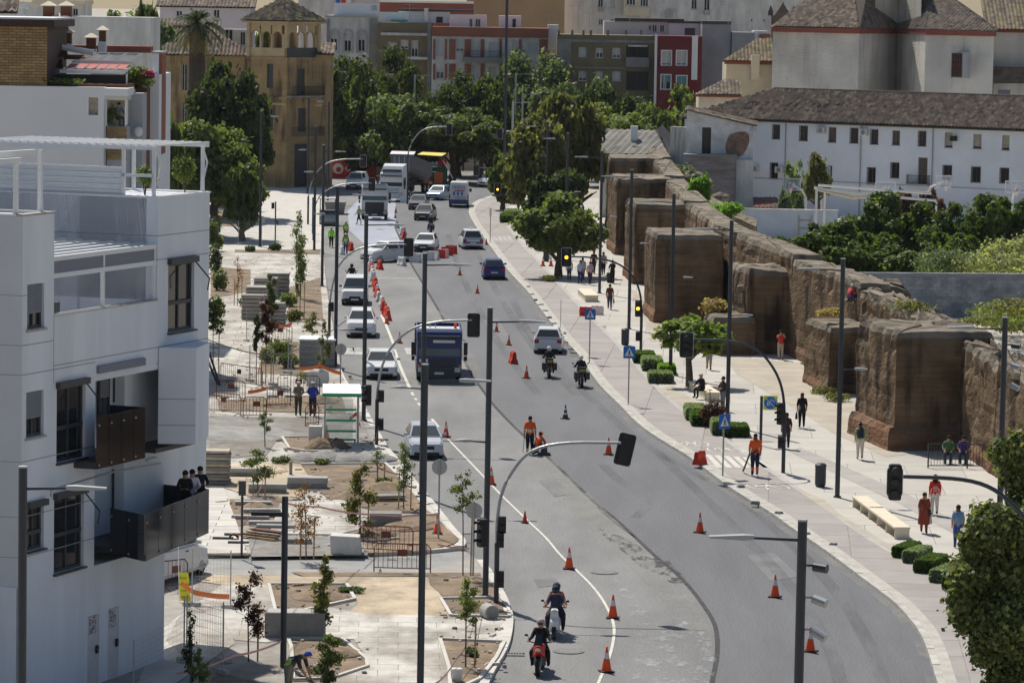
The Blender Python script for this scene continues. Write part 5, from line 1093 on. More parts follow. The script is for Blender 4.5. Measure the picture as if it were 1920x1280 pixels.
def leaf_mesh(name, blobs, n, size, m, shell=.55, flat=.75, up=.3, droop=0, seed=1):
    """Leaf-sized four-cornered faces spread through a cluster of ellipsoids."""
    g = np.random.default_rng(seed); b = np.array(blobs, float); vol = b[:,3]*b[:,4]*b[:,5]; idx = g.choice(len(b), n, p=vol**.8/(vol**.8).sum()); q = b[idx]
    d = g.normal(size=(n, 3)); d /= np.linalg.norm(d, axis=1)[:, None]; r = (shell+(1-shell)*g.random(n))**1.0
    r = np.where(g.random(n) < .25, g.random(n)**.5, r); r *= 1+.2*g.normal(size=n)*(g.random(n) < .5)
    p = q[:, :3]+d*r[:, None]*q[:, 3:6]
    nm = d+g.normal(size=(n, 3))*.7+np.array([0, 0, up]); nm /= np.linalg.norm(nm, axis=1)[:, None]
    a = np.cross(nm, g.normal(size=(n, 3))); a /= np.linalg.norm(a, axis=1)[:, None]; c = np.cross(nm, a)
    s = size*(.55+.9*g.random(n))[:, None]; v = np.empty((n, 4, 3)); v[:, 0] = p-a*s; v[:, 1] = p+c*s*flat; v[:, 2] = p+a*s; v[:, 3] = p-c*s*flat
    me = bpy.data.meshes.new(name); me.vertices.add(n*4); me.vertices.foreach_set('co', v.reshape(-1)); me.loops.add(n*4); me.loops.foreach_set('vertex_index', np.arange(n*4, dtype=np.int32))
    me.polygons.add(n); me.polygons.foreach_set('loop_start', np.arange(0, n*4, 4, dtype=np.int32)); me.polygons.foreach_set('loop_total', np.full(n, 4, dtype=np.int32)); me.update(calc_edges=True); me.materials.append(M(m)); return me
def crown_blobs(seed, n=26, spread=1.0, tall=1.0, low=.0):
    g = random.Random(seed); out = [(0, 0, 0, .55, .55, .5*tall)]
    for k in range(n):
        a = g.uniform(0, 6.283); z = g.uniform(-.75+low, .85); rr_ = (1-abs(z)**3*.8)*g.uniform(.45, .86)*spread; s = g.uniform(.16, .34)
        out.append((rr_*math.cos(a), rr_*math.sin(a), z*.72*tall, s, s, s*.8))
    return out
CR = {}
def crown(kind, var, n, size, seed, tall=1.0, m=None, nb=26, shell=.45):
    k = (kind, var)
    if k not in CR: CR[k] = leaf_mesh('crown_'+kind, crown_blobs(seed, nb, 1, tall), n, size, m or kind, shell=shell, seed=seed)
    return CR[k]
def trunk_mesh(h, r, seed=0, limbs=5, spread=1.0, top=None):
    g = random.Random(seed); mb = MB(); top = top or h*1.35; mb.tube([(0,0,-.1),(g.uniform(-.05,.05)*h,0,h*.5),(g.uniform(-.06,.06)*h,g.uniform(-.05,.05)*h,h),(0,0,top)], [r*1.25, r, r*.8, r*.25], 8)
    for k in range(limbs):
        a = 6.283*k/limbs+g.uniform(-.4,.4); z0 = h*g.uniform(.75, 1.05); l = spread*g.uniform(.5, .8); mb.tube([(0,0,z0),(math.cos(a)*l*.5,math.sin(a)*l*.5,z0+l*.45),(math.cos(a)*l,math.sin(a)*l,z0+l*.8)], [r*.45, r*.28, r*.08], 5)
    return mb
TREEK = {'dark': 'leaf_dark', 'mid': 'leaf_mid', 'bright': 'leaf_bright', 'lime': 'leaf_lime', 'olive': 'leaf_olive', 'grey': 'leaf_grey', 'orange': 'leaf_orange_tree', 'magnolia': 'magnolia', 'purple': 'leaf_purple', 'red': 'leaf_red'}
def tree(cx, ytop, wpx, Y, kind, label, group=None, ybase_z=0, vis_h=None, name='tree', n=7000, size=None, clear=.22, tall=None):
    X, zt = AT(cx, ytop, Y); rx = wpx/2*Y/FPX*(1.12 if Y > 330 else 1); h = zt; cz0 = h*clear if vis_h is None else zt-vis_h; rz_ = (zt-cz0)/2; zc = (zt+cz0)/2
    o = thing(name, label, 'tree', (X, Y, 0), random.uniform(0, 6), group); var = random.randrange(3)
    n = int(n*1.6); me = crown(TREEK[kind], (var, n, round(rx)), n, (size or .2)/max(rx, .5), 100+var*7+round(rx), m=TREEK[kind])
    if rx > 1.5:
        for q in range(3 if wpx > 145 else 0): a_ = q*2.1+X; s2 = .55; e_ = part('crown', me, o, (math.cos(a_)*rx*.55, math.sin(a_)*rx*.55, zc-rz_*.25), a_*2); e_.scale = (rx*s2*1.1, rx*s2*1.1, rz_*.7)
    c = part('crown', me, o, (0, 0, zc)); c.scale = (rx*1.08, rx*1.08, rz_*1.15)
    tb = trunk_mesh(max(.8, cz0*1.15), .035*h+.05, var, 5, rx, zc+rz_*.3); tb.build('trunk', 'bark', o); return o
g1 = 'trees lining the far end of the avenue'
tree(432,102,150,352,'dark','tall dark evergreen tree between the palm and the ochre tower house', n=9000, clear=.05)
tree(400,222,185,322,'bright','broad bright green tree in front of the dark evergreen', n=10000, clear=.2)
tree(455,300,70,318,'mid','lower green tree at the foot of the broad bright one', n=4000, clear=.1)
tree(318,182,70,300,'mid','narrow green tree beside the brick fin of the white apartments', n=5000, clear=.1)
for a in ((700,70,150,455,'dark','biggest dark tree in front of the olive brick building'),(640,112,90,440,'mid','dark green tree just right of the ochre tower house'),(655,180,110,440,'mid','green tree below the arches beside the tower house'),(735,165,120,436,'grey','greyish tree in the middle of the avenue park'),(770,182,130,430,'mid','dense round tree behind the tall lamp post'),
          (860,122,140,445,'dark','dark wide tree in front of the red and white brick building'),(925,128,90,440,'mid','mid-green tree between the wide dark tree and the tall mast'),(1000,78,150,468,'grey','tall grey-green tree rising in front of the tan block'),(1040,150,110,455,'grey','grey-green tree left of the olive block windows'),
          (850,190,150,430,'mid','wide dark-bottomed tree beyond the asphalt paver'),(800,215,100,432,'mid','tree behind the curved traffic-light arm far off'),(905,225,110,425,'mid','green tree beyond the far junction'),(720,235,110,440,'bright','light green tree above the tipper truck'),(645,225,90,438,'bright','light green tree beside the derelict mansion wall'),(680,258,60,436,'dark','low dark shrub-like tree over the white cabin roof'),
          (945,270,60,372,'mid','small tree left of the olive-toned one'),(1150,150,140,440,'dark','dark tree in front of the olive block loggia'),(1165,175,160,425,'bright','sunny wide tree right of the tall olive-toned tree'),(1285,150,90,448,'bright','yellow-green tree below the crimson building'),(1210,190,90,420,'mid','green tree left of the church outbuildings'),(1245,200,60,432,'mid','small green tree behind the white lamp post'),(1120,135,90,460,'grey','grey-green tree crossing the first floor of the olive block'),(1190,225,100,405,'mid','green tree just above the grey tiled house')):
    tree(*a, group=g1, n=5200 if a[2] > 100 else 3600, clear=.34 if a[3] <= 432 and 790 < a[0] < 930 else .06)
tree(1075,158,118,352,'olive','tallest olive-toned tree left of the wall towers', n=9500, clear=.08)
tree(1000,205,115,345,'olive','olive-toned tree leaning over the cycle path', n=8000, clear=.1)
tree(1040,310,110,330,'dark','dark low tree behind the round plaza tree', n=6500, clear=.1)
tree(1050,350,152,283,'bright','wide round plaza tree with three dark trunks behind the warning signs', n=6000, clear=.2)
tree(1296,582,140,203,'lime','small leafy tree behind the unlit traffic light on the plaza', n=2600, clear=.38, size=.15)
for a in ((1478,440,90,288,'orange','small orange tree at the garden corner by the yard wall'),(1555,395,120,284,'orange','bright orange tree under the white shade frame'),(1580,455,120,270,'orange','low orange tree in the front row near the old wall'),(1655,352,150,290,'orange','tallest orange tree in the garden'),(1690,460,130,270,'orange','low dark orange tree behind the grey block wall'),
          (1745,372,130,288,'orange','dark orange tree under the slanting basketball hoop'),(1830,356,140,286,'orange','wide orange tree with a pale trunk near the yard edge'),(1900,362,110,282,'orange','orange tree at the far end of the garden row'),(1640,430,110,276,'orange','orange tree in the middle of the garden front row'),(1780,430,120,272,'orange','orange tree shading the garden bench'),(1515,430,90,280,'orange','orange tree between the corner one and the shade frame')):
    tree(*a, group='orange trees in the walled garden', n=8000, clear=.08, size=.15)
tree(1535,282,50,352,'olive','small thin tree behind the largest basketball hoop', n=700, clear=.3); tree(1490,290,40,355,'grey','bare twiggy sapling against the school wall', n=160, clear=.2, name='sapling')
tree(1745,352,60,330,'purple','reddish bush beyond the orange trees', n=900, clear=.1); tree(1695,350,50,331,'purple','dark red bush under the shade frame end', n=900, clear=.1)
for x, n_ in ((1470,'small round potted olive tree by the red-brown lean-to'),(1498,'small round potted olive tree nearest the hoop post')):
    t = tree(x,362,20,336,'grey',n_, n=500, clear=.3)
tree(250,2,130,330,'grey','drooping grey-green tree above the white wall with the cut corner', n=5000, clear=.1, vis_h=6); tree(185,8,80,335,'grey','soft grey tree left of the drooping one', n=2600, clear=.1); tree(275,-10,60,320,'dark','dark cypress-like tree beside the tiled ochre house', n=4000, clear=.1)
tree(505,0,70,470,'mid','green tree top behind the ruined annex', n=1800); tree(690,-20,200,640,'dark','distant trees above the rooftops', n=3000); tree(400,-14,160,600,'dark','distant dark trees at the top edge by the palm', n=3000); tree(90,-20,240,500,'dark','distant trees behind the top left roofs', n=3000)
# big plane tree at the near right corner: its own crowns
X, Y = G(1900, 1330); o = thing('tree', 'large glossy dark-leaved tree in the near right corner', 'tree', (X, Y, 0))
bl = []; g_ = random.Random(3)
for cx, cy, r, dy in ((1885,850,32,2),(1915,840,34,2),(1900,890,36,3),(1925,900,30,3),(1860,985,48,0),(1910,990,50,0),(1830,1010,36,0),(1800,1075,28,-.5),(1840,1080,60,0),(1900,1080,60,0),(1795,1115,28,0),(1820,1150,45,.5),(1880,1160,60,0),(1920,1200,50,0),(1855,1220,40,0),(1900,1260,50,0),(1880,1300,40,0),(1930,950,40,2)):
    x_, z_ = AT(cx, cy, Y+dy+g_.uniform(-.5,.5)); s = r*Y/FPX; bl.append((x_-X, dy+g_.uniform(-.6,.6), z_, s, s*1.1, s*.95))
c = part('crown', leaf_mesh('crown_big', bl, 30000, .082, 'leaf_dark2' if leafmat('leaf_dark2', (.04,.058,.018), (.26,.29,.09), .3) else None, shell=.65, seed=9), o)
mb = MB(); mb.tube([(.2,0,-.1),(.1,.1,1.5),(-.1,0,3)], [.22,.17,.14], 8)
for b_ in bl[::2]: mb.tube([(0,0,1.6),(b_[0]*.5,b_[1]*.5,b_[2]*.6),(b_[0],b_[1],b_[2])], [.09,.06,.02], 5)
mb.build('trunk', 'bark', o)
# palm
X, z = AT(370, 46, 374); o = thing('palm_tree', 'thick-trunked palm in front of the ochre house', 'palm', (X, 374, 0)); mb = MB()
prof = [(1.0,0),(.95,z*.4),(.85,z*.7),(.78,z-2),(.95,z-.6),(.6,z+.2)]; mb.lathe(prof, 0, 0, 12); mb.build('trunk', 'palm_bark', o)
leafmat('palm_leaf', (.022,.038,.016), (.055,.078,.034)); leafmat('palm_dry', (0.150,0.128,0.075), (0.240,0.195,0.120))
g_ = random.Random(5)
for k in range(64):
    a = g_.uniform(0, 6.283); el = g_.uniform(-.9, 1.3); L_ = g_.uniform(2.2, 3.2); pts = []
    for i in range(7): t = i/6; rr_ = L_*t*math.cos(el); zz = L_*t*math.sin(el)-1.0*t*t*L_*.5; pts.append(Vector((math.cos(a)*rr_, math.sin(a)*rr_, z+.2+zz)))
    mb = MB(); mb.tube(pts, .03, 3); side = Vector((-math.sin(a), math.cos(a), 0))
    for i in range(2, 7):
        for s in (-1, 1):
            for q in range(3): p = pts[i-1].lerp(pts[i], q/3); tip = p+side*s*.55+(pts[i]-pts[i-1])*.6+Vector((0,0,-.28)); mb.add([p, p+(pts[i]-pts[i-1])*.22, tip], [(0,1,2)])
    mb.build('frond', 'palm_leaf' if el > -.45 else 'palm_dry', o)
# hedges and bushes
def bush(px, py, r, h, m, label, name='bush', n=1500, size=.06, z=.14, group=None, ry=None, cat='bush', Y=None):
    x, y = G(px, py, z) if Y is None else (AT(px, py, Y)[0], Y)
    zz = z if Y is None else AT(px, py, Y)[1]
    g_ = random.Random(px); bl = [(g_.uniform(-.5,.5)*r, g_.uniform(-.5,.5)*(ry or r), h*g_.uniform(.35,.65), r*.6, (ry or r)*.6, h*.45) for _ in range(5)]
    me = leaf_mesh('leaves', bl, n, size, m, seed=px); o = bpy.data.objects.new(name, me); COL.objects.link(o); o.location = (x, y, zz); tag(o, label, cat, group); return o
def hedge(px, py, w, d, h, rz, m, label, n=2600):
    x, y = G(px, py, .14); g_ = np.random.default_rng(px); me = leaf_mesh('hl', [(0,0,0,.5,.5,.5)], n, .05, m, seed=px); co = np.empty(len(me.vertices)*3); me.vertices.foreach_get('co', co); co = co.reshape(-1, 4, 3)
    p = g_.random((n, 3))-.5; ax = g_.integers(0, 3, n); sg = np.sign(p[np.arange(n), ax]); sg = np.where(ax == 2, 1, sg); p[np.arange(n), ax] = sg*.5*(1-.06*g_.random(n)); ctr = co.mean(1, keepdims=True)
    rad = 1-.12*(np.abs(p[:, 0:1])*2)**6*(np.abs(p[:, 2:3])*2)**4; p = p*rad; co = co-ctr+(p*np.array([w, d, h])+np.array([0, 0, h/2]))[:, None, :]
    me.vertices.foreach_set('co', co.reshape(-1)); me.update(); o = thing('hedge', label, 'hedge', (x, y, .14), rz, 'clipped hedges along the cycle path'); part('leaves', me, o)
    MB().box(-w*.44, w*.44, -d*.44, d*.44, 0, h*.93).build('core', mat('hedge_core', (.02,.028,.015), 1), o); return o
ha = R(-30)
hedge(1207,678,1.31,2.13,0.59,0,'hedge_green','small rounded dark hedge behind the second blue crossing sign'); hedge(1222,692,1.23,2.46,0.70,0,'hedge_grey','grey-green hedge next to the rounded dark one'); hedge(1250,700,0.98,1.97,0.52,0,'vine','bright green low hedge by the lamp post'); hedge(1238,716,1.39,1.80,0.59,0,'hedge_grey','silvery hedge nearest the road in the first row')
hedge(1303,783,1.07,2.46,0.63,0,'hedge_grey','grey hedge beside the bench of the seated man'); hedge(1311,794,0.90,2.46,0.56,0,'hedge_green','green hedge next to the dark red bush'); hedge(1350,812,0.90,1.97,0.70,0,'hedge_grey','silvery hedge in front of the dark red bush'); hedge(1378,816,1.31,1.80,0.56,0,'hedge_green','rounded green hedge at the foot of the lamp post')
bush(1331,800,.9,1.3,'leaf_purple','dark red bush between the plaza hedges', n=2200)
hedge(1700,1040,0.60,1.80,0.43,R(-25),'hedge_green','short dark hedge right below the long pale bench'); hedge(1720,1050,0.60,1.80,0.47,R(-25),'hedge_grey','silvery hedge below the long pale bench'); hedge(1746,1068,0.75,2.00,0.50,R(-25),'hedge_green','green hedge in the middle of the near row'); hedge(1774,1086,0.70,1.90,0.47,R(-25),'hedge_grey','silvery hedge near the corner tree'); hedge(1798,1100,0.70,1.90,0.50,R(-25),'hedge_green','last green hedge under the corner tree')
hedge(950,415,1.31,4.92,0.70,0,'hedge_green','long hedge at the bend of the cycle path far off'); hedge(962,408,1.64,4.10,0.77,0,'hedge_grey','hedge on a small box near the speed-limit sign'); 
bush(1865,520,3.2,1.9,'leaf_pale','pale variegated bush above the grey block wall', n=3500, size=.12, Y=262); bush(1905,508,2.6,2.6,'leaf_pale','taller pale variegated bush at the picture edge', n=3000, size=.12, Y=264); bush(1770,520,2.6,2.0,'leaf_grey','grey-green bush behind the block wall', n=2500, size=.1, Y=262)
bush(1345,590,.95,1.0,'straw','tuft of dry straw grass on the low wall block','dry_grass', n=2200, size=.10, Y=225.5); bush(1560,590,.7,.4,'straw','short dry grass on the flat tower','dry_grass', n=900, size=.07, Y=203); bush(1545,592,.6,.35,'straw','thin dry grass at the edge of the flat tower','dry_grass', n=600, size=.06, Y=202.5)
bush(1312,395,.9,2.6,'vine','bright climbing vine mound on the wall top','vine', n=4500, size=.11, Y=292, cat='vine'); bush(1335,412,2.2,1.3,'vine','low bright creeper spreading along the wall top','vine', n=4500, size=.1, Y=288, cat='vine'); bush(1362,400,1.4,.8,'vine','end of the bright creeper on the wall top','vine', n=2500, size=.1, Y=286, cat='vine')
bush(1275,330,2,1.0,'leaf_grey','dry weeds on top of the ruined wall by the white house','weeds', n=1200, size=.12, Y=332); bush(1830,612,1.5,.5,'leaf_olive','weeds on the top of the largest tower','weeds', n=500, size=.07, Y=181); bush(1720,585,1.6,.6,'leaf_olive','weeds on the broken curtain wall','weeds', n=500, size=.07, Y=190)
gr = MB(); 
for k, (px, py) in enumerate(((1880,590),(1900,610),(1915,625),(1870,600),(1895,600))): bush(px, py, 2.6, 1.0, 'leaf_bright' if k % 2 else 'leaf_olive', 'tall weeds behind the town wall near the grey block wall', 'weeds', n=1200, size=.1, z=.0, group='weeds behind the town wall', Y=225+k*4)
for px, py, l in ((1545,738,'weeds at the foot of the flat tower'),(1528,690,'weeds along the shaded wall base'),(1035,527,'weed by the wall base behind the walkers'),(1565,752,'low weeds before the flat tower')): bush(px, py, .9, .45, 'leaf_olive', l, 'weeds', n=700, size=.06)
bush(262,166,1.0,1.2,'leaf_bright','bushy plants on the upper roof terrace','terrace_plants', n=2000, size=.07, Y=206, cat='plants'); bush(274,146,.5,.5,'bougainvillea','magenta bougainvillea on the upper roof terrace','bougainvillea', n=1200, size=.06, Y=205.6, cat='flowers'); bush(210,232,.5,1.0,'leaf_bright','plants on the small corner terrace','terrace_plants', n=700, size=.06, Y=201.6, cat='plants'); bush(115,158,1.2,.35,'leaf_mid','low plants along the brick attic','terrace_plants', n=600, size=.06, Y=201, cat='plants')
def pot(px, py, d, label, r, h, n):
    q = B.uv(px, py, d); w_ = Matrix.Translation((BX, BY, 0)) @ Matrix.Rotation(AA, 4, 'Z') @ Vector((q[0], d, 0)); o = thing('potted_shrub', label, 'plant', (w_.x, w_.y, zT)); g_ = random.Random(px)
    bl = [(g_.uniform(-.3,.3)*r, g_.uniform(-.3,.3)*r, h*g_.uniform(.5,.8), r*.65, r*.65, h*.25) for _ in range(7)]; part('foliage', leaf_mesh('pf', bl, n, .035, 'leaf_bright', seed=px), o)
    m = MB(); m.lathe([(.14,-.6),(.18,-.1)], 0, 0, 10); m.build('pot', 'terracotta', o); m = MB()
    for k in range(5): m.tube([(0,0,-.1),(g_.uniform(-.3,.3)*r,g_.uniform(-.3,.3)*r,h*.6)], .012, 4)
    m.build('stems', 'bark', o)
pot(272, 364, .9, 'left potted shrub on the nearest roof terrace, under the pergola', .42, .95, 1500); pot(347, 360, .7, 'right potted shrub on the nearest roof terrace, between the pergola posts', .5, 1.15, 2400)
# young trees with stakes on the building site
def sapling(x, yt, yb, wpx, kind, label, n=500, size=.055, stakes=1, bare=.45, nb=9, z=.15, multi=1):
    X, Y = G(x, yb, z); s = S(Y); h = (yb-yt)/s; r = wpx/2/s; o = thing('sapling', label, 'young tree', (X, Y, z), 0, 'young trees planted on the building site'); g_ = random.Random(x*7+yt); bl = []; mb = MB()
    for k in range(nb): zz = h*(bare+(1-bare)*(k+.5)/nb); w_ = r*(1-.55*abs((k+.5)/nb-.4)*1.6); bl.append((g_.uniform(-.5,.5)*w_*1.1, g_.uniform(-.5,.5)*w_, zz, w_*.55, w_*.55, h*(1-bare)/nb*1.1))
    part('foliage', leaf_mesh('sf', bl, int(n*1.9), size*.75, TREEK[kind], shell=.2, seed=x+yb), o)
    for q in range(multi): mb.tube([(0,0,-.05),(g_.uniform(-.06,.06)+(q-multi/2)*.12*(multi > 1),0,h*.5),(g_.uniform(-.1,.1)+(q-multi/2)*.3*(multi > 1),0,h*.96)], [.028,.022,.008], 5)
    for b_ in bl: mb.tube([(0,0,b_[2]-.25),(b_[0],b_[1],b_[2])], [.012,.006], 4)
    mb.build('trunk', 'bark', o)
    for k in range(stakes):
        dx = (.28, -.22)[k]; MB().tube([(dx,.05,-.05),(dx+.02,.05,h*.55)], .032, 6).build('stake', 'wood', o); MB().tube([(0,0,h*.4),(dx,.05,h*.4)], .015, 4).build('tie', 'black', o)
for a in ((497,768,838,34,'grey','thin sapling with a small grey-green tuft beside the gravel track',260,.06,0),(484,840,928,80,'mid','feathery green sapling with two pale stakes by the sandy bed',700,.06,2,.3),(574,905,1046,78,'red','sparse sapling with reddish leaves and two stakes',620,.05,2,.2),(676,868,1005,72,'magnolia','bronze-leaved magnolia sapling in front of the stone block',900,.075,1,.12),
          (757,828,955,60,'grey','grey-green sapling with two stakes on the big soil bed',800,.05,2,.3),(868,880,1078,70,'mid','sapling with drooping light leaves on the kerb corner',420,.06,1,.62),(604,1042,1192,64,'magnolia','tall magnolia sapling above the dark planter block',620,.075,0,.2),(466,1068,1238,82,'purple','dark purple-leaved sapling by the wire fence',900,.055,1,.28),
          (357,1138,1290,40,'dark','slim dark-leaved sapling in the building shade',380,.055,0,.1),(614,1188,1282,84,'mid','dense bushy sapling next to the bending worker',1800,.05,0,.05),(873,1080,1250,66,'bright','bright green sapling in the near corner bed',650,.055,1,.5),(374,1215,1300,60,'bright','yellow-green sapling low in the building shade',300,.055,1,.3),
          (509,516,610,32,'mid','round green sapling before the stacked slabs',700,.09,0,.25),(498,560,720,44,'purple','dark purple round-headed sapling',900,.08,1,.5),(480,590,720,24,'dark','slim pillar-shaped dark sapling',600,.07,1,.5),(556,398,560,50,'grey','tallest slim sapling beside the far light poles',900,.09,1,.2),(400,560,700,60,'mid','sapling with a broad crown at the corner of the nearest building',800,.08,1,.55),
          (445,480,572,34,'red','thin brownish staked sapling on the pale paving',200,.06,2,.3),(585,585,640,42,'olive','sapling with drooping bronze leaves by the container',300,.08,0,.3),(562,440,600,30,'mid','leafy sapling with orange mesh at its foot',500,.08,1,.3),(606,600,720,34,'olive','brownish sapling behind the round sign back',400,.08,0,.2),(708,838,905,40,'grey','small sapling at the foot of the traffic-light pole',150,.05,1,.5),(1010,640,700,2,'grey','x',1,.05,0)):
    if a[5] != 'x': sapling(*a)
for a in ((408,470,26,1.2,'leaf_bright'),(412,545,34,1.6,'leaf_mid'),(400,600,40,1.5,'leaf_mid'),(405,440,30,2.2,'leaf_dark'),(545,575,40,.9,'leaf_bright'),(520,665,60,.9,'leaf_bright'),(545,690,50,.8,'leaf_mid'),(500,680,40,.8,'leaf_bright'),(468,472,20,.5,'leaf_mid'),(516,470,24,.6,'leaf_mid'),(590,668,30,1.0,'leaf_bright'),(552,602,40,.7,'leaf_olive'),(455,572,22,.5,'leaf_mid'),(600,870,40,.25,'leaf_mid'),(720,905,30,.25,'leaf_bright'),(525,868,40,.3,'leaf_mid'),(575,712,60,.4,'leaf_olive'),(660,1110,50,.2,'leaf_grey'),(880,1230,30,.3,'leaf_grey'),(400,520,30,2.4,'leaf_dark'),(398,470,26,2.6,'leaf_mid')):
    x_, yb, w_, h, m_ = a; s = S(Dof(x_, yb)); bush(x_, yb, w_/2/s, h, m_, 'rough green weeds in the planting beds of the building site', 'weeds', n=700, size=.09 if h > .4 else .05, group='weeds on the building site')
# ------------------------------------------------------------------ lamp posts, signals, signs, site equipment
def lamp(px, py, arms, label, H=10.3, r=.105, m='metal_dark', group='tall dark lamp posts along the avenue', spots=0, base=None):
    if base: Y = Dof(base[0], base[1], .14)
    else: Y = FPX*(CAM_H-H)/(py-yh(px))*1.0
    X, z = AT(px, py, Y); o = thing('lamp_post', label, 'lamp post', (X, Y, 0), 0, group)
    b = MB(); b.cyl(0, 0, .1, z-.02, r, r*.95, 14); b.build('pole', m, o, smooth=False); MB().cyl(0, 0, .1, .2, r*1.6, n=14).build('base_plate', m, o); MB().cyl(0, 0, z-.02, z+.02, r*1.02, n=14).build('pole_cap', 'metal_grey', o)
    for side, za, L_ in arms:
        z2 = za if za > 0 else z+za; a = MB(); a.tube([(side*r*.8,0,z2),(side*L_*.55,0,z2+.03),(side*L_*.62,0,z2+.04)], [.035,.028,.028], 6); ar = a.build('arm', m, o)
        h = MB(); x0, x1 = side*L_*.52, side*L_; h.loft([[(x0,-.07,z2-.0),(x0,.07,z2-.0),(x0,.07,z2+.09),(x0,-.07,z2+.09)],[(x0+side*.2,-.13,z2-.01),(x0+side*.2,.13,z2-.01),(x0+side*.2,.13,z2+.1),(x0+side*.2,-.13,z2+.1)],[(x1,-.1,z2+.02),(x1,.1,z2+.02),(x1,.1,z2+.06),(x1,-.1,z2+.06)]]); hd = h.build('lamp_head', 'metal_grey', ar)
    for k in range(spots):
        zz = z-.95-k*.68; s = MB(); s.tube([(r,0,zz),(r+.22,0,zz)], .025, 5); s.tube([(r+.16,.03,zz-.03),(r+.42,-.12,zz-.05-.06*k)], .1, 10); s.build('spotlight', 'metal_grey' if k else 'metal_dark', o)
    return o
lamp(43, 875, [(1,-.5,1.9),(-1,4.6,1.6)], 'nearest lamp post, standing before the nearest white apartment building')
lamp(1505, 975, [(-1,-.42,1.95)], 'nearest right-hand lamp post with three small spotlights', spots=3)
lamp(797, 683, [(1,-.5,1.95)], 'lamp post directly in front of the one beside the blue truck')
lamp(797, 475, [(1,-.5,1.95),(-1,4.6,1.4)], 'lamp post rising in front of the blue tipper truck')
lamp(919, 577, [(1,-.5,1.95),(-1,5.6,1.15)], 'lamp post beside the curved signal arm at the near kerb corner')
lamp(687, 403, [(1,-.5,1.9),(-1,4.6,1.3)], 'lamp post behind the green bus shelter')
lamp(633, 350, [(-1,-1.6,1.3),(1,-.5,1.6)], 'lamp post in front of the white van')
lamp(607, 272, [(-1,-2.0,1.4),(1,-.5,1.6)], 'thick lamp post left of the workers with green vests')
lamp(592, 237, [(-1,-2.0,1.4)], 'lamp post between the two curved signal arms at the far kerb', m='metal_dark'); lamp(579, 182, [(1,-.5,1.6)], 'lamp post against the corner of the derelict mansion'); lamp(617, 190, [(-1,-.5,1.4)], 'lamp post at the right edge of the derelict mansion')
lamp(490, 208, [(1,-.5,1.5)], 'lamp post on the side pavement with a round sign behind it', base=(488,462))
for x, y, l in ((1581,485,'lamp post beside the long pale bench on the plaza'),(1372,413,'lamp post by the hedge with the dark red bush'),(1264,363,'lamp post between the leafy plaza tree and the hedges'),(1185,318,'lamp post just left of the leafy plaza tree'),(1129,283,'lamp post beside the walkers group'),(1065,250,'lamp post in front of the tallest olive-toned tree'),(1027,228,'farthest lamp post of the plaza row')):
    lamp(x, y, [(-1,-.5,1.95),(1,5.6,1.15)], l)
lamp(1885, 595, [(-1,-.42,2.0)], 'lamp post at the right picture edge, before the town wall', spots=3)
for x, y, b in ((798,105,'pale lamp post before the dark tree'),(778,140,'thin pale lamp post left of the red and white block'),(968,137,'pale lamp post by the tall mast'),(1096,118,'pale lamp post before the olive block'),(1245,140,'pale lamp post by the crimson building'),(1252,130,'taller pale lamp post in front of the crimson windows'),(980,175,'short pale lamp post among the far trees'),(962,190,'grey lamp post at the foot of the tall mast')):
    lamp(x, y, [(1,-.15,1.9)], b, H=12 if y < 150 else 10.3, r=.12, m='galv', group='pale lamp posts beyond the trees')
pole_thing('mast', 'very tall thin dark mast crossing the tan building', 'mast', 385, 951, -30, 360, .16, 'metal_dark')
def plate(mb, w, h, r, y0, y1, cx=0, cz=0, mi=0):
    pts = []
    for sx, sz, a0 in ((1,1,0),(-1,1,90),(-1,-1,180),(1,-1,270)):
        for k in range(4): a = R(a0+k*30); pts.append((cx+sx*(w/2-r)+math.cos(a)*r, cz+sz*(h/2-r)+math.sin(a)*r))
    return mb.loft([[(x, y, z) for x, z in pts] for y in (y0, y1)], mi)
def signal_head(parent, x, y, z, rz=0, lit=None, w=.62, h=1.15, rim=True, tilt=0, name='signal_head', back=True):
    o = bpy.data.objects.new(name, None); COL.objects.link(o); o.parent = parent; o.location = (x, y, z); o.rotation_euler = (0, tilt, rz)
    bd = MB(); plate(bd, .34, .98, .06, -.14, .1) 
    if back: plate(bd, w-.03, h-.03, .1, .0, .02)
    bo = bd.build('housing', 'black', parent); bo.location = (x, y, z); bo.rotation_euler = (0, tilt, rz); bpy.data.objects.remove(o); o = bo; o.name = name
    if rim and back: plate(MB(), w, h, .1, .004, .016).build('rim', 'sign_white', o)
    for k in range(3):
        zz = .31-.31*k; on = lit == k
        MB().ycyl(0, -.16, -.13, zz, .105, 14).build('lens', 'amber' if on else 'lens_dark', o)
        v = MB(); n = 8; ring0 = [(.125*math.cos(math.pi*q/n), -.13, zz+.125*math.sin(math.pi*q/n)) for q in range(n+1)]; ring1 = [(p[0], -.3, p[2]-.01) for p in ring0]; v.loft([ring0, ring1], 0, caps=False, close=False); v.build('visor', 'black', o)
    return o
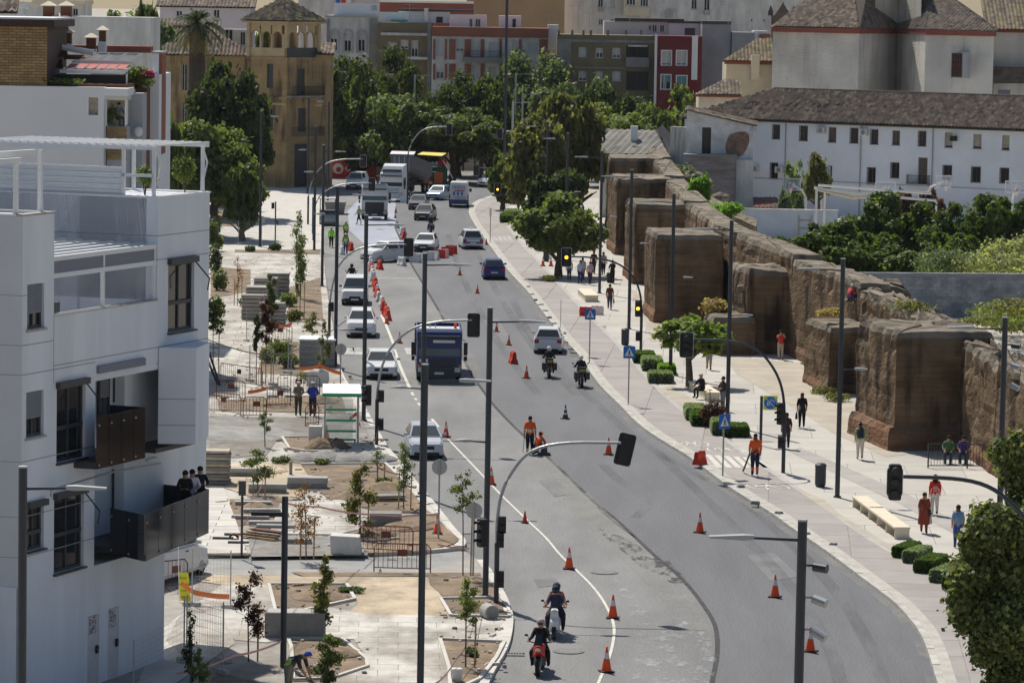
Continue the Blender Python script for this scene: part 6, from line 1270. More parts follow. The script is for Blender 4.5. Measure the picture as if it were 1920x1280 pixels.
def signal(label, Yb, path, head, base, rz=0, lit=None, col='metal_grey', r=.065, lower='metal_dark', zsplit=None, extra=(), group='traffic lights on curved arms', hw=.62, hh=1.15, tilt=0, rim=True, hz=0):
    Y = Dof(base[0], base[1], .14) if Yb is None else Yb; bx = AT(base[0], base[1], Y)[0]; o = thing('traffic_light', label, 'traffic light', (bx, Y, 0), 0, group)
    P = [(AT(x, y, Y)[0]-bx, 0, AT(x, y, Y)[1]) for x, y in path]; zs = P[-1][2] if zsplit is None else zsplit
    xs_ = smooth([(p[0], p[2]) for p in P], 2); a = MB(); a.tube([(x, 0, z) for x, z in xs_], [r*(.75+.25*i/len(xs_)) for i in range(len(xs_))], 8); a.build('arm', col, o)
    MB().cyl(P[-1][0], 0, .1, P[-1][2]+.05, r*1.35, n=10).build('pole', lower, o)
    hx, hz_ = AT(head[0], head[1], Y); signal_head(o, hx-bx, -.12 if rz == 0 else .12, hz_, rz, lit, hw, hh, rim, tilt)
    for (x, y, rz2, l2, k) in extra:
        ex, ez = AT(x, y, Y)
        if k: signal_head(o, ex-bx, -.05, ez, rz2, l2, name='side_signal', back=False)
        else: MB().box(ex-bx-.13, ex-bx+.13, -.18, .1, ez-.28, ez+.28).box(ex-bx-.1, ex-bx+.1, -.3, -.1, ez-.05, ez).box(ex-bx-.1, ex-bx+.1, -.3, -.1, ez+.2, ez+.25).build('side_signal', 'black', o)
    return o
signal('traffic light on the nearest curved arm, its back turned, above the road', None, [(1165,830),(1050,829),(990,845),(955,890),(938,930),(932,975),(932,1020)], (1172,843), (932,1130), rz=R(180), tilt=R(-12), extra=((942,983,R(90),None,0),(905,998,R(-60),None,1),(938,1010,R(90),None,0),(938,1085,R(90),None,0)))
signal('traffic light on the curved arm beside the white saloon, its back turned', None, [(885,600),(820,602),(770,615),(732,650),(714,690),(708,730),(707,750)], (888,610), (705,832), rz=R(180), extra=((690,740,R(-60),None,1),(715,742,R(90),None,0),(714,795,R(90),None,0)))
signal('traffic light on a pale curved arm over the turning white car, back turned', None, [(762,458),(700,459),(660,470),(632,500),(622,540),(618,570)], (766,464), (617,640), rz=R(180), extra=((622,575,R(90),None,0),))
signal('farther back-turned traffic light before the white truck cabs', None, [(697,343),(640,344),(605,360),(592,380),(588,400)], (697,346), (588,450), rz=R(180)); signal('back-turned traffic light hanging before the red banner', None, [(680,298),(630,299),(600,312),(582,345),(578,370)], (681,302), (577,420), rz=R(180))
signal('far traffic light on a pale arm over the asphalt paver', 380, [(838,238),(805,238),(785,248),(770,270),(765,290)], (842,243), (764,340), rz=R(180))
signal('traffic light with lit amber lamp above the walkers group', None, [(1068,481),(1110,482),(1160,492),(1190,520),(1201,550),(1203,580)], (1062,482), (1204,661), lit=1, col='metal_dark', extra=((1196,578,0,1,1),(1196,630,R(-90),None,0)))
signal('unlit traffic light in front of the leafy plaza tree', None, [(1296,636),(1370,638),(1420,652),(1452,690),(1468,730),(1471,775)], (1287,646), (1470,886), col='metal_dark', extra=((1465,775,R(-60),None,1),(1464,828,R(-90),None,0)))
signal('nearest unlit traffic light, its arm coming in from the picture edge', 101, [(1690,893),(1800,896),(1860,912),(1905,950),(1935,990),(1945,1050)], (1677,902), (1946,1300), col='metal_dark', r=.07, hw=.45, hh=.82)
signal('traffic light with lit amber lamp at the far bend of the cycle path', None, [(940,352),(965,353),(1000,356),(1030,368),(1044,385)], (933,355), (1046,420), lit=1, col='metal_dark', r=.05)
signal('dark traffic light over the white van at the junction', 395, [(900,315),(930,316),(952,320),(958,330)], (893,319), (959,365), col='metal_dark'); signal('small framed traffic light high among the far trees', 400, [(945,246),(960,246),(966,250),(967,260)], (937,251), (967,350), col='galv')
# signs
def post(px, ytop, ybase, label, name='sign', m='metal_grey', r=.035, z=.14, group=None, cat='sign'):
    X, Y = G(px, ybase, z); h = AT(px, ytop, Y)[1]-z; o = thing(name, label, cat, (X, Y, z), 0, group); MB().cyl(0, 0, 0, h, r, n=8).build('post', m, o); return o, h
def ped_sign(px, yt, yb, size, label, rz=0):
    o, h = post(px, yt, yb, label, 'crossing_sign', group='blue pedestrian crossing signs'); s = size/2; b = plate(MB(), size, size, .04, -.06, -.045, 0, h-s).build('panel', 'sign_blue', o); b.rotation_euler = (0, 0, rz)
    MB().add([(-s*.78,-.064,h-s-s*.62),(s*.78,-.064,h-s-s*.62),(0,-.064,h-s+s*.8)], [(0,1,2)]).build('triangle', 'sign_white', b)
    m = MB(); c = h-s
    m.ell((0,-.068,c+s*.32), (s*.11,.003,s*.11), 8, 5); m.tube([(0,-.068,c+s*.2),(0,-.068,c-s*.15)], s*.09, 4); m.tube([(0,-.068,c-s*.15),(-s*.22,-.068,c-s*.5)], s*.06, 4); m.tube([(0,-.068,c-s*.15),(s*.22,-.068,c-s*.5)], s*.06, 4); m.tube([(-s*.2,-.068,c),(0,-.068,c+s*.15),(s*.22,-.068,c-s*.02)], s*.045, 4)
    for k in range(6): m.box(-s*.7+k*s*.25, -s*.58+k*s*.25, -.067, -.065, c-s*.75, c-s*.63)
    m.build('walking_figure', 'black', b); return o
ped_sign(1105, 579, 680, .62, 'blue pedestrian crossing sign nearest the white barrier by the walkers'); ped_sign(1178, 649, 758, .62, 'blue pedestrian crossing sign beside the bin and the rounded hedge'); ped_sign(1355, 776, 892, .66, 'blue pedestrian crossing sign turned aside, in front of the hedge with the dark red bush', rz=R(38))
o, h = post(1426, 742, 835, 'square lime-edged sign, blue disc with crossed bicycle and walkers', 'path_sign', 'metal_dark', .07); a = plate(MB(), .68, .68, .05, -.03, -.015, .42, h-.32).build('panel', 'sign_lime', o); MB().ycyl(.42, -.036, -.032, h-.32, .3, 22).build('disc', 'sign_blue', a)
m = MB(); m.tube([(.22,-.04,h-.12),(.62,-.04,h-.52)], .013, 4)
for cx, cz in ((.46,-.2),(.6,-.22)): m.loft([[(cx+.06*k*math.cos(q), -.04, h+cz+.06*k*math.sin(q)) for q in np.arange(0, 6.2, .7)] for k in (1, .75)], 0, caps=False)
for cx in (.28,.36): m.ell((cx,-.04,h-.3), (.025,.003,.025), 6, 4); m.tube([(cx,-.04,h-.33),(cx,-.04,h-.45)], .02, 4)
m.build('symbols', 'sign_white', a)
def disc_back(px, yt, yb, label, r=.3, z=.14):
    o, h = post(px, yt, yb, label, 'round_sign', group='round signs seen from behind', z=z); MB().ycyl(0, .04, .055, h-r, r, 24).build('disc', 'galv', o); return o
disc_back(822, 861, 1010, 'round sign seen from behind beside the silver hatchback'); disc_back(887, 942, 1080, 'round sign seen from behind by the curved signal pole', .3); disc_back(638, 644, 735, 'round sign seen from behind near the white saloon'); disc_back(490, 405, 462, 'round red-edged sign by the far side pavement lamp post')
o, h = post(1031, 423, 487, 'warning triangle above a no-left-turn disc, by the round plaza tree', 'warning_sign', 'metal_dark')
MB().add([(-.36,-.05,h-.5),(.36,-.05,h-.5),(0,-.05,h+.1)], [(0,1,2)]).build('triangle_rim', 'red', o); MB().add([(-.24,-.055,h-.43),(.24,-.055,h-.43),(0,-.055,h-.04)], [(0,1,2)]).build('triangle', 'sign_white', o)
m = MB(); m.ell((-.06,-.06,h-.22), (.025,.003,.03), 6, 4); m.tube([(-.06,-.06,h-.25),(-.06,-.06,h-.4)], .02, 4); m.ell((.06,-.06,h-.25), (.02,.003,.025), 6, 4); m.tube([(.06,-.06,h-.28),(.06,-.06,h-.4)], .018, 4); m.build('figures', 'black', o)
plate(MB(), .66, .72, .03, -.05, -.04, 0, h-.92).build('backing', 'red', o); MB().ycyl(0, -.058, -.052, h-.92, .28, 20).build('disc_rim', 'red', o); MB().ycyl(0, -.064, -.058, h-.92, .22, 20).build('disc', 'sign_white', o); m = MB(); m.tube([(.08,-.07,h-1.05),(.08,-.07,h-.85),(-.1,-.07,h-.85)], .025, 4); m.tube([(-.15,-.072,h-.77),(.15,-.072,h-1.07)], .02, 4); m.build('arrow', 'black', o)
o, h = post(953, 325, 382, 'round speed-limit sign reading 30 at the far bend', 'speed_sign'); MB().ycyl(0, -.05, -.04, h-.4, .32, 20).build('rim', 'red', o); MB().ycyl(0, -.056, -.05, h-.4, .25, 20).build('disc', 'sign_white', o); text_mb('30', .3, 0, -.06, h-.4, bold=.008).build('lettering', 'black', o)
MB().add([(-.28,-.05,h+.0),(.28,-.05,h+.0),(0,-.05,h+.5)], [(0,1,2)]).build('triangle', 'red', o)
o, h = post(919, 390, 453, 'narrow pale sign plate on a thin post by the white taxi', 'plate_sign', 'galv'); MB().box(-.1,.1,-.06,-.04,h-.7,h).build('panel', 'sign_white', o)
post(1051, 562, 614, 'bare thin post on the cycle path edge by the white hatchback', 'bare_post', 'galv', .02, cat='post')
for px, yt, yb, l in ((625,395,455,'tall blue pole at the far side street'),(480,370,445,'slim blue pole on the far side pavement')): pass
pole_thing('blue_pole', 'bright blue pole by the far left kerb', 'pole', 330, 587, 370, 500, .09, 'metal_blue'); pole_thing('blue_pole', 'slim blue pole on the far side pavement', 'pole', 340, 477, 380, 442, .06, 'metal_blue')
o, h = post(516, 378, 458, 'pedestrian signal pole on the far side pavement', 'pedestrian_signal', 'metal_dark', .06); MB().box(-.35,-.1,-.1,.1,h-.6,h-.1).box(.05,.25,-.1,.1,h-1.9,h-1.6).build('signal_box', 'black', o)
o, h = post(453, 903, 1042, 'short post with a grey box on top in the building site', 'meter_post', 'frame_dark', .045); MB().box(-.13,.13,-.12,.12,h-.5,h).box(-.15,.15,-.14,.14,h,h+.04).build('box', 'frame_dark', o)
o, h = post(531, 930, 1250, 'slim dark post with a short side arm beside the bending worker', 'site_post', 'metal_dark', .1); MB().box(-1.05,-.05,-.05,.05,h-.62,h-.5).build('arm', 'black', o)
def bin_(px, py, label, h=.95, r=.24):
    X, Y = G(px, py, .14); o = thing('litter_bin', label, 'litter bin', (X, Y, .14), 0, 'dark litter bins on the plaza'); MB().lathe([(r*.92,.05),(r,.15),(r,h-.1)], n=14).build('drum', 'metal_dark', o); MB().lathe([(r*1.06,h-.12),(r*1.06,h-.04),(r*.7,h+.03),(.03,h+.05)], n=14).build('lid', 'metal_dark', o); MB().lathe([(r*.8,0),(r*.8,.06)], n=10).build('foot', 'black', o)
bin_(1538, 912, 'dark litter bin near the long pale bench', 1.0); bin_(1172, 647, 'dark litter bin behind the second blue crossing sign', 1.0); bin_(1024, 490, 'dark litter bin under the round plaza tree', 1.0)
# benches
def bench(p0, p1, w, label, segs, z=.14, h=.47, ribs=True):
    a, b = G(*p0, z), G(*p1, z); L_ = math.dist(a, b); rz = math.atan2(b[1]-a[1], b[0]-a[0]); o = thing('bench', label, 'bench', (a[0], a[1], z), rz); n = segs
    for k in range(n):
        x0, x1 = L_*k/n+.01, L_*(k+1)/n-.01; q = MB().box(x0, x1, 0, w, h-.07, h).build('seat', 'stone_pale', o)
        if ribs: MB().box(x1-.08, x1-.002, .03, w-.03, 0, h-.072).build('support', 'stone_pale', o)
        else: MB().box(x0+.03, x1-.03, .05, w-.05, 0, h-.072).build('support', 'stone_pale', o)
    if ribs: MB().box(.005, .08, .03, w-.03, 0, h-.072).build('support', 'stone_pale', o)
bench((1597,950), (1676,1010), .65, 'long pale bench with open supports beside the near hedges', 5); bench((1082,553), (1096,566), 1.0, 'pale bench block near the walkers group', 1, ribs=False); bench((1290,730), (1325,752), .75, 'pale bench where a man is sitting', 3, ribs=False)
# cones and plastic barriers
def cone_proto(col, bands, h, label, name='traffic_cone', cat='cone', group='traffic cones on the road'):
    o = thing(name, label, cat, (0,0,0), 0, group); R0 = h*.19; rad = lambda z: R0*(1-z/h)+.02
    MB().box(-h*.27, h*.27, -h*.27, h*.27, .0, .035).build('base', 'black' if col != 'barrier_red2' else col, o); zs = [.03]+[b for bb in bands for b in (bb[0], bb[1])]+[h]
    MB().lathe([(rad(z), z) for z in (.03, *zs[1:-1], h*.97)]+[(.018, h)], n=12).build('body', col, o)
    for a, b in bands: MB().lathe([(rad(a)+.004, a), (rad(b)+.004, b)], n=12).build('reflective_band', 'reflect', o)
    return o
CN = [(1137,1262,'cone right at the bottom edge between lane line and tar seam',1.0,0),(1149,1161,'cone standing on the lane line next to the scooter',1.0,0),(1067,1069,'cone on the lane line left of the far manhole',1.0,0),(984,983,'small red cone without bands by the lane line',.75,1),(921,911,'cone hidden behind the lamp post by the curved signal arm',.95,0),(836,822,'cone right next to the silver hatchback',.95,0),
      (1519,1224,'cone behind the nearest right-hand lamp post',1.0,0),(1453,1122,'cone in the middle of the fresh asphalt, left of the nearest right-hand lamp post',1.0,0),(1312,1001,'cone on the fresh asphalt straight below the red barrier on the cycle path',1.0,0),(1141,855,'cone under the nearest hanging traffic light',1.0,0),(1060,788,'dark cone with dull bands up the road from the kneeling worker',.9,2),(987,712,'cone between the blue truck and the police motorcycles',.9,0),
      (954,650,'cone just behind the bulky red-topped one',.8,0),(931,625,'cone to the right of the blue truck roof',.8,0),(895,553,'cone up the road between the blue hatchback and the truck',.8,0),(862,519,'small cone left of the blue hatchback',.8,0),(749,646,'cone on the worn crossing beside the white saloon',.85,0),(725,610,'cone at the near end of the red and white barrier row',.85,0),(912,462,'cone beside the white taxi',.8,1),(742,402,'cone near the front corner of the white truck',.9,1),(741,412,'red cone by the right front wheel of the white truck',.8,1)]
protos = [cone_proto('orange', ((.40,.58),), .76, 'x'), cone_proto('red', (), .62, 'x'), cone_proto('frame_dark', ((.22,.34),(.46,.58)), .76, 'x')]; used = set()
for px, py, l, s, k in CN:
    loc = (*G(px, py-3, .004), .018); o = dup(protos[k], loc, random.uniform(-.5,.5), l, s*1.05)
def rm(o):
    for c in list(o.children_recursive): bpy.data.objects.remove(c)
    bpy.data.objects.remove(o)
for p in protos: rm(p)
def barrier_proto(m, label):
    o = thing('plastic_barrier', label, 'road barrier', (0,0,0), 0, 'water-filled road barriers'); pr = lambda y, s=1: [(-.24*s,y,0),(.24*s,y,0),(.24*s,y,.1),(.14*s,y,.34),(.12*s,y,.62),(.06*s,y,.74),(-.06*s,y,.74),(-.12*s,y,.62),(-.14*s,y,.34),(-.24*s,y,.1)]
    b = MB(); b.loft([pr(-.5,.94), pr(-.46), pr(-.16), pr(-.14,.9), pr(.14,.9), pr(.16), pr(.46), pr(.5,.94)]); b.build('body', m, o); MB().cyl(0,.0,.72,.77,.05,n=8).build('filler_cap', 'black', o); MB().box(-.03,.03,-.54,-.49,.25,.55).box(-.03,.03,.49,.54,.25,.55).build('lug', m, o); return o
bp = {'r': barrier_proto('barrier_red', 'x'), 'w': barrier_proto('barrier_white', 'x')}
BR = [(695,498,'w',5),(696,504,'w',0),(697,510,'r',8),(698,515,'w',3),(699,521,'w',10),(700,527,'w',-5),(703,538,'r',12),(705,546,'r',5),(707,552,'w',0),(708,558,'r',10),(710,565,'w',6),(716,574,'w',10),(719,582,'r',5),(722,588,'r',0),(725,594,'r',12),(728,600,'r',4),(712,505,'r',15),
      (753,498,'w',30),(779,492,'w',60),(803,488,'w',70),(812,487,'w',70),(823,484,'r',75),(830,483,'w',75),(838,479,'r',75),(846,476,'r',70),(744,427,'w',0),(753,441,'w',5),(757,448,'r',8),(758,440,'w',0),(761,462,'w',0),(657,470,'r',20),(641,477,'w',10),(759,380,'w',60),(1312,870,'r',-30),(962,681,'r',10),(1120,590,'w',80),(1098,592,'r',80)]
nm_ = {'r': 'red', 'w': 'white'}
special = {(712,505):'lone red plastic barrier by the small gap next to the motorcyclist behind the van',(753,498):'white plastic barrier standing alone mid-road',(1312,870):'red plastic barrier on the cycle path by the zebra marks',(962,681):'red plastic barrier on the road among the cones',(1120,590):'white plastic barrier behind the first blue crossing sign',(1098,592):'red plastic barrier beside the plaza walker',(657,470):'red barrier beside the workers in green vests',(641,477):'white barrier by the workers in green vests',(759,380):'white barrier block at the corner of the far truck'}
cnt = {}
for px, py, c, rz in sorted(BR, key=lambda b: -b[1] if b[0] < 735 else b[0]):
    row = 'from the near end of the row beside the white delivery van' if px < 735 else ('from the left in the row across the road' if py > 470 else 'from the left by the old silver saloon'); k = cnt.setdefault((c, row), 0)
    if (px, py) not in special: cnt[(c, row)] += 1
    dup(bp[c], (*G(px, py, .14 if px > 1090 or px < 600 else .0), .145 if px > 1090 else .012), R(rz), special.get((px, py), '%s %s plastic barrier %s' % (ORD[k], nm_[c], row)), .8 if px > 1000 else .94)
rm(bp['r']); rm(bp['w'])
# pedestrian barriers (steel) and mesh fence panels
def ped_barrier(p0, p1, label, h=1.05, z=.14, m='rust', step=.17, plate_=True, Yd=None, group='steel crowd barriers on the building site'):
    a, b = G(*p0, z), G(*p1, z); L_ = math.dist(a, b); o = thing('crowd_barrier', label, 'barrier', (a[0], a[1], z), math.atan2(b[1]-a[1], b[0]-a[0]), group)
    MB().tube([(.02,0,0),(.02,0,h-.15),(.15,0,h),(L_-.15,0,h),(L_-.02,0,h-.15),(L_-.02,0,0)], .024, 5).tube([(.02,0,.16),(L_-.02,0,.16)], .02, 5).build('frame', m, o); n = max(3, int(L_/step))
    for k in range(1, n): MB().tube([(L_*k/n,0,.16),(L_*k/n,0,h)], .011, 4).build('bar', m, o)
    for x in (.25, L_-.25): MB().tube([(x,-.3,0),(x,0,.1),(x,.3,0)], .02, 4).build('foot', m, o)
    if plate_: MB().box(L_*.42, L_*.42+.36, -.03, -.02, h-.45, h-.2).build('plate', m, o)
    return o
for a in (((700,1071),(808,1074),'crowd barrier with a red plate at the mouth of the side street'),((672,1035),(775,1040),'crowd barrier with a white notice behind the near one'),((388,772),(452,780),'crowd barrier nearest the corner of the white building'),((405,748),(460,752),'crowd barrier behind the first one by the white building'),((455,784),(500,784),'crowd barrier in front of the two standing men'),
          ((412,716),(492,728),'crowd barrier by the slim leaning tubes'),((500,764),(545,762),'crowd barrier left of the two standing men'),((520,740),(600,742),'crowd barrier behind the two standing men'),((500,640),(548,642),'crowd barrier wrapped with orange mesh'),((300,1108),(352,1102),'crowd barrier in front of the parked white van'),((572,800),(598,797),'crowd barrier next to the bus shelter block')): ped_barrier(*a)
def mesh_fence(p0, p1, label, h=2.0, z=.14, n=None):
    a, b = G(*p0, z), G(*p1, z); L_ = math.dist(a, b); o = thing('mesh_fence', label, 'fence', (a[0], a[1], z), math.atan2(b[1]-a[1], b[0]-a[0]), 'wire mesh fence panels')
    for x in (0, L_): MB().cyl(x, 0, 0, h, .024, n=6).build('post', 'galv', o); MB().obox(x, 0, 0, .62, .24, .13, 0, 0, .9, .8).build('foot_block', 'concrete', o)
    m = MB(); k = 0; st_ = .13
    while k*st_ < L_: m.box(k*st_-.0022, k*st_+.0022, -.002, .002, .12, h-.05); k += 1
    for q in range(9): zz = .12+q*(h-.17)/8; m.box(0, L_, .002, .006, zz-.003, zz+.003)
    m.build('wire_mesh', 'galv', o, kind='stuff'); return o
for a in (((350,1225),(418,1240),'mesh fence panel in the shade of the nearest building',1.9),((360,1135),(432,1140),'mesh fence panel behind the purple-leaved sapling'),((250,1290),(345,1240),'mesh fence panel along the service doors',1.5),((345,1240),(418,1262),'mesh fence panel at the bottom left corner of the site'),
          ((462,640),(505,652),'mesh fence panel by the pillar-shaped sapling'),((468,715),(512,722),'mesh fence panel with orange tape ends'),((512,745),(545,745),'mesh fence panel in front of the weeds'),((395,448),(447,458),'far mesh fence panel by the brown planting bed'),((447,458),(517,460),'far mesh fence panel across the side pavement'),((517,460),(565,462),'far mesh fence panel beside the tall sapling'),((540,700),(600,708),'mesh fence panel behind the bus shelter')): mesh_fence(*a[:3], h=a[3] if len(a) > 3 else 2.0)
def tape(pts, label, m='tape', w=.035, name='barrier_tape'):
    P = []; 
    for (x0, y0, Y0), (x1, y1, Y1) in zip(pts, pts[1:]):
        a = Vector((AT(x0, y0, Y0)[0], Y0, AT(x0, y0, Y0)[1])); b = Vector((AT(x1, y1, Y1)[0], Y1, AT(x1, y1, Y1)[1]))
        for k in range(6): t = k/6; p = a.lerp(b, t); p.z -= .25*4*t*(1-t)*min(1, (b-a).length/8); P.append(p)
    P.append(b); mb = MB(); w2 = Vector((0, 0, w))
    for i, (p, q) in enumerate(zip(P, P[1:])): mb.add([p-w2, q-w2, q+w2, p+w2], [(0,1,2,3)])
    o = mb.build(name, m); tag(o, label, 'tape', 'red and white barrier tape'); return o
def DY(x, y): return Dof(x, y, .14)
t1 = DY(905,1130); t2 = DY(882,1270)
for a in ((((902,1095,t1),(880,1195,DY(878,1240)),(858,1232,t2),(800,1290,DY(800,1330))),'tape running down from the signal pole to the bottom edge'),(((531,1200,DY(531,1250)),(440,1228,DY(436,1270)),(330,1262,DY(330,1290))),'pale tape from the slim dark post across the building shade'),(((500,934,DY(500,1000)),(600,950,DY(600,1010)),(720,965,DY(720,1010)),(825,962,DY(822,1010))),'long tape crossing in front of the soil beds'),
          (((456,985,DY(453,1042)),(475,930,DY(490,990)),(500,880,DY(497,940))),'tape rising from the short box post'),(((672,985,DY(676,1030)),(740,995,DY(740,1030)),(815,978,DY(812,1030))),'tape above the crowd barrier with the notice'),(((710,800,DY(708,905)),(696,860,DY(700,905)),(715,880,DY(716,905)),(760,890,DY(760,910))),'tape wound round the staked sapling by the signal'),(((820,1020,DY(820,1070)),(880,1028,DY(880,1070))),'short tape at the mouth of the side street')): tape(*a)
for a in ((((340,1092,DY(345,1130)),(365,1110,DY(370,1135)),(430,1118,DY(430,1135))),'orange netting trailing by the parked white van'),(((560,690,DY(560,730)),(600,685,DY(600,740)),(640,700,DY(640,740))),'orange netting on the rubble behind the bus shelter'),(((465,735,DY(465,760)),(500,728,DY(500,760))),'orange netting on a fence near the two men'),(((505,600,DY(505,640)),(530,612,DY(530,645)),(548,606,DY(548,645))),'orange netting on the far crowd barrier'),(((655,785,DY(655,830)),(668,775,DY(668,830)),(676,800,DY(676,835))),'orange netting beside the bus shelter')): tape(*a, m='tape_orange', w=.09, name='orange_netting')
# bus shelter
X, Y = G(640, 838, .14); o = thing('bus_shelter', 'glass bus shelter with green trims and a white roof', 'bus shelter', (X, Y, .14), R(3)); w, d, h = 1.55, 3.6, 2.45
MB().loft([[(-w/2-.12,-.3,h),(w/2+.12,-.3,h),(w/2+.12,d+.4,h),(-w/2-.12,d+.4,h)],[(-w/2-.12,-.3,h+.1),(w/2+.12,-.3,h+.1),(w/2+.12,d+.4,h+.1),(-w/2-.12,d+.4,h+.1)]]).build('roof', 'white', o); MB().box(-w/2-.14,w/2+.14,-.33,-.305,h-.06,h+.09).build('roof_trim', 'green_paint', o)
for x in (-w/2, w/2):
    for y in (-.0, d/2, d): MB().box(x-.035,x+.035,y,y+.07,0,h-.005).build('post', 'metal_grey', o)
mat('shelter_glass', (.55,.62,.60), .05, alpha=.28)
MB().box(-w/2+.04,w/2-.25,.02,.03,.2,h-.2).build('pane', 'shelter_glass', o); MB().box(-w/2-.005,-w/2+.005,.1,d,.2,h-.2).build('pane', 'shelter_glass', o)
for z_ in (1.75,1.25,.75,.35): MB().box(-w/2+.04,w/2-.1,-.01,.015,z_-.05,z_+.05).build('green_band', 'green_paint', o)
MB().box(-w/2-.75,-w/2-.15,.1,.6,0,.95).build('stone_block', 'paving', thing('stone_block','pale stone block beside the glass bus shelter','block',(X,Y-.1,.14)))
# stacks, pallets, blocks, planter block
def stack(px, py, w, d, h, label, n=5, m='concrete', name='slab_stack', rz=0, group='stacks of paving slabs', battens=True):
    X, Y = G(px, py, .14); o = thing(name, label, 'stack', (X, Y+d/2, .14), R(rz), group); r_ = random.Random(px); hh = h/n
    for k in range(n):
        dx = r_.uniform(-.03,.03); MB().box(-w/2+dx, w/2+dx, -d/2, d/2, k*hh+.035 if battens else k*hh, (k+1)*hh-.006).build('slab', m if k % 2 else 'concrete_dark', o)
        if battens and k % 2 == 0: MB().box(-w/2*.9, w/2*.9, -d/2-.02, -d/2+.12, k*hh, k*hh+.034).build('batten', 'wood', o)
for a in ((483,580,1.6,1.6,1.5,'front left stack of grey slabs near the round green sapling',12),(497,560,1.6,1.8,1.4,'second stack of grey slabs behind the front left one',11),(475,600,1.6,1.4,1.6,'tallest stack of grey slabs by the purple sapling',13),(520,555,1.5,1.6,1.6,'stack of grey slabs farthest back',12),(510,610,1.6,1.4,1.4,'stack of grey slabs partly behind the round sapling',11)): stack(*a)
stack(402,908,1.25,1.0,1.45,'tall pile of wooden pallets against the corner of the white building',10,'wood_pale','pallet_pile',battens=True,group='wooden pallets'); stack(500,925,1.6,.6,.4,'low grey block stack beside the sandy bed',2,name='block_row',battens=False,rz=2); stack(575,917,1.7,.7,.5,'grey kerb blocks with a sapling in front',2,name='block_row',battens=False); stack(460,893,1.9,.7,.35,'weathered grey blocks behind the short box post',2,name='block_row',battens=False)
stack(722,988,1.25,.8,.55,'grey concrete block behind the bronze-leaved magnolia',1,name='concrete_block',battens=False); stack(730,940,1.2,.7,.25,'pallet lying on the big soil bed',3,'wood_pale','pallet',rz=15,group='wooden pallets'); stack(560,1020,.9,.6,.2,'flat grey slab on the strip by the new paving',1,name='slab',battens=False)
for k,(px,py) in enumerate(((470,975),(500,985),(515,992),(490,962),(475,948),(505,970))): stack(px,py,1.5,.35,.18,'loose kerb stones piled between short box post and new paving',2,name='kerb_pile',battens=False,rz=(-8,5,0,10,4,-4)[k],group='loose kerb stone piles')
X, Y = G(552, 1196, .14); o = thing('planter_block', 'big dark concrete trough block behind the near paving', 'planter', (X, Y, .14)); MB().box(-.98,.98,0,.9,0,.82).build('block', 'concrete_dark', o); MB().box(-.9,.9,.05,.85,.8,.835).build('rim', 'concrete', o)
X, Y = G(648, 1040, .14); o = MB().loft([[(-.56,0,0),(.58,.05,0),(.6,.7,0),(-.5,.75,0)],[(-.6,.02,.72),(.5,.02,.68),(.52,.66,.7),(-.52,.7,.74)]]).build('stone_block', 'white_dirty', loc=(X, Y, .14)); tag(o, 'rough white stone block left of the crowd barriers', 'block')
X, Y = G(856, 1276, .14); o = MB().lathe([(.17,0),(.19,.38),(.17,.4)], n=8).build('bucket', 'white_dirty', loc=(X, Y, .14)); tag(o, 'white bucket by the taped near corner bed', 'bucket')
X, Y = G(917, 1158, .14); o = thing('spotlight_drum', 'grey drum-shaped lamp lying at the foot of the corner signal pole', 'lamp', (X, Y, .36), R(20)); MB().ycyl(0, -.3, .3, 0, .26, 16).build('drum', 'concrete', o); MB().ycyl(0, -.32, -.3, 0, .2, 16).build('face', 'concrete_dark', o)
X, Y = G(594, 688, .14); o = thing('container', 'small grey steel container in the building site', 'container', (X, Y, .14)); MB().box(-1.0,1.0,0,2.2,0,1.5).build('body', 'concrete_dark', o); MB().box(-1.05,1.05,-.05,2.25,1.5,1.58).build('lid', 'white', o)
for k in range(4): MB().box(-.95,.95,-.03,0,.2+k*.33,.24+k*.33).build('rib', 'concrete', o)
X, Y = G(596, 722, .14); o = thing('rubble_bag', 'pale sack of rubble in front of the grey container', 'sack', (X, Y, .14)); MB().loft([[(-.6*s,-.35*s,z),(.6*s,-.35*s,z),(.55*s,.4*s,z),(-.6*s,.4*s,z)] for s, z in ((.95,0),(1.05,.4),(.98,.75),(.6,.85))]).build('sack', 'white_dirty', o)
X, Y = G(408, 722, .14); o = thing('leaning_tubes', 'dark tubes leaning on the corner of the white building', 'tubes', (X, Y, .14), 0)
for k, (a, b) in enumerate((((392,660),(413,724)),((389,676),(408,722)))): P0 = AT(*a, Y); P1 = AT(*b, Y); MB().tube([(P0[0]-X, .2*k, P0[1]-.14), (P1[0]-X, .2*k, P1[1]-.14)], .06, 8).build('tube', 'metal_dark', o)
X, Y = G(486, 1010, .14); o = thing('sheet_pile', 'weathered boards and pipes heaped by the new paving', 'boards', (X, Y, .14), R(-35)); 
for k in range(4): MB().box(-.9+k*.1,.9,-.2+k*.12,.1+k*.12,.05+k*.08,.1+k*.08).build('board', ('wood','soil','wood_pale','rust')[k], o)
for px, py, l in ((440,1003,'dark board on the white plank walkway'),(418,1010,'short dark board on the white plank walkway'),(447,1018,'lowest dark board on the walkway')): X, Y = G(px, py, .2); o = MB().box(-.4,.4,-.08,.08,0,.07).build('board', 'frame_dark', loc=(X, Y, .21)); tag(o, l, 'board')
X, Y = G(438, 1010, .2); o = MB().loft([[(math.cos(t)*r_, -.05+y, math.sin(t)*r_) for t in [math.pi*k/10 for k in range(11)]] for r_, y in ((.13,0),(.13,.3),(.2,.3),(.2,0))], 0, caps=False, close=False).build('pipe_end', 'rust', loc=(X, Y, .21)); tag(o, 'half-round rusty pipe on the plank walkway', 'pipe')
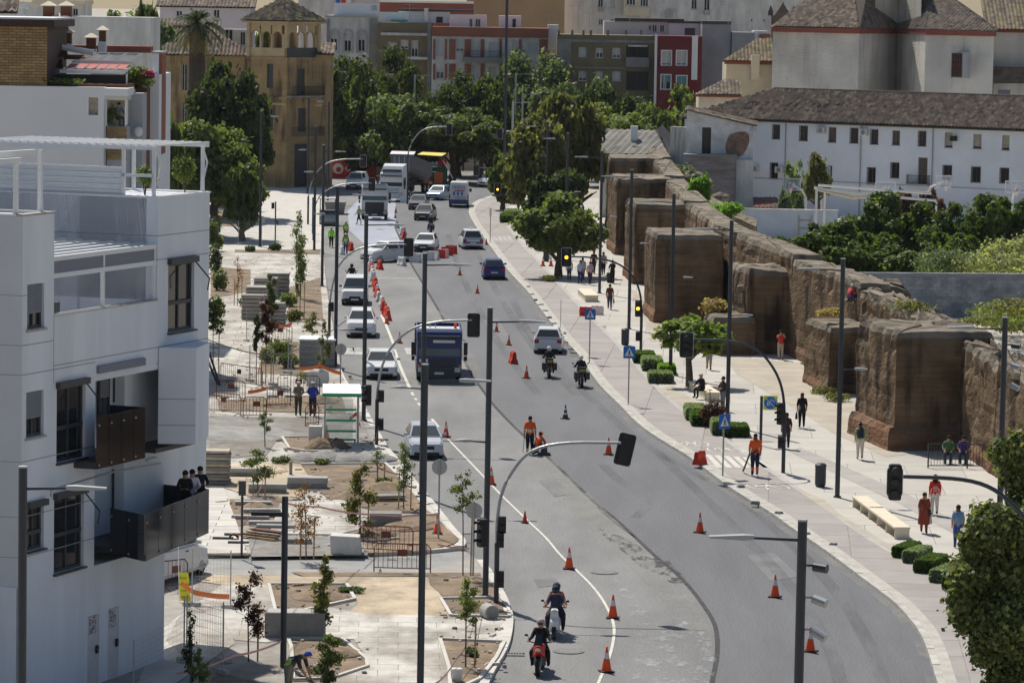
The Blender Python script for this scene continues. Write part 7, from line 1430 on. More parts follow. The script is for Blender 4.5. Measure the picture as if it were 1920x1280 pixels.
def cyl_item(px, py, r, h, m, name, label, cat): X, Y = G(px, py, .14); o = MB().cyl(0,0,0,h,r,n=12).build(name, m, loc=(X, Y, .14)); tag(o, label, cat)
cyl_item(545, 897, .07, .75, 'concrete_dark', 'marker_post', 'short grey standing channel piece on the sandy bed', 'post'); cyl_item(640, 838, .07, .35, 'black', 'bollard_stub', 'short black stub in front of the bus shelter', 'stub')
for px, py, l in ((820,1000,'red and white strapped cone hanging on the sign post at the kerb corner'),(1018,499,'left orange cone under the warning sign'),(1033,499,'right orange cone under the warning sign'),(612,826,'orange cone lying by the bus shelter soil')):
    p = cone_proto('orange', ((.4,.58),), .76, l); p.location = (*G(px, py, .14), .15)
# fence by the wall, tables
X, Y = G(1740, 877, .14); o = thing('railing_fence', 'dark metal railing in the shade of the largest tower', 'fence', (X, Y, .14), R(4)); w = 3.6
MB().box(0,w,-.02,.02,1.08,1.13).box(0,w,-.02,.02,.1,.14).build('rail', 'metal_dark', o)
for k in range(27): MB().box(w*k/26-.009,w*k/26+.009,-.009,.009,.1,1.08).build('bar', 'metal_dark', o)
for x in (0, w/2, w): MB().box(x-.03,x+.03,-.03,.03,0,1.12).build('post', 'metal_dark', o)
X, Y = G(1693, 850, .14); o = thing('railing_fence', 'second dark railing farther into the tower shade', 'fence', (X, Y, .14), R(4)); MB().box(0,3.2,-.02,.02,1.08,1.12).build('rail', 'metal_dark', o)
for k in range(21): MB().box(3.2*k/20-.008,3.2*k/20+.008,-.008,.008,.1,1.08).build('bar', 'metal_dark', o)
X, Y = G(1290, 605, .14); o = thing('white_platform', 'small white stepped platform behind the leafy plaza tree', 'platform', (X, Y, .14)); 
for k in range(4): MB().box(-1.3,1.5,k*.35,1.8,k*.16,(k+1)*.16-.004).build('step', 'white', o)
# banner, site cabins
Yk = 436
F = Fac(AT(622, 330, Yk)[0], Yk, 0, 'site_banner', 'red hoarding banner with big white letters behind the far trucks', 'banner'); q = F.rect(622,302,706,332); MB().box(q[0],q[1],0,.08,q[2]-.6,q[3]).build('panel', 'barrier_red', F.root)
MB().ycyl(q[0]+.75,-.02,-.005,(q[2]+q[3])/2,.62,20).build('disc', 'sign_white', F.root); MB().ycyl(q[0]+.8,-.03,-.02,(q[2]+q[3])/2-.1,.3,16).build('disc_mark', 'barrier_red', F.root); text_mb('OBO', 1.0, q[0]+2.6, -.02, (q[2]+q[3])/2, bold=.03).build('lettering', 'sign_white', F.root)
F = Fac(AT(830, 330, 440)[0], 440, 0, 'site_banner', 'second red banner with white marks beside the asphalt paver', 'banner'); q = F.rect(826,298,834,322); MB().box(q[0]-.3,q[1]+.2,0,.08,q[2]-.8,q[3]).build('panel', 'barrier_red', F.root)
F = Fac(AT(622, 330, 444)[0], 444, 0, 'site_cabin', 'long white flat-roofed site cabin under the far trees', 'cabin'); q = F.rect(620,285,725,312); MB().box(q[0],q[1],0,4,0,q[3]).build('wall', 'white_dirty', F.root); MB().box(q[0]-.1,q[1]+.1,-.2,4.2,q[3],q[3]+.25).build('roof', 'white', F.root)
F = Fac(AT(840, 330, 458)[0], 458, 0, 'brick_screen', 'long sandy brick wall beyond the junction', 'wall'); q = F.rect(836,290,945,318); MB().box(q[0],q[1],0,.3,0,q[3]).build('panel', 'cream', F.root); MB().box(q[0],q[1],-.03,.33,q[3],q[3]+.12).build('coping', 'stone_pale', F.root)
for k in range(5): x = q[0]+(q[1]-q[0])*(k+.5)/5; MB().box(x-.1,x+.1,-.1,0,0,q[3]).build('pilaster', 'shutter_brown', F.root)
# yellow notice sign
X, Y = G(352, 1128, .14); o = thing('notice_board', 'yellow road-closed notice leaning on a post by the white van', 'sign', (X, Y, .14), 0); zt_ = AT(345, 1090, Y)[1]; b = MB().add([(-.25,0,.05),(.12,0,0),(-.0,.15,1.0),(-.36,.15,1.02)], [(0,1,2,3),(3,2,1,0)]).build('panel', 'sign_yellow', o)
for k, t in enumerate(('CALLE','CORTADA','POR','OBRAS')): tb = text_mb(t, .105, -.22+k*.035, -.02, .82-k*.22); tb.v = [(x, (z/1.0)*.15-.02, z) for x, y, z in tb.v]; tb.build('lettering', 'black', o)
MB().tube([(-.3,.1,0),(-.35,.1,1.9)], .018, 5).build('post', 'white', o)
rr = random.Random(12)
for k in range(19):
    px, py = KR[6+k % 12]; px += 14+rr.uniform(-5, 12); py += rr.uniform(-12, 6); X, Y = G(px, py, .14)
    if k < 14: q = (980+k*8+rr.uniform(-2,2), 540+k*11.3+rr.uniform(-3,3)); X, Y = G(q[0]+10, q[1], .14)
    m = MB(); m.obox(0,0,0,rr.uniform(.2,.5),rr.uniform(.15,.35),rr.uniform(.06,.14),rr.uniform(0,3),0,.8,.7); o = m.build('rubble_piece', 'concrete_dark', loc=(X, Y, .14)); tag(o, 'grey lump of broken concrete lying along the kerb', 'rubble', 'concrete lumps along the kerb')

db = MB(); r_ = random.Random(21)
for (x0, y0, x1, y1, n_) in ((545,875,790,1030,150),(400,850,560,1000,70),(530,820,720,868,70),(400,700,660,780,70),(510,1095,660,1145,40),(540,1200,690,1270,40),(825,1080,950,1260,60),(400,480,600,700,130)):
    for _ in range(n_):
        X, Y = G(r_.uniform(x0,x1), r_.uniform(y0,y1), .15); s_ = r_.uniform(.05,.16); db.obox(X, Y, .13, s_*r_.choice((1,1,1,4)), s_, s_*.5+.02, r_.uniform(0,3), r_.randrange(4), .7, .7)
o = db.build('debris', ['concrete_dark','soil','paving','wood_pale']); o['kind'] = 'stuff'
stainmat('dirt_film', (.26,.21,.16), .42, .62, .45, .42, (1,.6,1)); sheet('dirt_film', [(392,470),(604,466),(640,700),(700,830),(800,975),(640,1040),(392,1040)], .197, 'dirt_film'); sheet('dirt_film', [(380,1076),(900,1075),(950,1160),(830,1290),(420,1290),(310,1200)], .156, 'dirt_film')
X, Y = G(392,1000); o = thing('cable', 'thin black cable sagging from the white building to a lamp post', 'cable', (0,0,0)); A0 = (AT(388,636,121)[0],121,AT(388,636,121)[1]); B0 = (AT(648,601,150)[0],150,AT(648,601,150)[1]); MB().tube([Vector(A0).lerp(Vector(B0), k/8)-Vector((0,0,.9*math.sin(math.pi*k/8))) for k in range(9)], .02, 4).build('line', 'black', o)
# ------------------------------------------------------------------ vehicles
def paint(name, c, rough=.28): return mat('paint_'+name, c, rough, spec=.6)
for n_, c in (('white',(.72,.73,.74)),('silver',(.50,.54,.60)),('bluegrey',(.30,.38,.48)),('dark',(.045,.048,.055)),('grey',(.10,.105,.115)),('blue',(.02,.045,.20)),('navy',(.006,.026,.14)),('lightblue',(.26,.38,.52))): paint(n_, c)
def place(px, py, L_, rz, z=.012, back=.5):
    x, y = G(px, py, 0); return (x-math.sin(rz)*L_*back*0+(-math.sin(rz))*0 if False else x+math.sin(rz)*-1*0, y, z)
def wheels(o, W_, ys, r=.31, w=.2, steel='metal_grey', sx=None):
    for y in ys:
        for s in (-1, 1):
            x = s*(W_/2-.02); t = MB().xcyl(x-s*w, x, y, r, r, 18).build('wheel', 'rubber', o); rm_ = MB().xcyl(x-.001*s, x+s*.015, y, r, r*.62, 12)
            for k in range(5): a = k*1.2566; rm_.box(x+s*.012, x+s*.024, y+math.cos(a)*r*.3-.03, y+math.cos(a)*r*.3+.03, r+math.sin(a)*r*.3-.03, r+math.sin(a)*r*.3+.03, 0)
            rm_.build('rim', steel, t)
def car(px, py, rz, label, col, L=4.1, W=1.78, H=1.48, hood=.92, belt=.98, cowl=1.05, ws=.75, tail=.12, rw=.55, dark_lower=False, group='cars on the avenue', name='car', taxi=False, roofbar=False, rear_window=True, wheel_r=.31, grille=True, side_glass=True, plate_c='sign_white', cat='car', blind_rear=False):
    x, y = G(px, py, 0); c, s = math.cos(rz), math.sin(rz); near = -L/2 if math.cos(rz) > 0 else L/2
    # the end or corner nearest to the camera rests at the given spot
    o = thing(name, label, cat, (x+s*near, y-c*near, .012), rz, group); hL, hW = L/2, W/2; P = 'paint_'+col
    def ring(y_, zl, zh, hw, rnd=.1): return [(-hw*.9,y_,zl),(hw*.9,y_,zl),(hw*.985,y_,zl+.12),(hw,y_,zl+(zh-zl)*.5),(hw*.97,y_,zh-rnd),(hw*.84,y_,zh),(-hw*.84,y_,zh),(-hw*.97,y_,zh-rnd),(-hw,y_,zl+(zh-zl)*.5),(-hw*.985,y_,zl+.12)]
    st = [(-hL,.30,.62,hW*.80,.05),(-hL+.04,.22,.70,hW*.86,.06),(-hL+.22,.19,hood-.12,hW*.95,.08),(-hL+.5,.19,hood-.05,hW*.99,.1),(-hL+cowl,.19,hood+.03,hW,.1),(-hL+cowl+.5,.19,belt,hW,.06),(hL-tail-.5,.19,belt,hW,.06),(hL-.25,.2,belt-.02,hW*.98,.08),(hL-.06,.24,belt-.12,hW*.93,.1),(hL,.32,belt-.3,hW*.86,.05)]
    MB().loft([ring(*q) for q in st]).build('body', P, o, smooth=False)
    low = [(-hL-.012,.28,.48,hW*.86,.03),(-hL+.25,.17,.44,hW*1.0,.03),(-hL+.5,.17,.30,hW*1.005,.03),(hL-.5,.17,.30,hW*1.005,.03),(hL-.25,.17,.46,hW*1.0,.03),(hL+.012,.28,.50,hW*.88,.03)]
    MB().loft([ring(*q) for q in low]).build('bumper', 'black' if dark_lower else ('frame_dark' if dark_lower is None else P), o)
    MB().box(-hW*.7, hW*.7, -hL-.02, -hL+.1, .2, .34).box(-hW*.7, hW*.7, hL-.1, hL+.016, .2, .32).build('lower_intake', 'black', o)
    yb0, yr0, yr1, yb1 = -hL+cowl, -hL+cowl+ws, hL-tail-rw, hL-tail; tw, bw = hW*.70, hW*.93; zr = H-.06; zb = belt-.01
    bl, br = [(-bw,yb0,zb),(bw,yb0,zb)], [(bw,yb1,zb),(-bw,yb1,zb)]; tl, tr = [(-tw,yr0,zr),(tw,yr0,zr)], [(tw,yr1,zr),(-tw,yr1,zr)]
    cab = MB(); cab.add(bl+br+tl+tr, [(0,1,5,4),(1,2,6,5),(2,3,7,6),(3,0,4,7),(4,5,6,7)]); cab.build('cabin', P, o)
    def glass(name_, a, b, c_, d, inset=.1, out=.006):
        A, B_, C_, D_ = map(Vector, (a, b, c_, d)); n_ = (B_-A).cross(D_-A).normalized(); ctr = (A+B_+C_+D_)/4; Q = [p.lerp(ctr, inset)+n_*out for p in (A, B_, C_, D_)]; MB().add(Q, [(0,1,2,3)]).build(name_, 'glass_dark' if name_ != 'windscreen' else 'windscreen', o)
    mat('windscreen', (.05,.065,.07), .05, spec=.9)
    glass('windscreen', bl[0], bl[1], tl[1], tl[0], .09)
    if rear_window: glass('rear_window', br[0], br[1], tr[1], tr[0], .13)
    if side_glass:
        mid = (yr0+yr1)/2; f = lambda x_, y_, z_: (x_, y_, z_)
        for s_ in (1, -1):
            a1, b1, t1_, t0_ = (s_*bw,yb0,zb), (s_*bw,yb1,zb), (s_*tw,yr1,zr), (s_*tw,yr0,zr); m1, m2 = Vector(a1).lerp(Vector(b1), .52), Vector(t0_).lerp(Vector(t1_), .45)
            if s_ > 0: glass('side_window', a1, m1, m2, t0_, .12); (not blind_rear) and glass('side_window', m1, b1, t1_, m2, .12)
            else: glass('side_window', m1, a1, t0_, m2, .12); (not blind_rear) and glass('side_window', b1, m1, m2, t1_, .12)
    MB().loft([[(-tw,yr0,zr),(tw,yr0,zr),(tw,yr1,zr),(-tw,yr1,zr)],[(-tw*.9,yr0+.12,H),(tw*.9,yr0+.12,H),(tw*.9,yr1-.1,H),(-tw*.9,yr1-.1,H)]]).build('roof', P, o)
    wheels(o, W, (-hL+.78, hL-.72), wheel_r)
    for s_ in (-1, 1):
        MB().loft([[(s_*hW*.52,-hL-.005,.56),(s_*hW*.84,-hL+.07,.56),(s_*hW*.86,-hL+.12,.70),(s_*hW*.55,-hL+.02,.67)],[(s_*hW*.52,-hL+.1,.56),(s_*hW*.84,-hL+.2,.56),(s_*hW*.9,-hL+.3,.74),(s_*hW*.55,-hL+.18,.72)]]).build('headlight', 'light_lens', o)
        MB().box(s_*hW*.62, s_*hW*.93, hL-.12, hL-.0, belt-.34, belt-.12).build('tail_light', 'tail_lens', o)
        mr = MB(); mr.box(s_*(hW-.02), s_*(hW+.17), yb0+.3, yb0+.4, belt-.0, belt+.13); mr.build('mirror', 'black' if dark_lower or col in ('dark','grey') else P, o)
        MB().box(s_*hW*.99, s_*(hW*.99+.02), yb0+1.0, yb0+1.2, belt-.2, belt-.16).build('door_handle', 'frame_dark', o)
    if grille: MB().box(-hW*.42, hW*.42, -hL-.015, -hL+.05, .46, .62).build('grille', 'black', o)
    MB().box(-.26,.26,-hL-.03,-hL-.005,.36,.46).build('number_plate', 'sign_white', o); MB().box(-.26,.26,hL+.015,hL+.035,.5 if belt < 1.1 else .62,.6 if belt < 1.1 else .72).build('number_plate', plate_c, o)
    if taxi: MB().box(-.12,.12,-.1,.06,H,H+.12).build('taxi_light', 'sign_white', o); MB().add([(-bw,hL+.004,.5),(bw,hL+.004,.5),(bw,hL+.004,.64),(-bw,hL+.004,.64)],[(3,2,1,0)]).build('blue_stripe', 'metal_blue', o)
    return o
VAN = dict(L=4.5, W=1.83, H=1.85, hood=1.08, belt=1.18, cowl=.85, ws=.62, tail=.02, rw=.14, wheel_r=.33, name='van', cat='van', blind_rear=True)
SUV = dict(L=4.4, W=1.84, H=1.62, hood=1.04, belt=1.08, cowl=1.05, ws=.75, tail=.1, rw=.5, wheel_r=.36)
SED = dict(L=4.7, W=1.80, H=1.43, hood=.88, belt=.93, cowl=1.35, ws=.75, tail=.75, rw=.6)
car(715,712,R(3),'white saloon car approaching beside the blue tipper truck','white',**SED); car(677,634,R(2),'white crossover car under the small lamp arm, behind the white saloon','white',**SUV); car(665,573,R(2),'white delivery van with a black bumper, behind the white crossover','white',dark_lower=True,**VAN)
car(686,492,R(-48),'white sport-utility car turning out between the barriers','white',**SUV); car(793,473,R(-5),'old silver-white saloon with black-striped bumper passing the barriers','white',dark_lower=None,**SED); car(800,862,R(6),'silver-blue small hatchback at the kerb end, cone beside it','silver',L=3.5,W=1.62,H=1.47,cowl=.75,ws=.8)
car(792,414,R(-6),'black hatchback in the opposite file, nearest the motorcyclist in blue','dark'); car(781,394,R(-4),'dark grey saloon just behind the black hatchback','grey',**SED); car(812,376,R(-16),'light blue-silver car behind the dark saloon','lightblue',L=4.3); car(1027,664,R(178),'white hatchback driving away, red tail lamps, near two police motorcyclists','white',L=4.0,W=1.74,H=1.49)
car(887,468,R(186),'white taxi driving away with a roof lamp and blue band','white',taxi=True,H=1.6,L=4.4,W=1.82); car(927,525,R(183),'blue hatchback driving away','blue',L=3.9,W=1.7,H=1.5); car(904,352,R(-42),'white panel van turning at the far junction','white',**VAN); car(662,356,R(-10),'small white van waiting before the red banner','white',dark_lower=None,**{**VAN,'L':4.2})
car(931,342,R(-60),'grey car half hidden behind the white panel van','grey'); car(952,347,R(-50),'white car half hidden behind the speed-limit sign','white'); 
v = car(334,1120,R(158),'white van parked at the corner of the nearest apartment building','white',**{**VAN,'L':4.9,'H':1.95,'blind_rear':False}); v.location = (*G(296,1085,.14), .15)
# high delivery van with blue lower part, from behind
x, y = G(860, 389); o = thing('van', 'tall white and blue delivery van driving away with printed rear doors', 'van', (x, y+2.5, .012), R(180), 'cars on the avenue'); W2, L2_, H2 = 2.0, 5.0, 2.5
sec = lambda y_, k=1, t=0: [(-W2/2*k,y_,.3),(W2/2*k,y_,.3),(W2/2*k,y_,1.3),(W2/2*.88*k,y_,H2-.12-t),(W2/2*.78*k,y_,H2-t),(-W2/2*.78*k,y_,H2-t),(-W2/2*.88*k,y_,H2-.12-t),(-W2/2*k,y_,1.3)]
MB().loft([sec(2.5), sec(2.4), sec(-1.2), sec(-1.3,1,.02)]).build('body', 'paint_white', o); MB().loft([[(-1,-2.5,.3),(1,-2.5,.3),(1,-2.4,.95),(-1,-2.4,.95)],[(-1,-1.6,.3),(1,-1.6,.3),(.95,-1.6,1.3),(-.95,-1.6,1.3)],[(-1,-1.3,.3),(1,-1.3,.3),(.88,-1.3,H2-.15),(-.88,-1.3,H2-.15)]]).build('bonnet', 'paint_white', o)
MB().box(-W2/2*1.004,W2/2*1.004,2.0,2.515,.32,.78).build('lower_band', 'paint_blue', o); MB().box(-.01,.01,2.505,2.51,.8,2.35).build('door_gap', 'black', o); wheels(o, W2, (-1.6, 1.7), .35)
for s_ in (-1,1): MB().box(s_*.88,s_*.99,2.47,2.52,.85,1.3).build('tail_light', 'tail_lens', o); MB().box(s_*1.0,s_*1.25,-1.1,-1.0,1.4,1.75).build('mirror', 'black', o)
# printed rear doors: rows of bluish and red lettering-like motifs
ink = MB(); r_ = random.Random(2)
for k in range(9): xx = -.62+k*.15; ink.add([(xx,2.512,1.85),(xx+.08,2.512,1.85),(xx+.08,2.512,2.2),(xx,2.512,2.2)],[(3,2,1,0)])
for k in range(3): xx = -.45+k*.4; ink.add([(xx,2.512,1.35),(xx+.14,2.512,1.1),(xx+.28,2.512,1.35),(xx+.22,2.512,1.6),(xx+.05,2.512,1.6)],[(4,3,2,1,0)])
ink.build('rear_print', mat('ink_blue', (.12,.22,.50), .5), o); MB().add([(-.6,2.514,1.62),(.45,2.514,1.62),(.45,2.514,1.76),(-.6,2.514,1.76)],[(3,2,1,0)]).build('rear_print', mat('ink_red', (.45,.12,.14), .5), o)
for z_ in (1.0,.88): MB().add([(-.7,2.513,z_),(.4,2.513,z_),(.4,2.513,z_+.05),(-.7,2.513,z_+.05)],[(3,2,1,0)]).build('rear_print', 'ink_blue', o)
# trucks
def truck(px, py, rz, label, col, Hc=2.95, W=2.5, roof_spoiler=False, bed='navy', bedlen=6, sleeper=False, dark=None):
    x, y = G(px, py, 0); o = thing('truck', label, 'truck', (x, y, .012), rz, 'lorries on the avenue'); h = W/2; P = 'paint_'+col
    rg = lambda y_, z0, z1, k=1: [(-h*k,y_,z0),(h*k,y_,z0),(h*k,y_,z1-.15),(h*k*.95,y_,z1),(-h*k*.95,y_,z1),(-h*k,y_,z1-.15)]
    MB().loft([rg(.02,.38,Hc-.45,.97), rg(.0,.4,Hc-.6,.97), rg(.12,.38,Hc-.12,.99), rg(.3,.38,Hc), rg(1.95,.38,Hc), rg(2.0,.42,Hc-.04,.98)]).build('cab', P, o)
    zg = Hc-1.42; MB().loft([[(-h*.92,-.02,zg),(h*.92,-.02,zg),(h*.9,.08,Hc-.42),(-h*.9,.08,Hc-.42)],[(-h*.92,.1,zg),(h*.92,.1,zg),(h*.9,.15,Hc-.42),(-h*.9,.15,Hc-.42)]]).build('windscreen', 'windscreen', o)
    for s_ in (-1,1): MB().box(s_*h*.99,s_*h*1.006,.35,1.35,zg,Hc-.5).build('side_window', 'glass_dark', o)
    MB().box(-h*.72,h*.72,-.035,-.0,.95 if Hc < 3.2 else .8,zg-.18).build('grille', 'frame_dark' if dark else P, o); g = MB()
    for k in range(4): z_ = zg-.35-k*.17; g.box(-h*.66,h*.66,-.06,-.034,z_,z_+.035)
    g.build('grille_bars', 'metal_dark', o); MB().box(-h*.68,h*.68,-.058,-.03,zg-.3,zg-.24).build('grille_trim', 'frame_dark' if dark else 'metal_grey', o)
    MB().loft([rg(-.1,.3,.82,.97), rg(.3,.3,.85,1.01)]).build('bumper', 'frame_dark' if dark else P, o); MB().box(-.26,.26,-.12,-.1,.42,.54).build('number_plate', 'sign_white', o)
    for s_ in (-1,1):
        MB().box(s_*h*.68,s_*h*.93,-.12,-.05,.55,.8).build('headlight', 'light_lens', o); MB().box(s_*h*.85,s_*h*.95,-.125,-.04,.82,.95).build('indicator', 'orange_lens', o)
        m = MB(); m.box(s_*(h+.08),s_*(h+.3),-.08,.06,zg+.05,zg+.75); m.box(s_*(h+.1),s_*(h+.28),-.08,.06,zg-.25,zg-.0); m.tube([(s_*h,0,zg+.9),(s_*(h+.2),0,zg+.85)], .02, 4); m.build('mirror', 'black', o)
        MB().box(s_*.55-.02,s_*.55+.02,-.03,-.01,zg+.02,zg+.05).build('wiper', 'black', o)
    MB().box(-h*.9,h*.9,-.2,.1,Hc-.42,Hc-.3).build('sun_visor', 'frame_dark' if dark else 'glass_dark', o)
    if roof_spoiler: MB().loft([[(-h*.93,.25,Hc),(h*.93,.25,Hc),(h*.93,1.9,Hc),(-h*.93,1.9,Hc)],[(-h*.85,.75,Hc+.62),(h*.85,.75,Hc+.62),(h*.93,1.9,Hc+.85),(-h*.93,1.9,Hc+.85)]]).build('roof_spoiler', P, o); MB().box(-h*.8,h*.8,.2,.5,Hc+.05,Hc+.3).build('upper_window', 'glass_dark', o)
    if bed:
        bb = MB(); z0, z1 = 1.15, 2.55 if bed == 'navy' else 3.5; y0, y1 = 2.3, 2.3+bedlen
        bb.box(-h,h,y0,y1,z0,z0+.1); bb.box(-h,-h+.08,y0,y1,z0+.1,z1); bb.box(h-.08,h,y0,y1,z0+.1,z1); bb.box(-h+.08,h-.08,y0,y0+.08,z0+.1,z1+.1); bb.box(-h+.08,h-.08,y1-.08,y1,z0+.1,z1); bb.build('tipper_body', 'paint_'+bed, o)
        for k in range(5):
            for s_ in (-1,1): yy = y0+.3+k*(bedlen-.7)/4; MB().box(s_*h,s_*(h+.06),yy,yy+.1,z0,z1).build('rib', 'paint_'+bed, o)
        MB().box(-.45,.45,1.9,y1-.2,.75,1.1).build('chassis', 'black', o)
    wheels(o, W, (1.25, 2.3+bedlen-2.2, 2.3+bedlen-.9) if bed else (1.25, 3.4), .5, .3); MB().box(-.4,.4,1.5,4,.6,.95).build('frame', 'black', o)
    return o
tr = truck(823, 716, R(2), 'dark blue tipper truck with a white roof, driver in a green vest', 'navy', Hc=2.85, bed='navy', dark=True); MB().box(-1.1,1.1,.35,1.9,2.85,2.9).build('roof_panel', 'paint_white', tr); MB().box(-.25,-.2,.9,1.0,2.9,3.1).box(-.55,-.5,.9,1.0,2.9,3.1).build('roof_horns', 'metal_grey', tr); MB().box(.8,.95,.7,.85,2.9,3.15).build('beacon', 'orange', tr)
MB().box(-.35,.85,-.015,-.0,2.15,2.3).build('sun_strip', 'sign_white', tr); MB().box(-1.1,-.62,-.065,-.04,1.08,1.26).build('white_label', 'sign_white', tr)
tr2 = truck(702, 412, R(2), 'white tractor truck with a dark grille stopped on the fresh strip', 'white', Hc=3.25, bed=None, dark=True); MB().box(-1.15,1.15,.3,.5,3.26,3.4).build('light_bar', 'metal_grey', tr2); [MB().cyl(x_,.4,3.4,3.55,.09,n=8).build('horn', 'frame_dark', tr2) for x_ in (-.7,.7)]
tr3 = truck(733, 378, R(-12), 'tall white truck cab pulling the grey tipping trailer', 'white', Hc=3.0, bed=None, roof_spoiler=True)
X, Y = G(770, 368); o = thing('tipping_trailer', 'grey half-pipe tipping trailer raised behind the tall white cab', 'trailer', (X-1.5, Y+2, .012), R(-16)); prof = lambda y_, z_: [(1.25*math.cos(t), y_, z_+1.15*math.sin(t)) for t in [math.pi+math.pi*k/8 for k in range(9)]]+[(1.25,y_,z_+.9),(-1.25,y_,z_+.9)]
MB().loft([prof(1.5,3.3), prof(8.5,2.2)]).build('tipping_body', mat('trailer_grey', (.14,.14,.165), .5, metal=.3), o); MB().loft([[(-1.35,1.35,4.05),(1.35,1.35,4.05),(1.35,1.9,4.4),(-1.35,1.9,4.4)],[(-1.35,1.4,4.3),(1.35,1.4,4.3),(1.35,2.1,4.6),(-1.35,2.1,4.6)]]).build('headboard', 'trailer_grey', o)
for x_ in (-.8,-.3,.3,.8): MB().box(x_-.04,x_+.04,1.42,1.5,2.5,4.1).build('rib', 'galv', o)
MB().box(-.4,.4,2,9,.8,1.1).build('chassis', 'black', o); MB().tube([(0,2.2,1),(0,2.4,3)], .12, 8).build('ram', 'chrome', o); wheels(o, 2.5, (6,7.3,8.6), .5, .3)
# asphalt paver
X, Y = G(808, 350); o = thing('asphalt_paver', 'green and orange asphalt paver with a yellow canopy', 'paver', (X, Y+1, .012), R(-8)); MB().box(-1.25,1.25,0,3.2,.4,1.5).build('hopper', mat('machine_green', (.03,.12,.085), .6), o); MB().box(-1.1,1.1,3.2,4.6,.5,2.0).build('engine_deck', 'machine_green', o)
for x_ in (-1.1,1.1):
    MB().box(x_-.05,x_+.05,1.2,1.3,1.5,3.3).build('canopy_post', 'frame_dark', o); MB().loft([[(x_-.2,q,z_) for q, z_ in ((.2,.1),(.5,.0),(3,.0),(3.3,.2),(3.2,.6),(.3,.6))],[(x_+.2,q,z_) for q, z_ in ((.2,.1),(.5,.0),(3,.0),(3.3,.2),(3.2,.6),(.3,.6))]]).build('track', 'black', o)
MB().loft([[(-1.6,-.2,3.45),(1.2,-.2,3.35),(1.2,3.2,3.55),(-1.6,3.2,3.6)],[(-1.6,-.2,3.52),(1.2,-.2,3.42),(1.2,3.2,3.62),(-1.6,3.2,3.68)]]).build('canopy', mat('canopy_yellow', (.75,.62,.12), .6), o); MB().box(.4,1.3,-.35,.1,.3,1.6).box(-1.4,.2,-.4,0,.15,.7).build('screed', mat('machine_orange', (.55,.13,.03), .6), o); MB().tube([(1.3,0,2.9),(2.2,-.6,1.6),(2.6,-.8,.9)], .05, 5).build('handrail', 'sign_white', o)
X, Y = G(615, 424); o = thing('road_roller', 'dark compact road machine at the far kerb behind lamp posts', 'roller', (X, Y, .012), R(4)); MB().xcyl(-.8,.8,.55,.55,.55,20).build('drum', 'metal_grey', o); MB().box(-.75,.75,.9,3,.5,1.35).build('body', 'frame_dark', o); MB().xcyl(-.75,.75,3.0,.5,.5,18).build('rear_wheels', 'rubber', o); MB().box(-.8,.8,1.2,2.7,2.4,2.48).build('canopy', 'white_dirty', o)
for x_ in (-.7,.7):
    for y_ in (1.3,2.6): MB().box(x_-.03,x_+.03,y_-.03,y_+.03,1.35,2.4).build('canopy_post', 'black', o)
X, Y = G(628, 402); o = thing('skip', 'rusty open skip behind the dark road machine', 'skip', (X, Y, .012)); MB().loft([[(-.8,0,0),(.8,0,0),(.8,2,0),(-.8,2,0)],[(-1,-.3,1.2),(1,-.3,1.2),(1,2.3,1.2),(-1,2.3,1.2)]]).build('shell', 'concrete_dark', o)
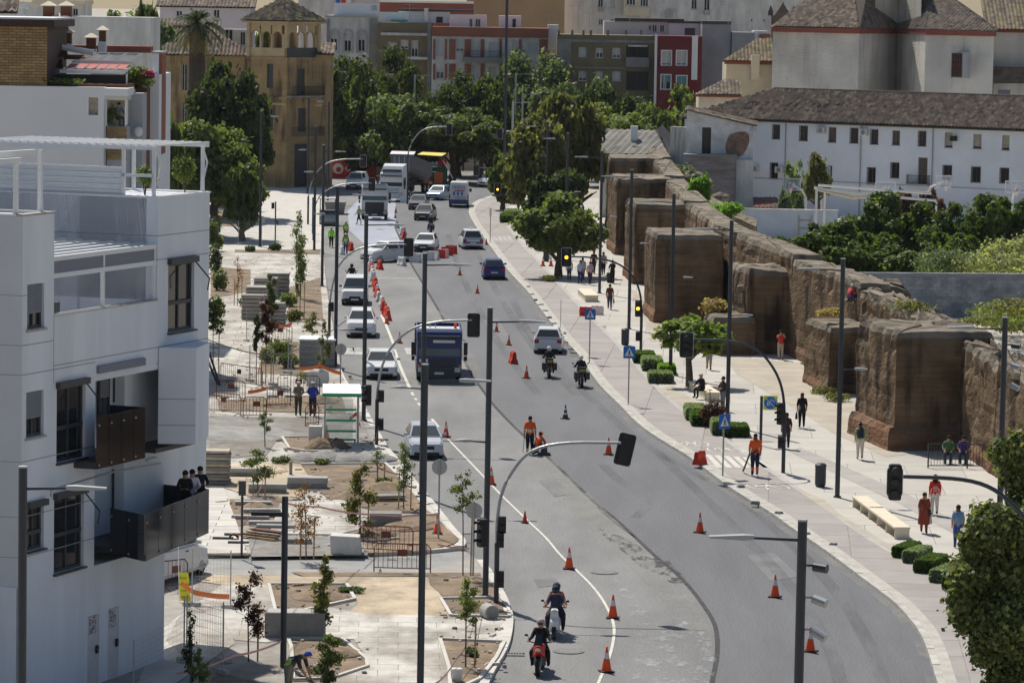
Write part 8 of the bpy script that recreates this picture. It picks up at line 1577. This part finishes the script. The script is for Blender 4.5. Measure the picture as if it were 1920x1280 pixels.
# motorcycles
def motorbike(px, py, rz, label, col='black', kind='moto', group='motorcycles on the avenue'):
    x, y = G(px, py); c, s = math.cos(rz), math.sin(rz); near = -.8 if c > 0 else .8
    o = thing('motorcycle' if kind != 'scooter' else 'scooter', label, 'motorcycle' if kind != 'scooter' else 'scooter', (x+s*near, y-c*near, .012), rz, group); rw = .31 if kind != 'scooter' else .24; wb = .72 if kind != 'scooter' else .62
    for yy in (-wb, wb): t = MB().xcyl(-.065,.065,yy,rw,rw,18).build('wheel', 'rubber', o); MB().xcyl(-.07,.07,yy,rw,rw*.6,12).build('rim', 'metal_grey', t)
    MB().tube([(-.09,-wb,rw),(-.09,-wb+.25,.85)], .028, 6).tube([(.09,-wb,rw),(.09,-wb+.25,.85)], .028, 6).build('fork', 'metal_grey', o); MB().tube([(-.38,-wb+.42,1.02),(-.18,-wb+.3,1.0),(.18,-wb+.3,1.0),(.38,-wb+.42,1.02)], .018, 6).build('handlebar', 'black', o)
    if kind == 'scooter':
        MB().loft([[(-.2,-.5,.2),(.2,-.5,.2),(.12,-.62,.95),(-.12,-.62,.95)],[(-.16,-.4,.2),(.16,-.4,.2),(.1,-.45,1.0),(-.1,-.45,1.0)]]).build('leg_shield', col, o); MB().loft([[(-.12,-.74,.35),(.12,-.74,.35),(.1,-.78,.6),(-.1,-.78,.6)],[(-.15,-.5,.3),(.15,-.5,.3),(.15,-.5,.75),(-.15,-.5,.75)]]).build('front_fender', col, o); MB().box(-.15,.15,-.4,.1,.2,.28).build('floor', 'black', o); MB().loft([[(-.14,.05,.3),(.14,.05,.3),(.14,.05,.72),(-.14,.05,.72)],[(-.17,.45,.35),(.17,.45,.35),(.16,.45,.78),(-.16,.45,.78)],[(-.08,.85,.55),(.08,.85,.55),(.08,.85,.75),(-.08,.85,.75)]]).build('rear_body', col, o); MB().box(-.15,.15,.0,.75,.75,.83).build('seat', 'black', o); MB().ell((0,-.6,.93), (.1,.06,.07), 10, 6).build('headlight', 'light_lens', o)
    else:
        MB().loft([[(-.1,-.45,.3),(.1,-.45,.3),(.14,-.45,.85),(-.14,-.45,.85)],[(-.2,-.2,.25),(.2,-.2,.25),(.18,-.2,.95),(-.18,-.2,.95)],[(-.16,.2,.3),(.16,.2,.3),(.13,.2,.8),(-.13,.2,.8)],[(-.08,.5,.5),(.08,.5,.5),(.1,.5,.78),(-.1,.5,.78)]]).build('tank_and_engine', 'frame_dark' if col == 'red' else col, o)
        MB().loft([[(-.08,-.85,.72),(.08,-.85,.72),(.06,-.8,.95),(-.06,-.8,.95)],[(-.2,-.5,.55),(.2,-.5,.55),(.18,-.5,1.0),(-.18,-.5,1.0)]]).build('fairing', col, o); MB().box(-.15,.15,.05,.85,.78,.86).build('seat', 'black', o); MB().add([(-.14,-.72,.95),(.14,-.72,.95),(.1,-.55,1.3),(-.1,-.55,1.3)], [(0,1,2,3)]).build('windshield', 'glass_dark', o); MB().ell((0,-.84,.83), (.09,.04,.06), 10, 6).build('headlight', 'light_lens', o); MB().tube([(.14,-.1,.35),(.2,.8,.45)], .05, 6).build('exhaust', 'galv', o)
    for s_ in (-1,1): MB().tube([(s_*.28,-wb+.4,1.02),(s_*.38,-wb+.35,1.2)], .01, 4).ell((s_*.42,-wb+.35,1.22), (.06,.015,.04), 8, 5).build('mirror', 'black', o)
    MB().box(-.08,.08,.86,.9,.6,.7).build('tail_light', 'tail_lens', o); MB().box(-.1,.1,.9,.91,.42,.56).build('number_plate', 'sign_white', o)
    if kind == 'police':
        for s_ in (-1,1): MB().box(s_*.2,s_*.42,.35,.85,.45,.85).build('pannier', 'frame_dark', o)
        MB().box(-.2,.2,.75,1.0,.9,1.12).build('top_case', 'black', o); MB().box(-.16,.16,1.0,1.005,.95,1.0).build('reflector', 'sign_lime', o); MB().tube([(.2,.95,.9),(.22,.95,1.55)], .012, 4).build('aerial', 'black', o)
    return o
motorbike(1008,1268,R(-6),'red-fronted motorcycle approaching in the near corner','red'); motorbike(1038,1200,R(-4),'white scooter approaching behind the red motorcycle','paint_white','scooter'); motorbike(1030,709,R(182),'left of two police motorcycles, behind the white hatchback','frame_dark','police'); motorbike(1091,727,R(184),'right one of two police motorcycles, at the kerb','frame_dark','police')
motorbike(809,438,R(6),'blue motorcycle between black hatchback and old saloon','paint_blue'); motorbike(658,540,R(0),'motorcycle hidden behind the roof of the white delivery van','black')
X, Y = G(1344,770,.14); o = thing('kick_scooter', 'electric kick scooter stood by its rider beside the bench', 'scooter', (X, Y, .14), R(-60)); MB().box(-.08,.08,-.35,.45,.1,.15).build('deck', 'black', o); MB().tube([(0,-.38,.1),(0,-.45,1.1)], .025, 6).tube([(-.22,-.45,1.1),(.22,-.45,1.1)], .018, 6).build('stem', 'black', o); [MB().xcyl(-.03,.03,y_,.1,.1,12).build('wheel', 'rubber', o) for y_ in (-.42,.5)]
# ------------------------------------------------------------------ people
def cloth(c):
    k = 'cloth_%02x%02x%02x' % tuple(int(min(1, v)*255) for v in c); return k if k in MATS else (mat(k, c, .85, .1, 8), k)[1]
SKIN = (.42,.24,.16); HAIRK = (.02,.015,.012); GREY = (.35,.34,.33)
def body_joints(pose, ph, h):
    J = {'pel':(0,0,.93),'bel':(0,-.005,1.1),'che':(0,-.01,1.30),'nec':(0,0,1.46),'hea':(0,-.015,1.55),'top':(0,-.01,1.66)}
    for s, n in ((-1,'l'),(1,'r')):
        J['sh'+n]=(s*.175,0,1.40); J['el'+n]=(s*.235,.03,1.13); J['wr'+n]=(s*.25,-.04,.90); J['ha'+n]=(s*.25,-.06,.82)
        J['hi'+n]=(s*.09,0,.88); J['kn'+n]=(s*.10,-.01,.49); J['an'+n]=(s*.105,.02,.08); J['to'+n]=(s*.12,-.15,.035)
    if pose == 'walk':
        for s, n in ((-1,'l'),(1,'r')):
            q = ph*s; J['kn'+n]=(s*.09,-.16*q-.03,.50); J['an'+n]=(s*.09,-.27*q+.03,.09+(.09 if q < 0 else 0)); J['to'+n]=(s*.10,-.27*q-.13,.04+(.02 if q < 0 else 0)); J['el'+n]=(s*.225,.10*q+.02,1.14); J['wr'+n]=(s*.23,.2*q-.06,.93); J['ha'+n]=(s*.23,.22*q-.09,.86)
    if pose in ('sit','ride'):
        dz = -.40 if pose == 'sit' else -.08; lean = .06 if pose == 'sit' else .12
        for k in ('pel','bel','che','nec','hea','top'): x, y, z = J[k]; J[k]=(x, y-(z-.93)*lean*2, z+dz)
        for s, n in ((-1,'l'),(1,'r')):
            x, y, z = J['sh'+n]; J['sh'+n]=(x, y-.47*lean*2, z+dz); J['hi'+n]=(s*.1,0,.88+dz); w = .13 if pose == 'sit' else .26
            J['kn'+n]=(s*w,-.42,.50 if pose == 'sit' else .66); J['an'+n]=(s*w,-.38,.09) if pose == 'sit' else (s*.25,-.1,.27); J['to'+n]=(s*w,-.54,.04) if pose == 'sit' else (s*.25,-.28,.24)
            sx, sy, sz = J['sh'+n]; J['el'+n]=(s*.26,sy-.16,sz-.22); J['wr'+n]=(s*(.16 if pose == 'sit' else .36),sy-.36,sz-(.34 if pose == 'sit' else .30)); J['ha'+n]=(J['wr'+n][0]*.95,sy-.43,sz-(.37 if pose == 'sit' else .31))
    if pose == 'bend':
        for k, v in {'bel':(0,-.16,1.02),'che':(0,-.36,1.12),'nec':(0,-.5,1.18),'hea':(0,-.58,1.20),'top':(0,-.68,1.22)}.items(): J[k]=v
        for s, n in ((-1,'l'),(1,'r')): J['sh'+n]=(s*.17,-.42,1.15); J['el'+n]=(s*.2,-.5,.88); J['wr'+n]=(s*.12,-.62,.68); J['ha'+n]=(s*.1,-.66,.6)
    if pose == 'crouch':
        for k, v in {'pel':(0,.1,.38),'bel':(0,0,.52),'che':(0,-.14,.68),'nec':(0,-.22,.8),'hea':(0,-.26,.88),'top':(0,-.29,.98)}.items(): J[k]=v
        for s, n in ((-1,'l'),(1,'r')): J['sh'+n]=(s*.17,-.17,.74); J['el'+n]=(s*.22,-.32,.54); J['wr'+n]=(s*.12,-.48,.40); J['ha'+n]=(s*.1,-.52,.33); J['hi'+n]=(s*.1,.08,.34); J['kn'+n]=(s*.17,-.3,.48 if s < 0 else .12); J['an'+n]=(s*.16,-.2,.09) if s < 0 else (s*.15,.12,.08); J['to'+n]=(s*.16,-.36,.04) if s < 0 else (s*.15,.2,.03)
    if pose in ('hold','lean','camera'):
        for s, n in ((-1,'l'),(1,'r')): z = {'hold':1.08,'lean':1.12,'camera':1.52}[pose]; J['el'+n]=(s*.24,-.12,1.18 if pose != 'camera' else 1.3); J['wr'+n]=(s*.12,-.3,z); J['ha'+n]=(s*.08,-.35,z+.03)
    if pose == 'back':
        for s, n in ((-1,'l'),(1,'r')): J['el'+n]=(s*.25,.12,1.14); J['wr'+n]=(s*.1,.19,.98); J['ha'+n]=(s*.04,.2,.95)
    return {k: Vector(v)*(h/1.72) for k, v in J.items()}
BONES = [('pel','bel',0),('bel','che',0),('che','nec',0),('nec','hea',3),('hea','top',3)]+[t for n in 'lr' for t in (('che','sh'+n,0),('sh'+n,'el'+n,0),('el'+n,'wr'+n,4),('wr'+n,'ha'+n,3),('pel','hi'+n,1),('hi'+n,'kn'+n,1),('kn'+n,'an'+n,5),('an'+n,'to'+n,2))]
RAD = {'pel':0.149,'bel':0.138,'che':0.165,'nec':0.061,'hea':0.094,'top':0.077,'sh':0.068,'el':0.050,'wr':0.033,'ha':0.037,'hi':0.110,'kn':0.068,'an':0.046,'to':0.042}
def person(px, py, label, rz=0, pose='stand', shirt=(.3,.3,.3), legs=(.05,.06,.1), ph=.6, h=1.72, skin=SKIN, hair=HAIRK, sleeve=False, shorts=False, shoes=(.03,.03,.03), gear=(), z=.14, at=None, group='people on the plaza', wide=1.0, skirt=None, hairlong=False, bands=None):
    J = body_joints(pose, ph, h); me = bpy.data.meshes.new('person'); ks = list(J); bm = bmesh.new(); lay = bm.verts.layers.skin.verify(); V = {}
    for k in ks:
        v = bm.verts.new(J[k]); r = RAD[k if k in RAD else k[:2]]*h/1.72*(1.22 if k[:2] in ('hi','kn','el','sh','an') else 1.06); wx = wide if k in ('pel','bel','che') else 1; v[lay].radius = (r*wx, r*(wx if k != 'che' else wx*.8)); v[lay].use_root = k == 'pel'; V[k] = v
    for a, b, _ in BONES: bm.edges.new((V[a], V[b]))
    bm.to_mesh(me); bm.free(); o = bpy.data.objects.new('person', me); COL.objects.link(o); o.modifiers.new('s', 'SKIN').use_smooth_shade = True; sb = o.modifiers.new('u', 'SUBSURF'); sb.levels = 1
    dg = bpy.context.evaluated_depsgraph_get(); m2 = bpy.data.meshes.new_from_object(o.evaluated_get(dg)); o.modifiers.clear(); o.data = m2; bpy.data.meshes.remove(me)
    cols = [shirt, legs, shoes, skin, shirt if sleeve else skin, skin if shorts else legs, bands or (.7,.7,.65)]; m2.materials.clear()
    for c in cols: m2.materials.append(M(cloth(c)))
    seg = [(J[a], J[b], t) for a, b, t in BONES]
    for p in m2.polygons:
        c = p.center; best = (9, 0)
        for a, b, t in seg:
            ab = b-a; k = max(0, min(1, (c-a).dot(ab)/ab.length_squared)); d = (c-a-ab*k).length
            if t == 4 and k < .25 and not sleeve: t = 0
            if d < best[0]: best = (d, t)
        t = best[1]
        if bands and t == 0 and (abs(c.z-J['bel'].z) < .05): t = 6
        if bands and t == 5 and 0 < c.z-J['anl'].z < .22: t = 6
        p.material_index = t
    m2.update(); zz = z
    if at is not None: loc = at
    else: X, Y = G(px, py, z); loc = (X, Y, z)
    o.location = loc; o.rotation_euler = (0, 0, rz); tag(o, label, 'person', group); T = J['top']; Hh = J['hea']; d = (T-Hh).normalized()
    f = MB()                                                   # fingers and thumb
    for n, s in (('l',-1),('r',1)):
        w_, hd = J['wr'+n], J['ha'+n]; dr = (hd-w_).normalized()
        for q in range(4): b = hd+dr*.015+Vector(((q-1.5)*.017, 0, 0)); f.tube([b, b+dr*(.035, .042, .038, .028)[q], b+dr*.055+Vector((0,-.02,0))], [.009,.008,.006], 4)
        b = hd-dr*.02+Vector((-s*.03,-.01,0)); f.tube([b, b+dr*.03+Vector((-s*.015,-.02,0))], [.009,.007], 4)
    f.build('fingers', cloth(skin), o)
    c = Hh.lerp(T, .55); kit = dict(g if isinstance(g, tuple) else (g, None) for g in gear)
    if 'helmet' in kit: MB().ell(c+d*.02+Vector((0,.01,0)), (.135,.155,.14), 14, 9).build('helmet', cloth(kit['helmet']), o, smooth=True); MB().ell(c+Vector((0,-.1,0)), (.09,.07,.05), 10, 6).build('visor', 'glass_dark', o)
    elif 'hardhat' in kit: MB().lathe([(.135,0),(.125,.05),(.08,.11),(.01,.13)], n=12).xf(Matrix.Translation(c+d*.02)).build('hard_hat', cloth(kit['hardhat']), o); 
    else: MB().ell(c+d*.03+Vector((0,.022,0)), (.098,.108,.1 if not hairlong else .12), 12, 8).build('hair', cloth(hair), o, smooth=True)
    if hairlong: MB().ell(c+Vector((0,.06,-.1)), (.12,.08,.16), 12, 8).build('long_hair', cloth(hair), o, smooth=True)
    if 'helmet' not in kit: MB().ell(c+Vector((0,-.10,-.03)), (.016,.022,.025), 6, 4).build('nose', cloth(skin), o); MB().ell(c+Vector((-.035,-.088,.0)), (.013,.01,.008), 6, 4).ell(c+Vector((.035,-.088,.0)), (.013,.01,.008), 6, 4).build('eyes', 'black', o)
    if 'cap' in kit: MB().lathe([(.115,0),(.11,.05),(.02,.09)], n=12).xf(Matrix.Translation(c+d*.03)).box(c.x-.07,c.x+.07,c.y-.2,c.y-.08,c.z+.03,c.z+.045).build('cap', cloth(kit['cap']), o)
    if 'vest' in kit:
        S_ = [(J['pel'], .2), (J['bel'], .195), (J['che'], .215), (J['nec']-Vector((0,0,.06*h/1.72)), .16)]; k = h/1.72; m = MB(); m.loft([[(p.x+r*k*wide*math.cos(a)*.98, p.y+r*k*.72*math.sin(a), p.z+(0.02 if i else -.06)) for a in [q*.5236 for q in range(12)]] for i, (p, r) in enumerate(S_)], 0, caps=False); m.build('vest', cloth(kit['vest']), o)
        p = J['bel']; m = MB(); m.loft([[(p.x+.202*k*wide*math.cos(a), p.y+.148*k*math.sin(a), p.z+q_) for a in [q*.5236 for q in range(12)]] for q_ in (.03,.09)], 0, caps=False); m.build('reflective_band', 'reflect', o)
    if 'backpack' in kit: p = J['che']; MB().loft([[(p.x-.15,p.y+.1,p.z+zz_),(p.x+.15,p.y+.1,p.z+zz_),(p.x+.13,p.y+.27,p.z+zz_),(p.x-.13,p.y+.27,p.z+zz_)] for zz_ in (-.28,.1)]+[[(p.x-.1,p.y+.1,p.z+.17),(p.x+.1,p.y+.1,p.z+.17),(p.x+.1,p.y+.2,p.z+.16),(p.x-.1,p.y+.2,p.z+.16)]]).build('backpack', cloth(kit['backpack']), o)
    if 'bag' in kit: p = J['har']; MB().loft([[(p.x-.02,p.y-.12,p.z-.42),(p.x+.1,p.y-.12,p.z-.42),(p.x+.1,p.y+.12,p.z-.42),(p.x-.02,p.y+.12,p.z-.42)],[(p.x,p.y-.13,p.z-.12),(p.x+.07,p.y-.13,p.z-.12),(p.x+.07,p.y+.13,p.z-.12),(p.x,p.y+.13,p.z-.12)]]).tube([(p.x+.03,p.y-.1,p.z-.12),(p.x+.02,p.y,p.z+.0),(p.x+.03,p.y+.1,p.z-.12)], .01, 4).build('bag', cloth(kit['bag']), o)
    if 'sling' in kit: p = J['che']; MB().tube([(-.14,-.12,p.z+.12),(.12,-.15,p.z-.25)], .014, 4).tube([(-.14,.12,p.z+.12),(.16,.13,p.z-.25)], .014, 4).box(.14,.26,-.12,.12,p.z-.5,p.z-.28).build('shoulder_bag', cloth(kit['sling']), o)
    if 'hose' in kit: p = J['har']; MB().tube([(-.1,.25,1.2),(.15,.25,1.0),p,(.4,-.6,.35),(.45,-1.1,.08)], .045, 6).build('blower_tube', 'black', o)
    if 'tool' in kit: p = J['har']; MB().tube([p+Vector((0,.1,.2)),p,p+Vector((.05,-.5,-p.z+.02))], .018, 5).build('tool_handle', 'wood', o)
    if 'cart' in kit: MB().loft([[(-.2,-.75,.12),(.2,-.75,.12),(.2,-.45,.12),(-.2,-.45,.12)],[(-.2,-.7,.75),(.2,-.7,.75),(.2,-.42,.75),(-.2,-.42,.75)]]).tube([(-.15,-.42,.7),(-.15,-.3,1.0),(.15,-.3,1.0),(.15,-.42,.7)], .014, 4).xcyl(-.22,.22,-.45,.09,.09,10).build('shopping_trolley', 'frame_dark', o)
    if skirt:
        k = h/1.72; p = J['pel']; MB().loft([[(r*math.cos(a), r*.75*math.sin(a), z_*k) for a in [q*.5236 for q in range(12)]] for r, z_ in ((.17,1.12),(.21,.9),(.25,.5),(.24,.38))], 0, caps=False).build('skirt', cloth(skirt), o)
    if 'stripes' in kit: p = J['bel']; m = MB(); [m.loft([[(p.x+.158*math.cos(a), p.y+.15*math.sin(a), p.z+q_+e) for a in [q*.5236 for q in range(12)]] for e in (0,.018)], 0, caps=False) for q_ in (-.06,0,.06,.12)]; m.build('stripes', 'sign_white', o)
    if 'checks' in kit: 
        m = MB(); [m.loft([[(r*math.cos(a), r*.86*math.sin(a), z_+e) for a in [q*.5236 for q in range(12)]] for e in (0,.012)], 0, caps=False) for r, z_ in ((.145,1.0),(.148,1.08),(.15,1.16),(.155,1.24),(.158,1.32))]; m.build('check_lines', cloth(kit['checks']), o)
    return o
OR = (.85,.14,.03); NV = (.012,.018,.05); HV = (.35,.68,.04); wk = 'people working on the road'
B1 = R(180)
person(993,851,'road worker in orange shirt and dark overalls seen from behind, standing on the tar seam',B1,'stand',OR,NV,h=1.78,group=wk,bands=(.75,.6,.4),wide=1.1,gear=(('tool',0),),z=0)
person(1008,852,'kneeling road worker in orange beside the standing one',R(150),'crouch',OR,NV,group=wk,gear=(('cap',OR),),z=0); X, Y = G(1020, 853); o = thing('compactor', 'small black hand compactor by the kneeling worker', 'tool', (X, Y, .012)); MB().box(-.3,.3,-.2,.2,0,.12).box(-.15,.15,-.12,.12,.12,.38).build('engine', 'frame_dark', o); MB().tube([(0,.1,.3),(-.2,.6,.75)], .02, 5).build('handle', 'black', o)
person(1415,892,'worker in orange vest blowing leaves on the cycle path zebra marks',B1,'walk',OR,NV,.3,1.9,group=wk,bands=(.8,.16,.04),wide=1.1,gear=(('hose',0),))
person(621,464,'worker in bright green shirt with his back to us by the lamp posts',B1,'stand',(.25,.75,.03),(.02,.02,.02),group=wk,sleeve=True,gear=(('hardhat',(.7,.7,.7)),),z=0); person(648,452,'farther worker in green vest and white helmet',R(20),'walk',(.2,.35,.15),(.03,.03,.03),.4,group=wk,gear=(('vest',HV),('hardhat',(.75,.75,.75))),z=0); person(648,477,'nearer worker in green vest and blue trousers',R(10),'stand',(.05,.06,.09),(.03,.06,.25),group=wk,gear=(('vest',HV),('hardhat',(.75,.75,.75))),z=0)
person(673,421,'worker with striding legs in front of the white truck',R(-60),'walk',(.3,.3,.28),(.03,.03,.05),1,1.75,group=wk,gear=(('vest',(.3,.5,.05)),('hardhat',(.75,.75,.75))),bands=(.55,.6,.5),z=0)
person(541,1300,'worker in blue helmet and green vest bending over the near bed',R(62),'bend',(.05,.05,.06),(.25,.22,.17),h=1.75,group=wk,gear=(('vest',(.38,.66,.06)),('hardhat',(.04,.09,.4)),('tool',0)))
G_ = (.012,.012,.014)
person(1503,802,'man all in black walking away past the lime-edged sign',B1,'walk',G_,G_,.5,1.74,gear=(('bag',G_),)); person(1612,861,'walker with dark backpack, pale trousers and cap, seen from behind',B1,'walk',(.28,.36,.20),(.62,.56,.47),.4,1.72,sleeve=True,wide=1.1,gear=(('backpack',(.02,.025,.04)),('cap',(.4,.35,.33))))
person(1752,965,'woman in red striped jumper and white trousers carrying a cloth bag',B1,'walk',(.6,.035,.02),(.72,.66,.60),.4,1.66,sleeve=True,hairlong=True,gear=(('bag',(.6,.52,.38)),('stripes',0))); person(1732,999,'woman in a long rust-red dress with a shoulder bag, walking towards us',0,'walk',(.26,.05,.03),(.26,.05,.03),.5,1.62,skirt=(.26,.05,.03),hair=(.06,.03,.02),gear=(('sling',(.05,.03,.03)),('bag',(.5,.48,.45))))
person(1795,1027,'man in blue checked shirt and jeans, hand in hand with woman in green',B1,'walk',(.22,.33,.50),(.035,.08,.26),.3,1.68,wide=1.12,gear=(('checks',(.02,.05,.15)),)); person(1823,1032,'woman in light green top walking beside the man in checks',B1,'walk',(.22,.48,.16),(.03,.03,.04),-.3,1.62,gear=(('sling',(.05,.03,.03)),))
person(1474,841,'walker in dark clothes half hidden by the traffic-light pole',B1,'walk',(.06,.02,.02),(.03,.03,.04),.5,1.7,gear=(('sling',(.05,.1,.22)),)); person(1463,674,'person in red shirt taking a photo in the tower shade',R(10),'camera',(.6,.06,.05),(.45,.4,.34),h=1.72); person(1329,693,'walker in shorts hidden by the leafy plaza tree',0,'walk',(.3,.3,.35),(.3,.3,.3),.5,1.7,shorts=True)
X, Y = G(1316,748,.14); person(0,0,'old man in black with a cap sitting on the pale bench',R(-55),'sit',G_,G_,h=1.7,at=(X,Y,.19),sleeve=True,gear=(('cap',(.45,.42,.38)),),hair=GREY); person(1355,770,'man in black top and grey trousers with the kick scooter',R(-70),'hold',(.03,.02,.02),(.17,.18,.19),h=1.78)
person(1143,580,'man in brown printed T-shirt and jeans walking towards us',0,'walk',(.10,.035,.025),(.04,.055,.10),.4,1.72,gear=(('bag',(.05,.1,.08)),)); gp = 'group of walkers under the lamp posts'
for a in ((1067,526,'walker in pale top and jeans at the left of the group',(.45,.45,.38),(.03,.09,.16),1.68),(1088,532,'man in light blue shirt and navy trousers in the walking group',(.35,.45,.65),(.02,.03,.12),1.74),(1106,534,'man in pinkish shirt and dark trousers in the walking group',(.45,.33,.38),(.05,.035,.06),1.72),(1092,526,'walker in cream top behind the light blue shirt',(.5,.48,.42),(.2,.2,.2),1.7),(1113,513,'walker in dark red-edged jacket farther back in the group',(.05,.02,.02),(.03,.03,.04),1.75),(1131,516,'walker in white shirt and black trousers behind a lamp post',(.6,.55,.53),(.02,.02,.02),1.78)): person(a[0],a[1],a[2],R(random.uniform(-15,15)),'walk',a[3],a[4],random.choice((.5,-.5)),a[5],group=gp)
person(1148,531,'man in black pushing a shopping trolley next to the walking group',R(-160),'hold',G_,G_,h=1.72,group=gp,sleeve=True,gear=(('cart',0),))
person(559,779,'elderly man in brown jacket and white shirt watching the works',R(8),'hold',(.22,.18,.13),(.06,.06,.05),h=1.72,sleeve=True,hair=(.5,.48,.45),group='two men watching the works',gear=(('cap',(.45,.42,.38)),)); person(586,780,'elderly man in blue jumper and pale cap watching the works',R(-5),'back',(.03,.07,.36),(.03,.03,.04),h=1.74,sleeve=True,group='two men watching the works',gear=(('cap',(.55,.55,.55)),))
zf = zb_b+.42
for (px, d_, l, c, r_) in ((347,116.6,'dark-haired woman in dark top leaning on the near balcony',(.03,.02,.02),-30),(360,116.9,'person in white shirt leaning on the near balcony rail',(.62,.62,.68),-20),(375,117.7,'man in dark shirt looking down from the near balcony',(.015,.018,.03),-10)):
    person(0,0,l,R(r_+30),'lean',c,NV,h=1.62,at=(AT(px,940,d_)[0], d_, zf),group='people on the near balcony',sleeve=c[0] < .5)
person(0,0,'person sitting on the corner terrace of the upper white building',R(40),'sit',(.15,.16,.2),(.1,.1,.12),at=(*AT(221,237,202),)[:1]+(202, AT(221,238,202)[1]),group='people on terraces')
X, z_ = AT(1590,563,206.5); person(0,0,'climber in red and white top high on the ruined tower stub',R(150),'crouch',(.6,.08,.08),(.1,.1,.25),at=(X,205.2,z_),h=1.6,group='people by the town wall',hair=(.6,.6,.6))
for px, c, l in ((1778,(.05,.2,.06),'person in green sitting in the shade of the largest tower'),(1806,(.07,.04,.2),'person in purple sitting in the shade of the largest tower')): X, Y = G(px,868,.14); person(0,0,l,R(-10),'sit',c,(.03,.06,.1),at=(X,Y,.1),group='people by the town wall')
for k, px in enumerate((1375,1383,1391,1418,1432,1440,1448,1455)): 
    if px > 1410: X, z_ = AT(px, 372, 350); person(0,0,'child in white school shirt in the yard, one of a small group',R(20*k),'stand',(.7,.7,.72),(.05,.05,.1),at=(X,350,.26),h=1.25,group='schoolchildren in the yard')
pm = 'riders'
def rider(px, py, rz, label, c, helm, sc=False, dark=(.02,.02,.025), sleeve=True, dy=.15, **k):
    x, y = G(px, py); s = math.sin(rz); c_ = math.cos(rz); n_ = (-.8 if c_ > 0 else .8)-dy; person(0,0,label,rz,'ride',c,dark,at=(x+s*n_, y-c_*n_, .0),h=1.76,group='riders on motorcycles and scooter',sleeve=sleeve,gear=(('helmet',helm),)+tuple(k.get('gear', ())),wide=1.08)
rider(1008,1268,R(-6),'rider in black on the red motorcycle, white and red helmet',(.02,.02,.02),(.5,.35,.35)); rider(1038,1200,R(-4),'rider of the white scooter in dark blue top, black helmet',(.04,.05,.09),(.02,.03,.06),sleeve=False); rider(1038,1198,R(-4),'passenger in orange behind the scooter rider',(.35,.08,.03),(.03,.04,.08),dy=.55)
rider(1030,709,R(182),'police rider with white helmet, behind the white hatchback',(.02,.022,.03),(.75,.75,.75)); rider(1091,727,R(184),'police rider with white helmet nearest the kerb',(.02,.022,.03),(.75,.75,.75)); rider(809,438,R(6),'rider in black and blue between the dark hatchback and the saloon',(.02,.02,.03),(.5,.5,.5)); rider(658,540,R(0),'rider in black behind the roof of the white van',(.02,.02,.02),(.02,.02,.02))
MB().ell((0,0,0),(.16,.14,.28)).build('driver_vest', cloth(HV), tr, loc=(-.45,.35,1.75))
add_haze()
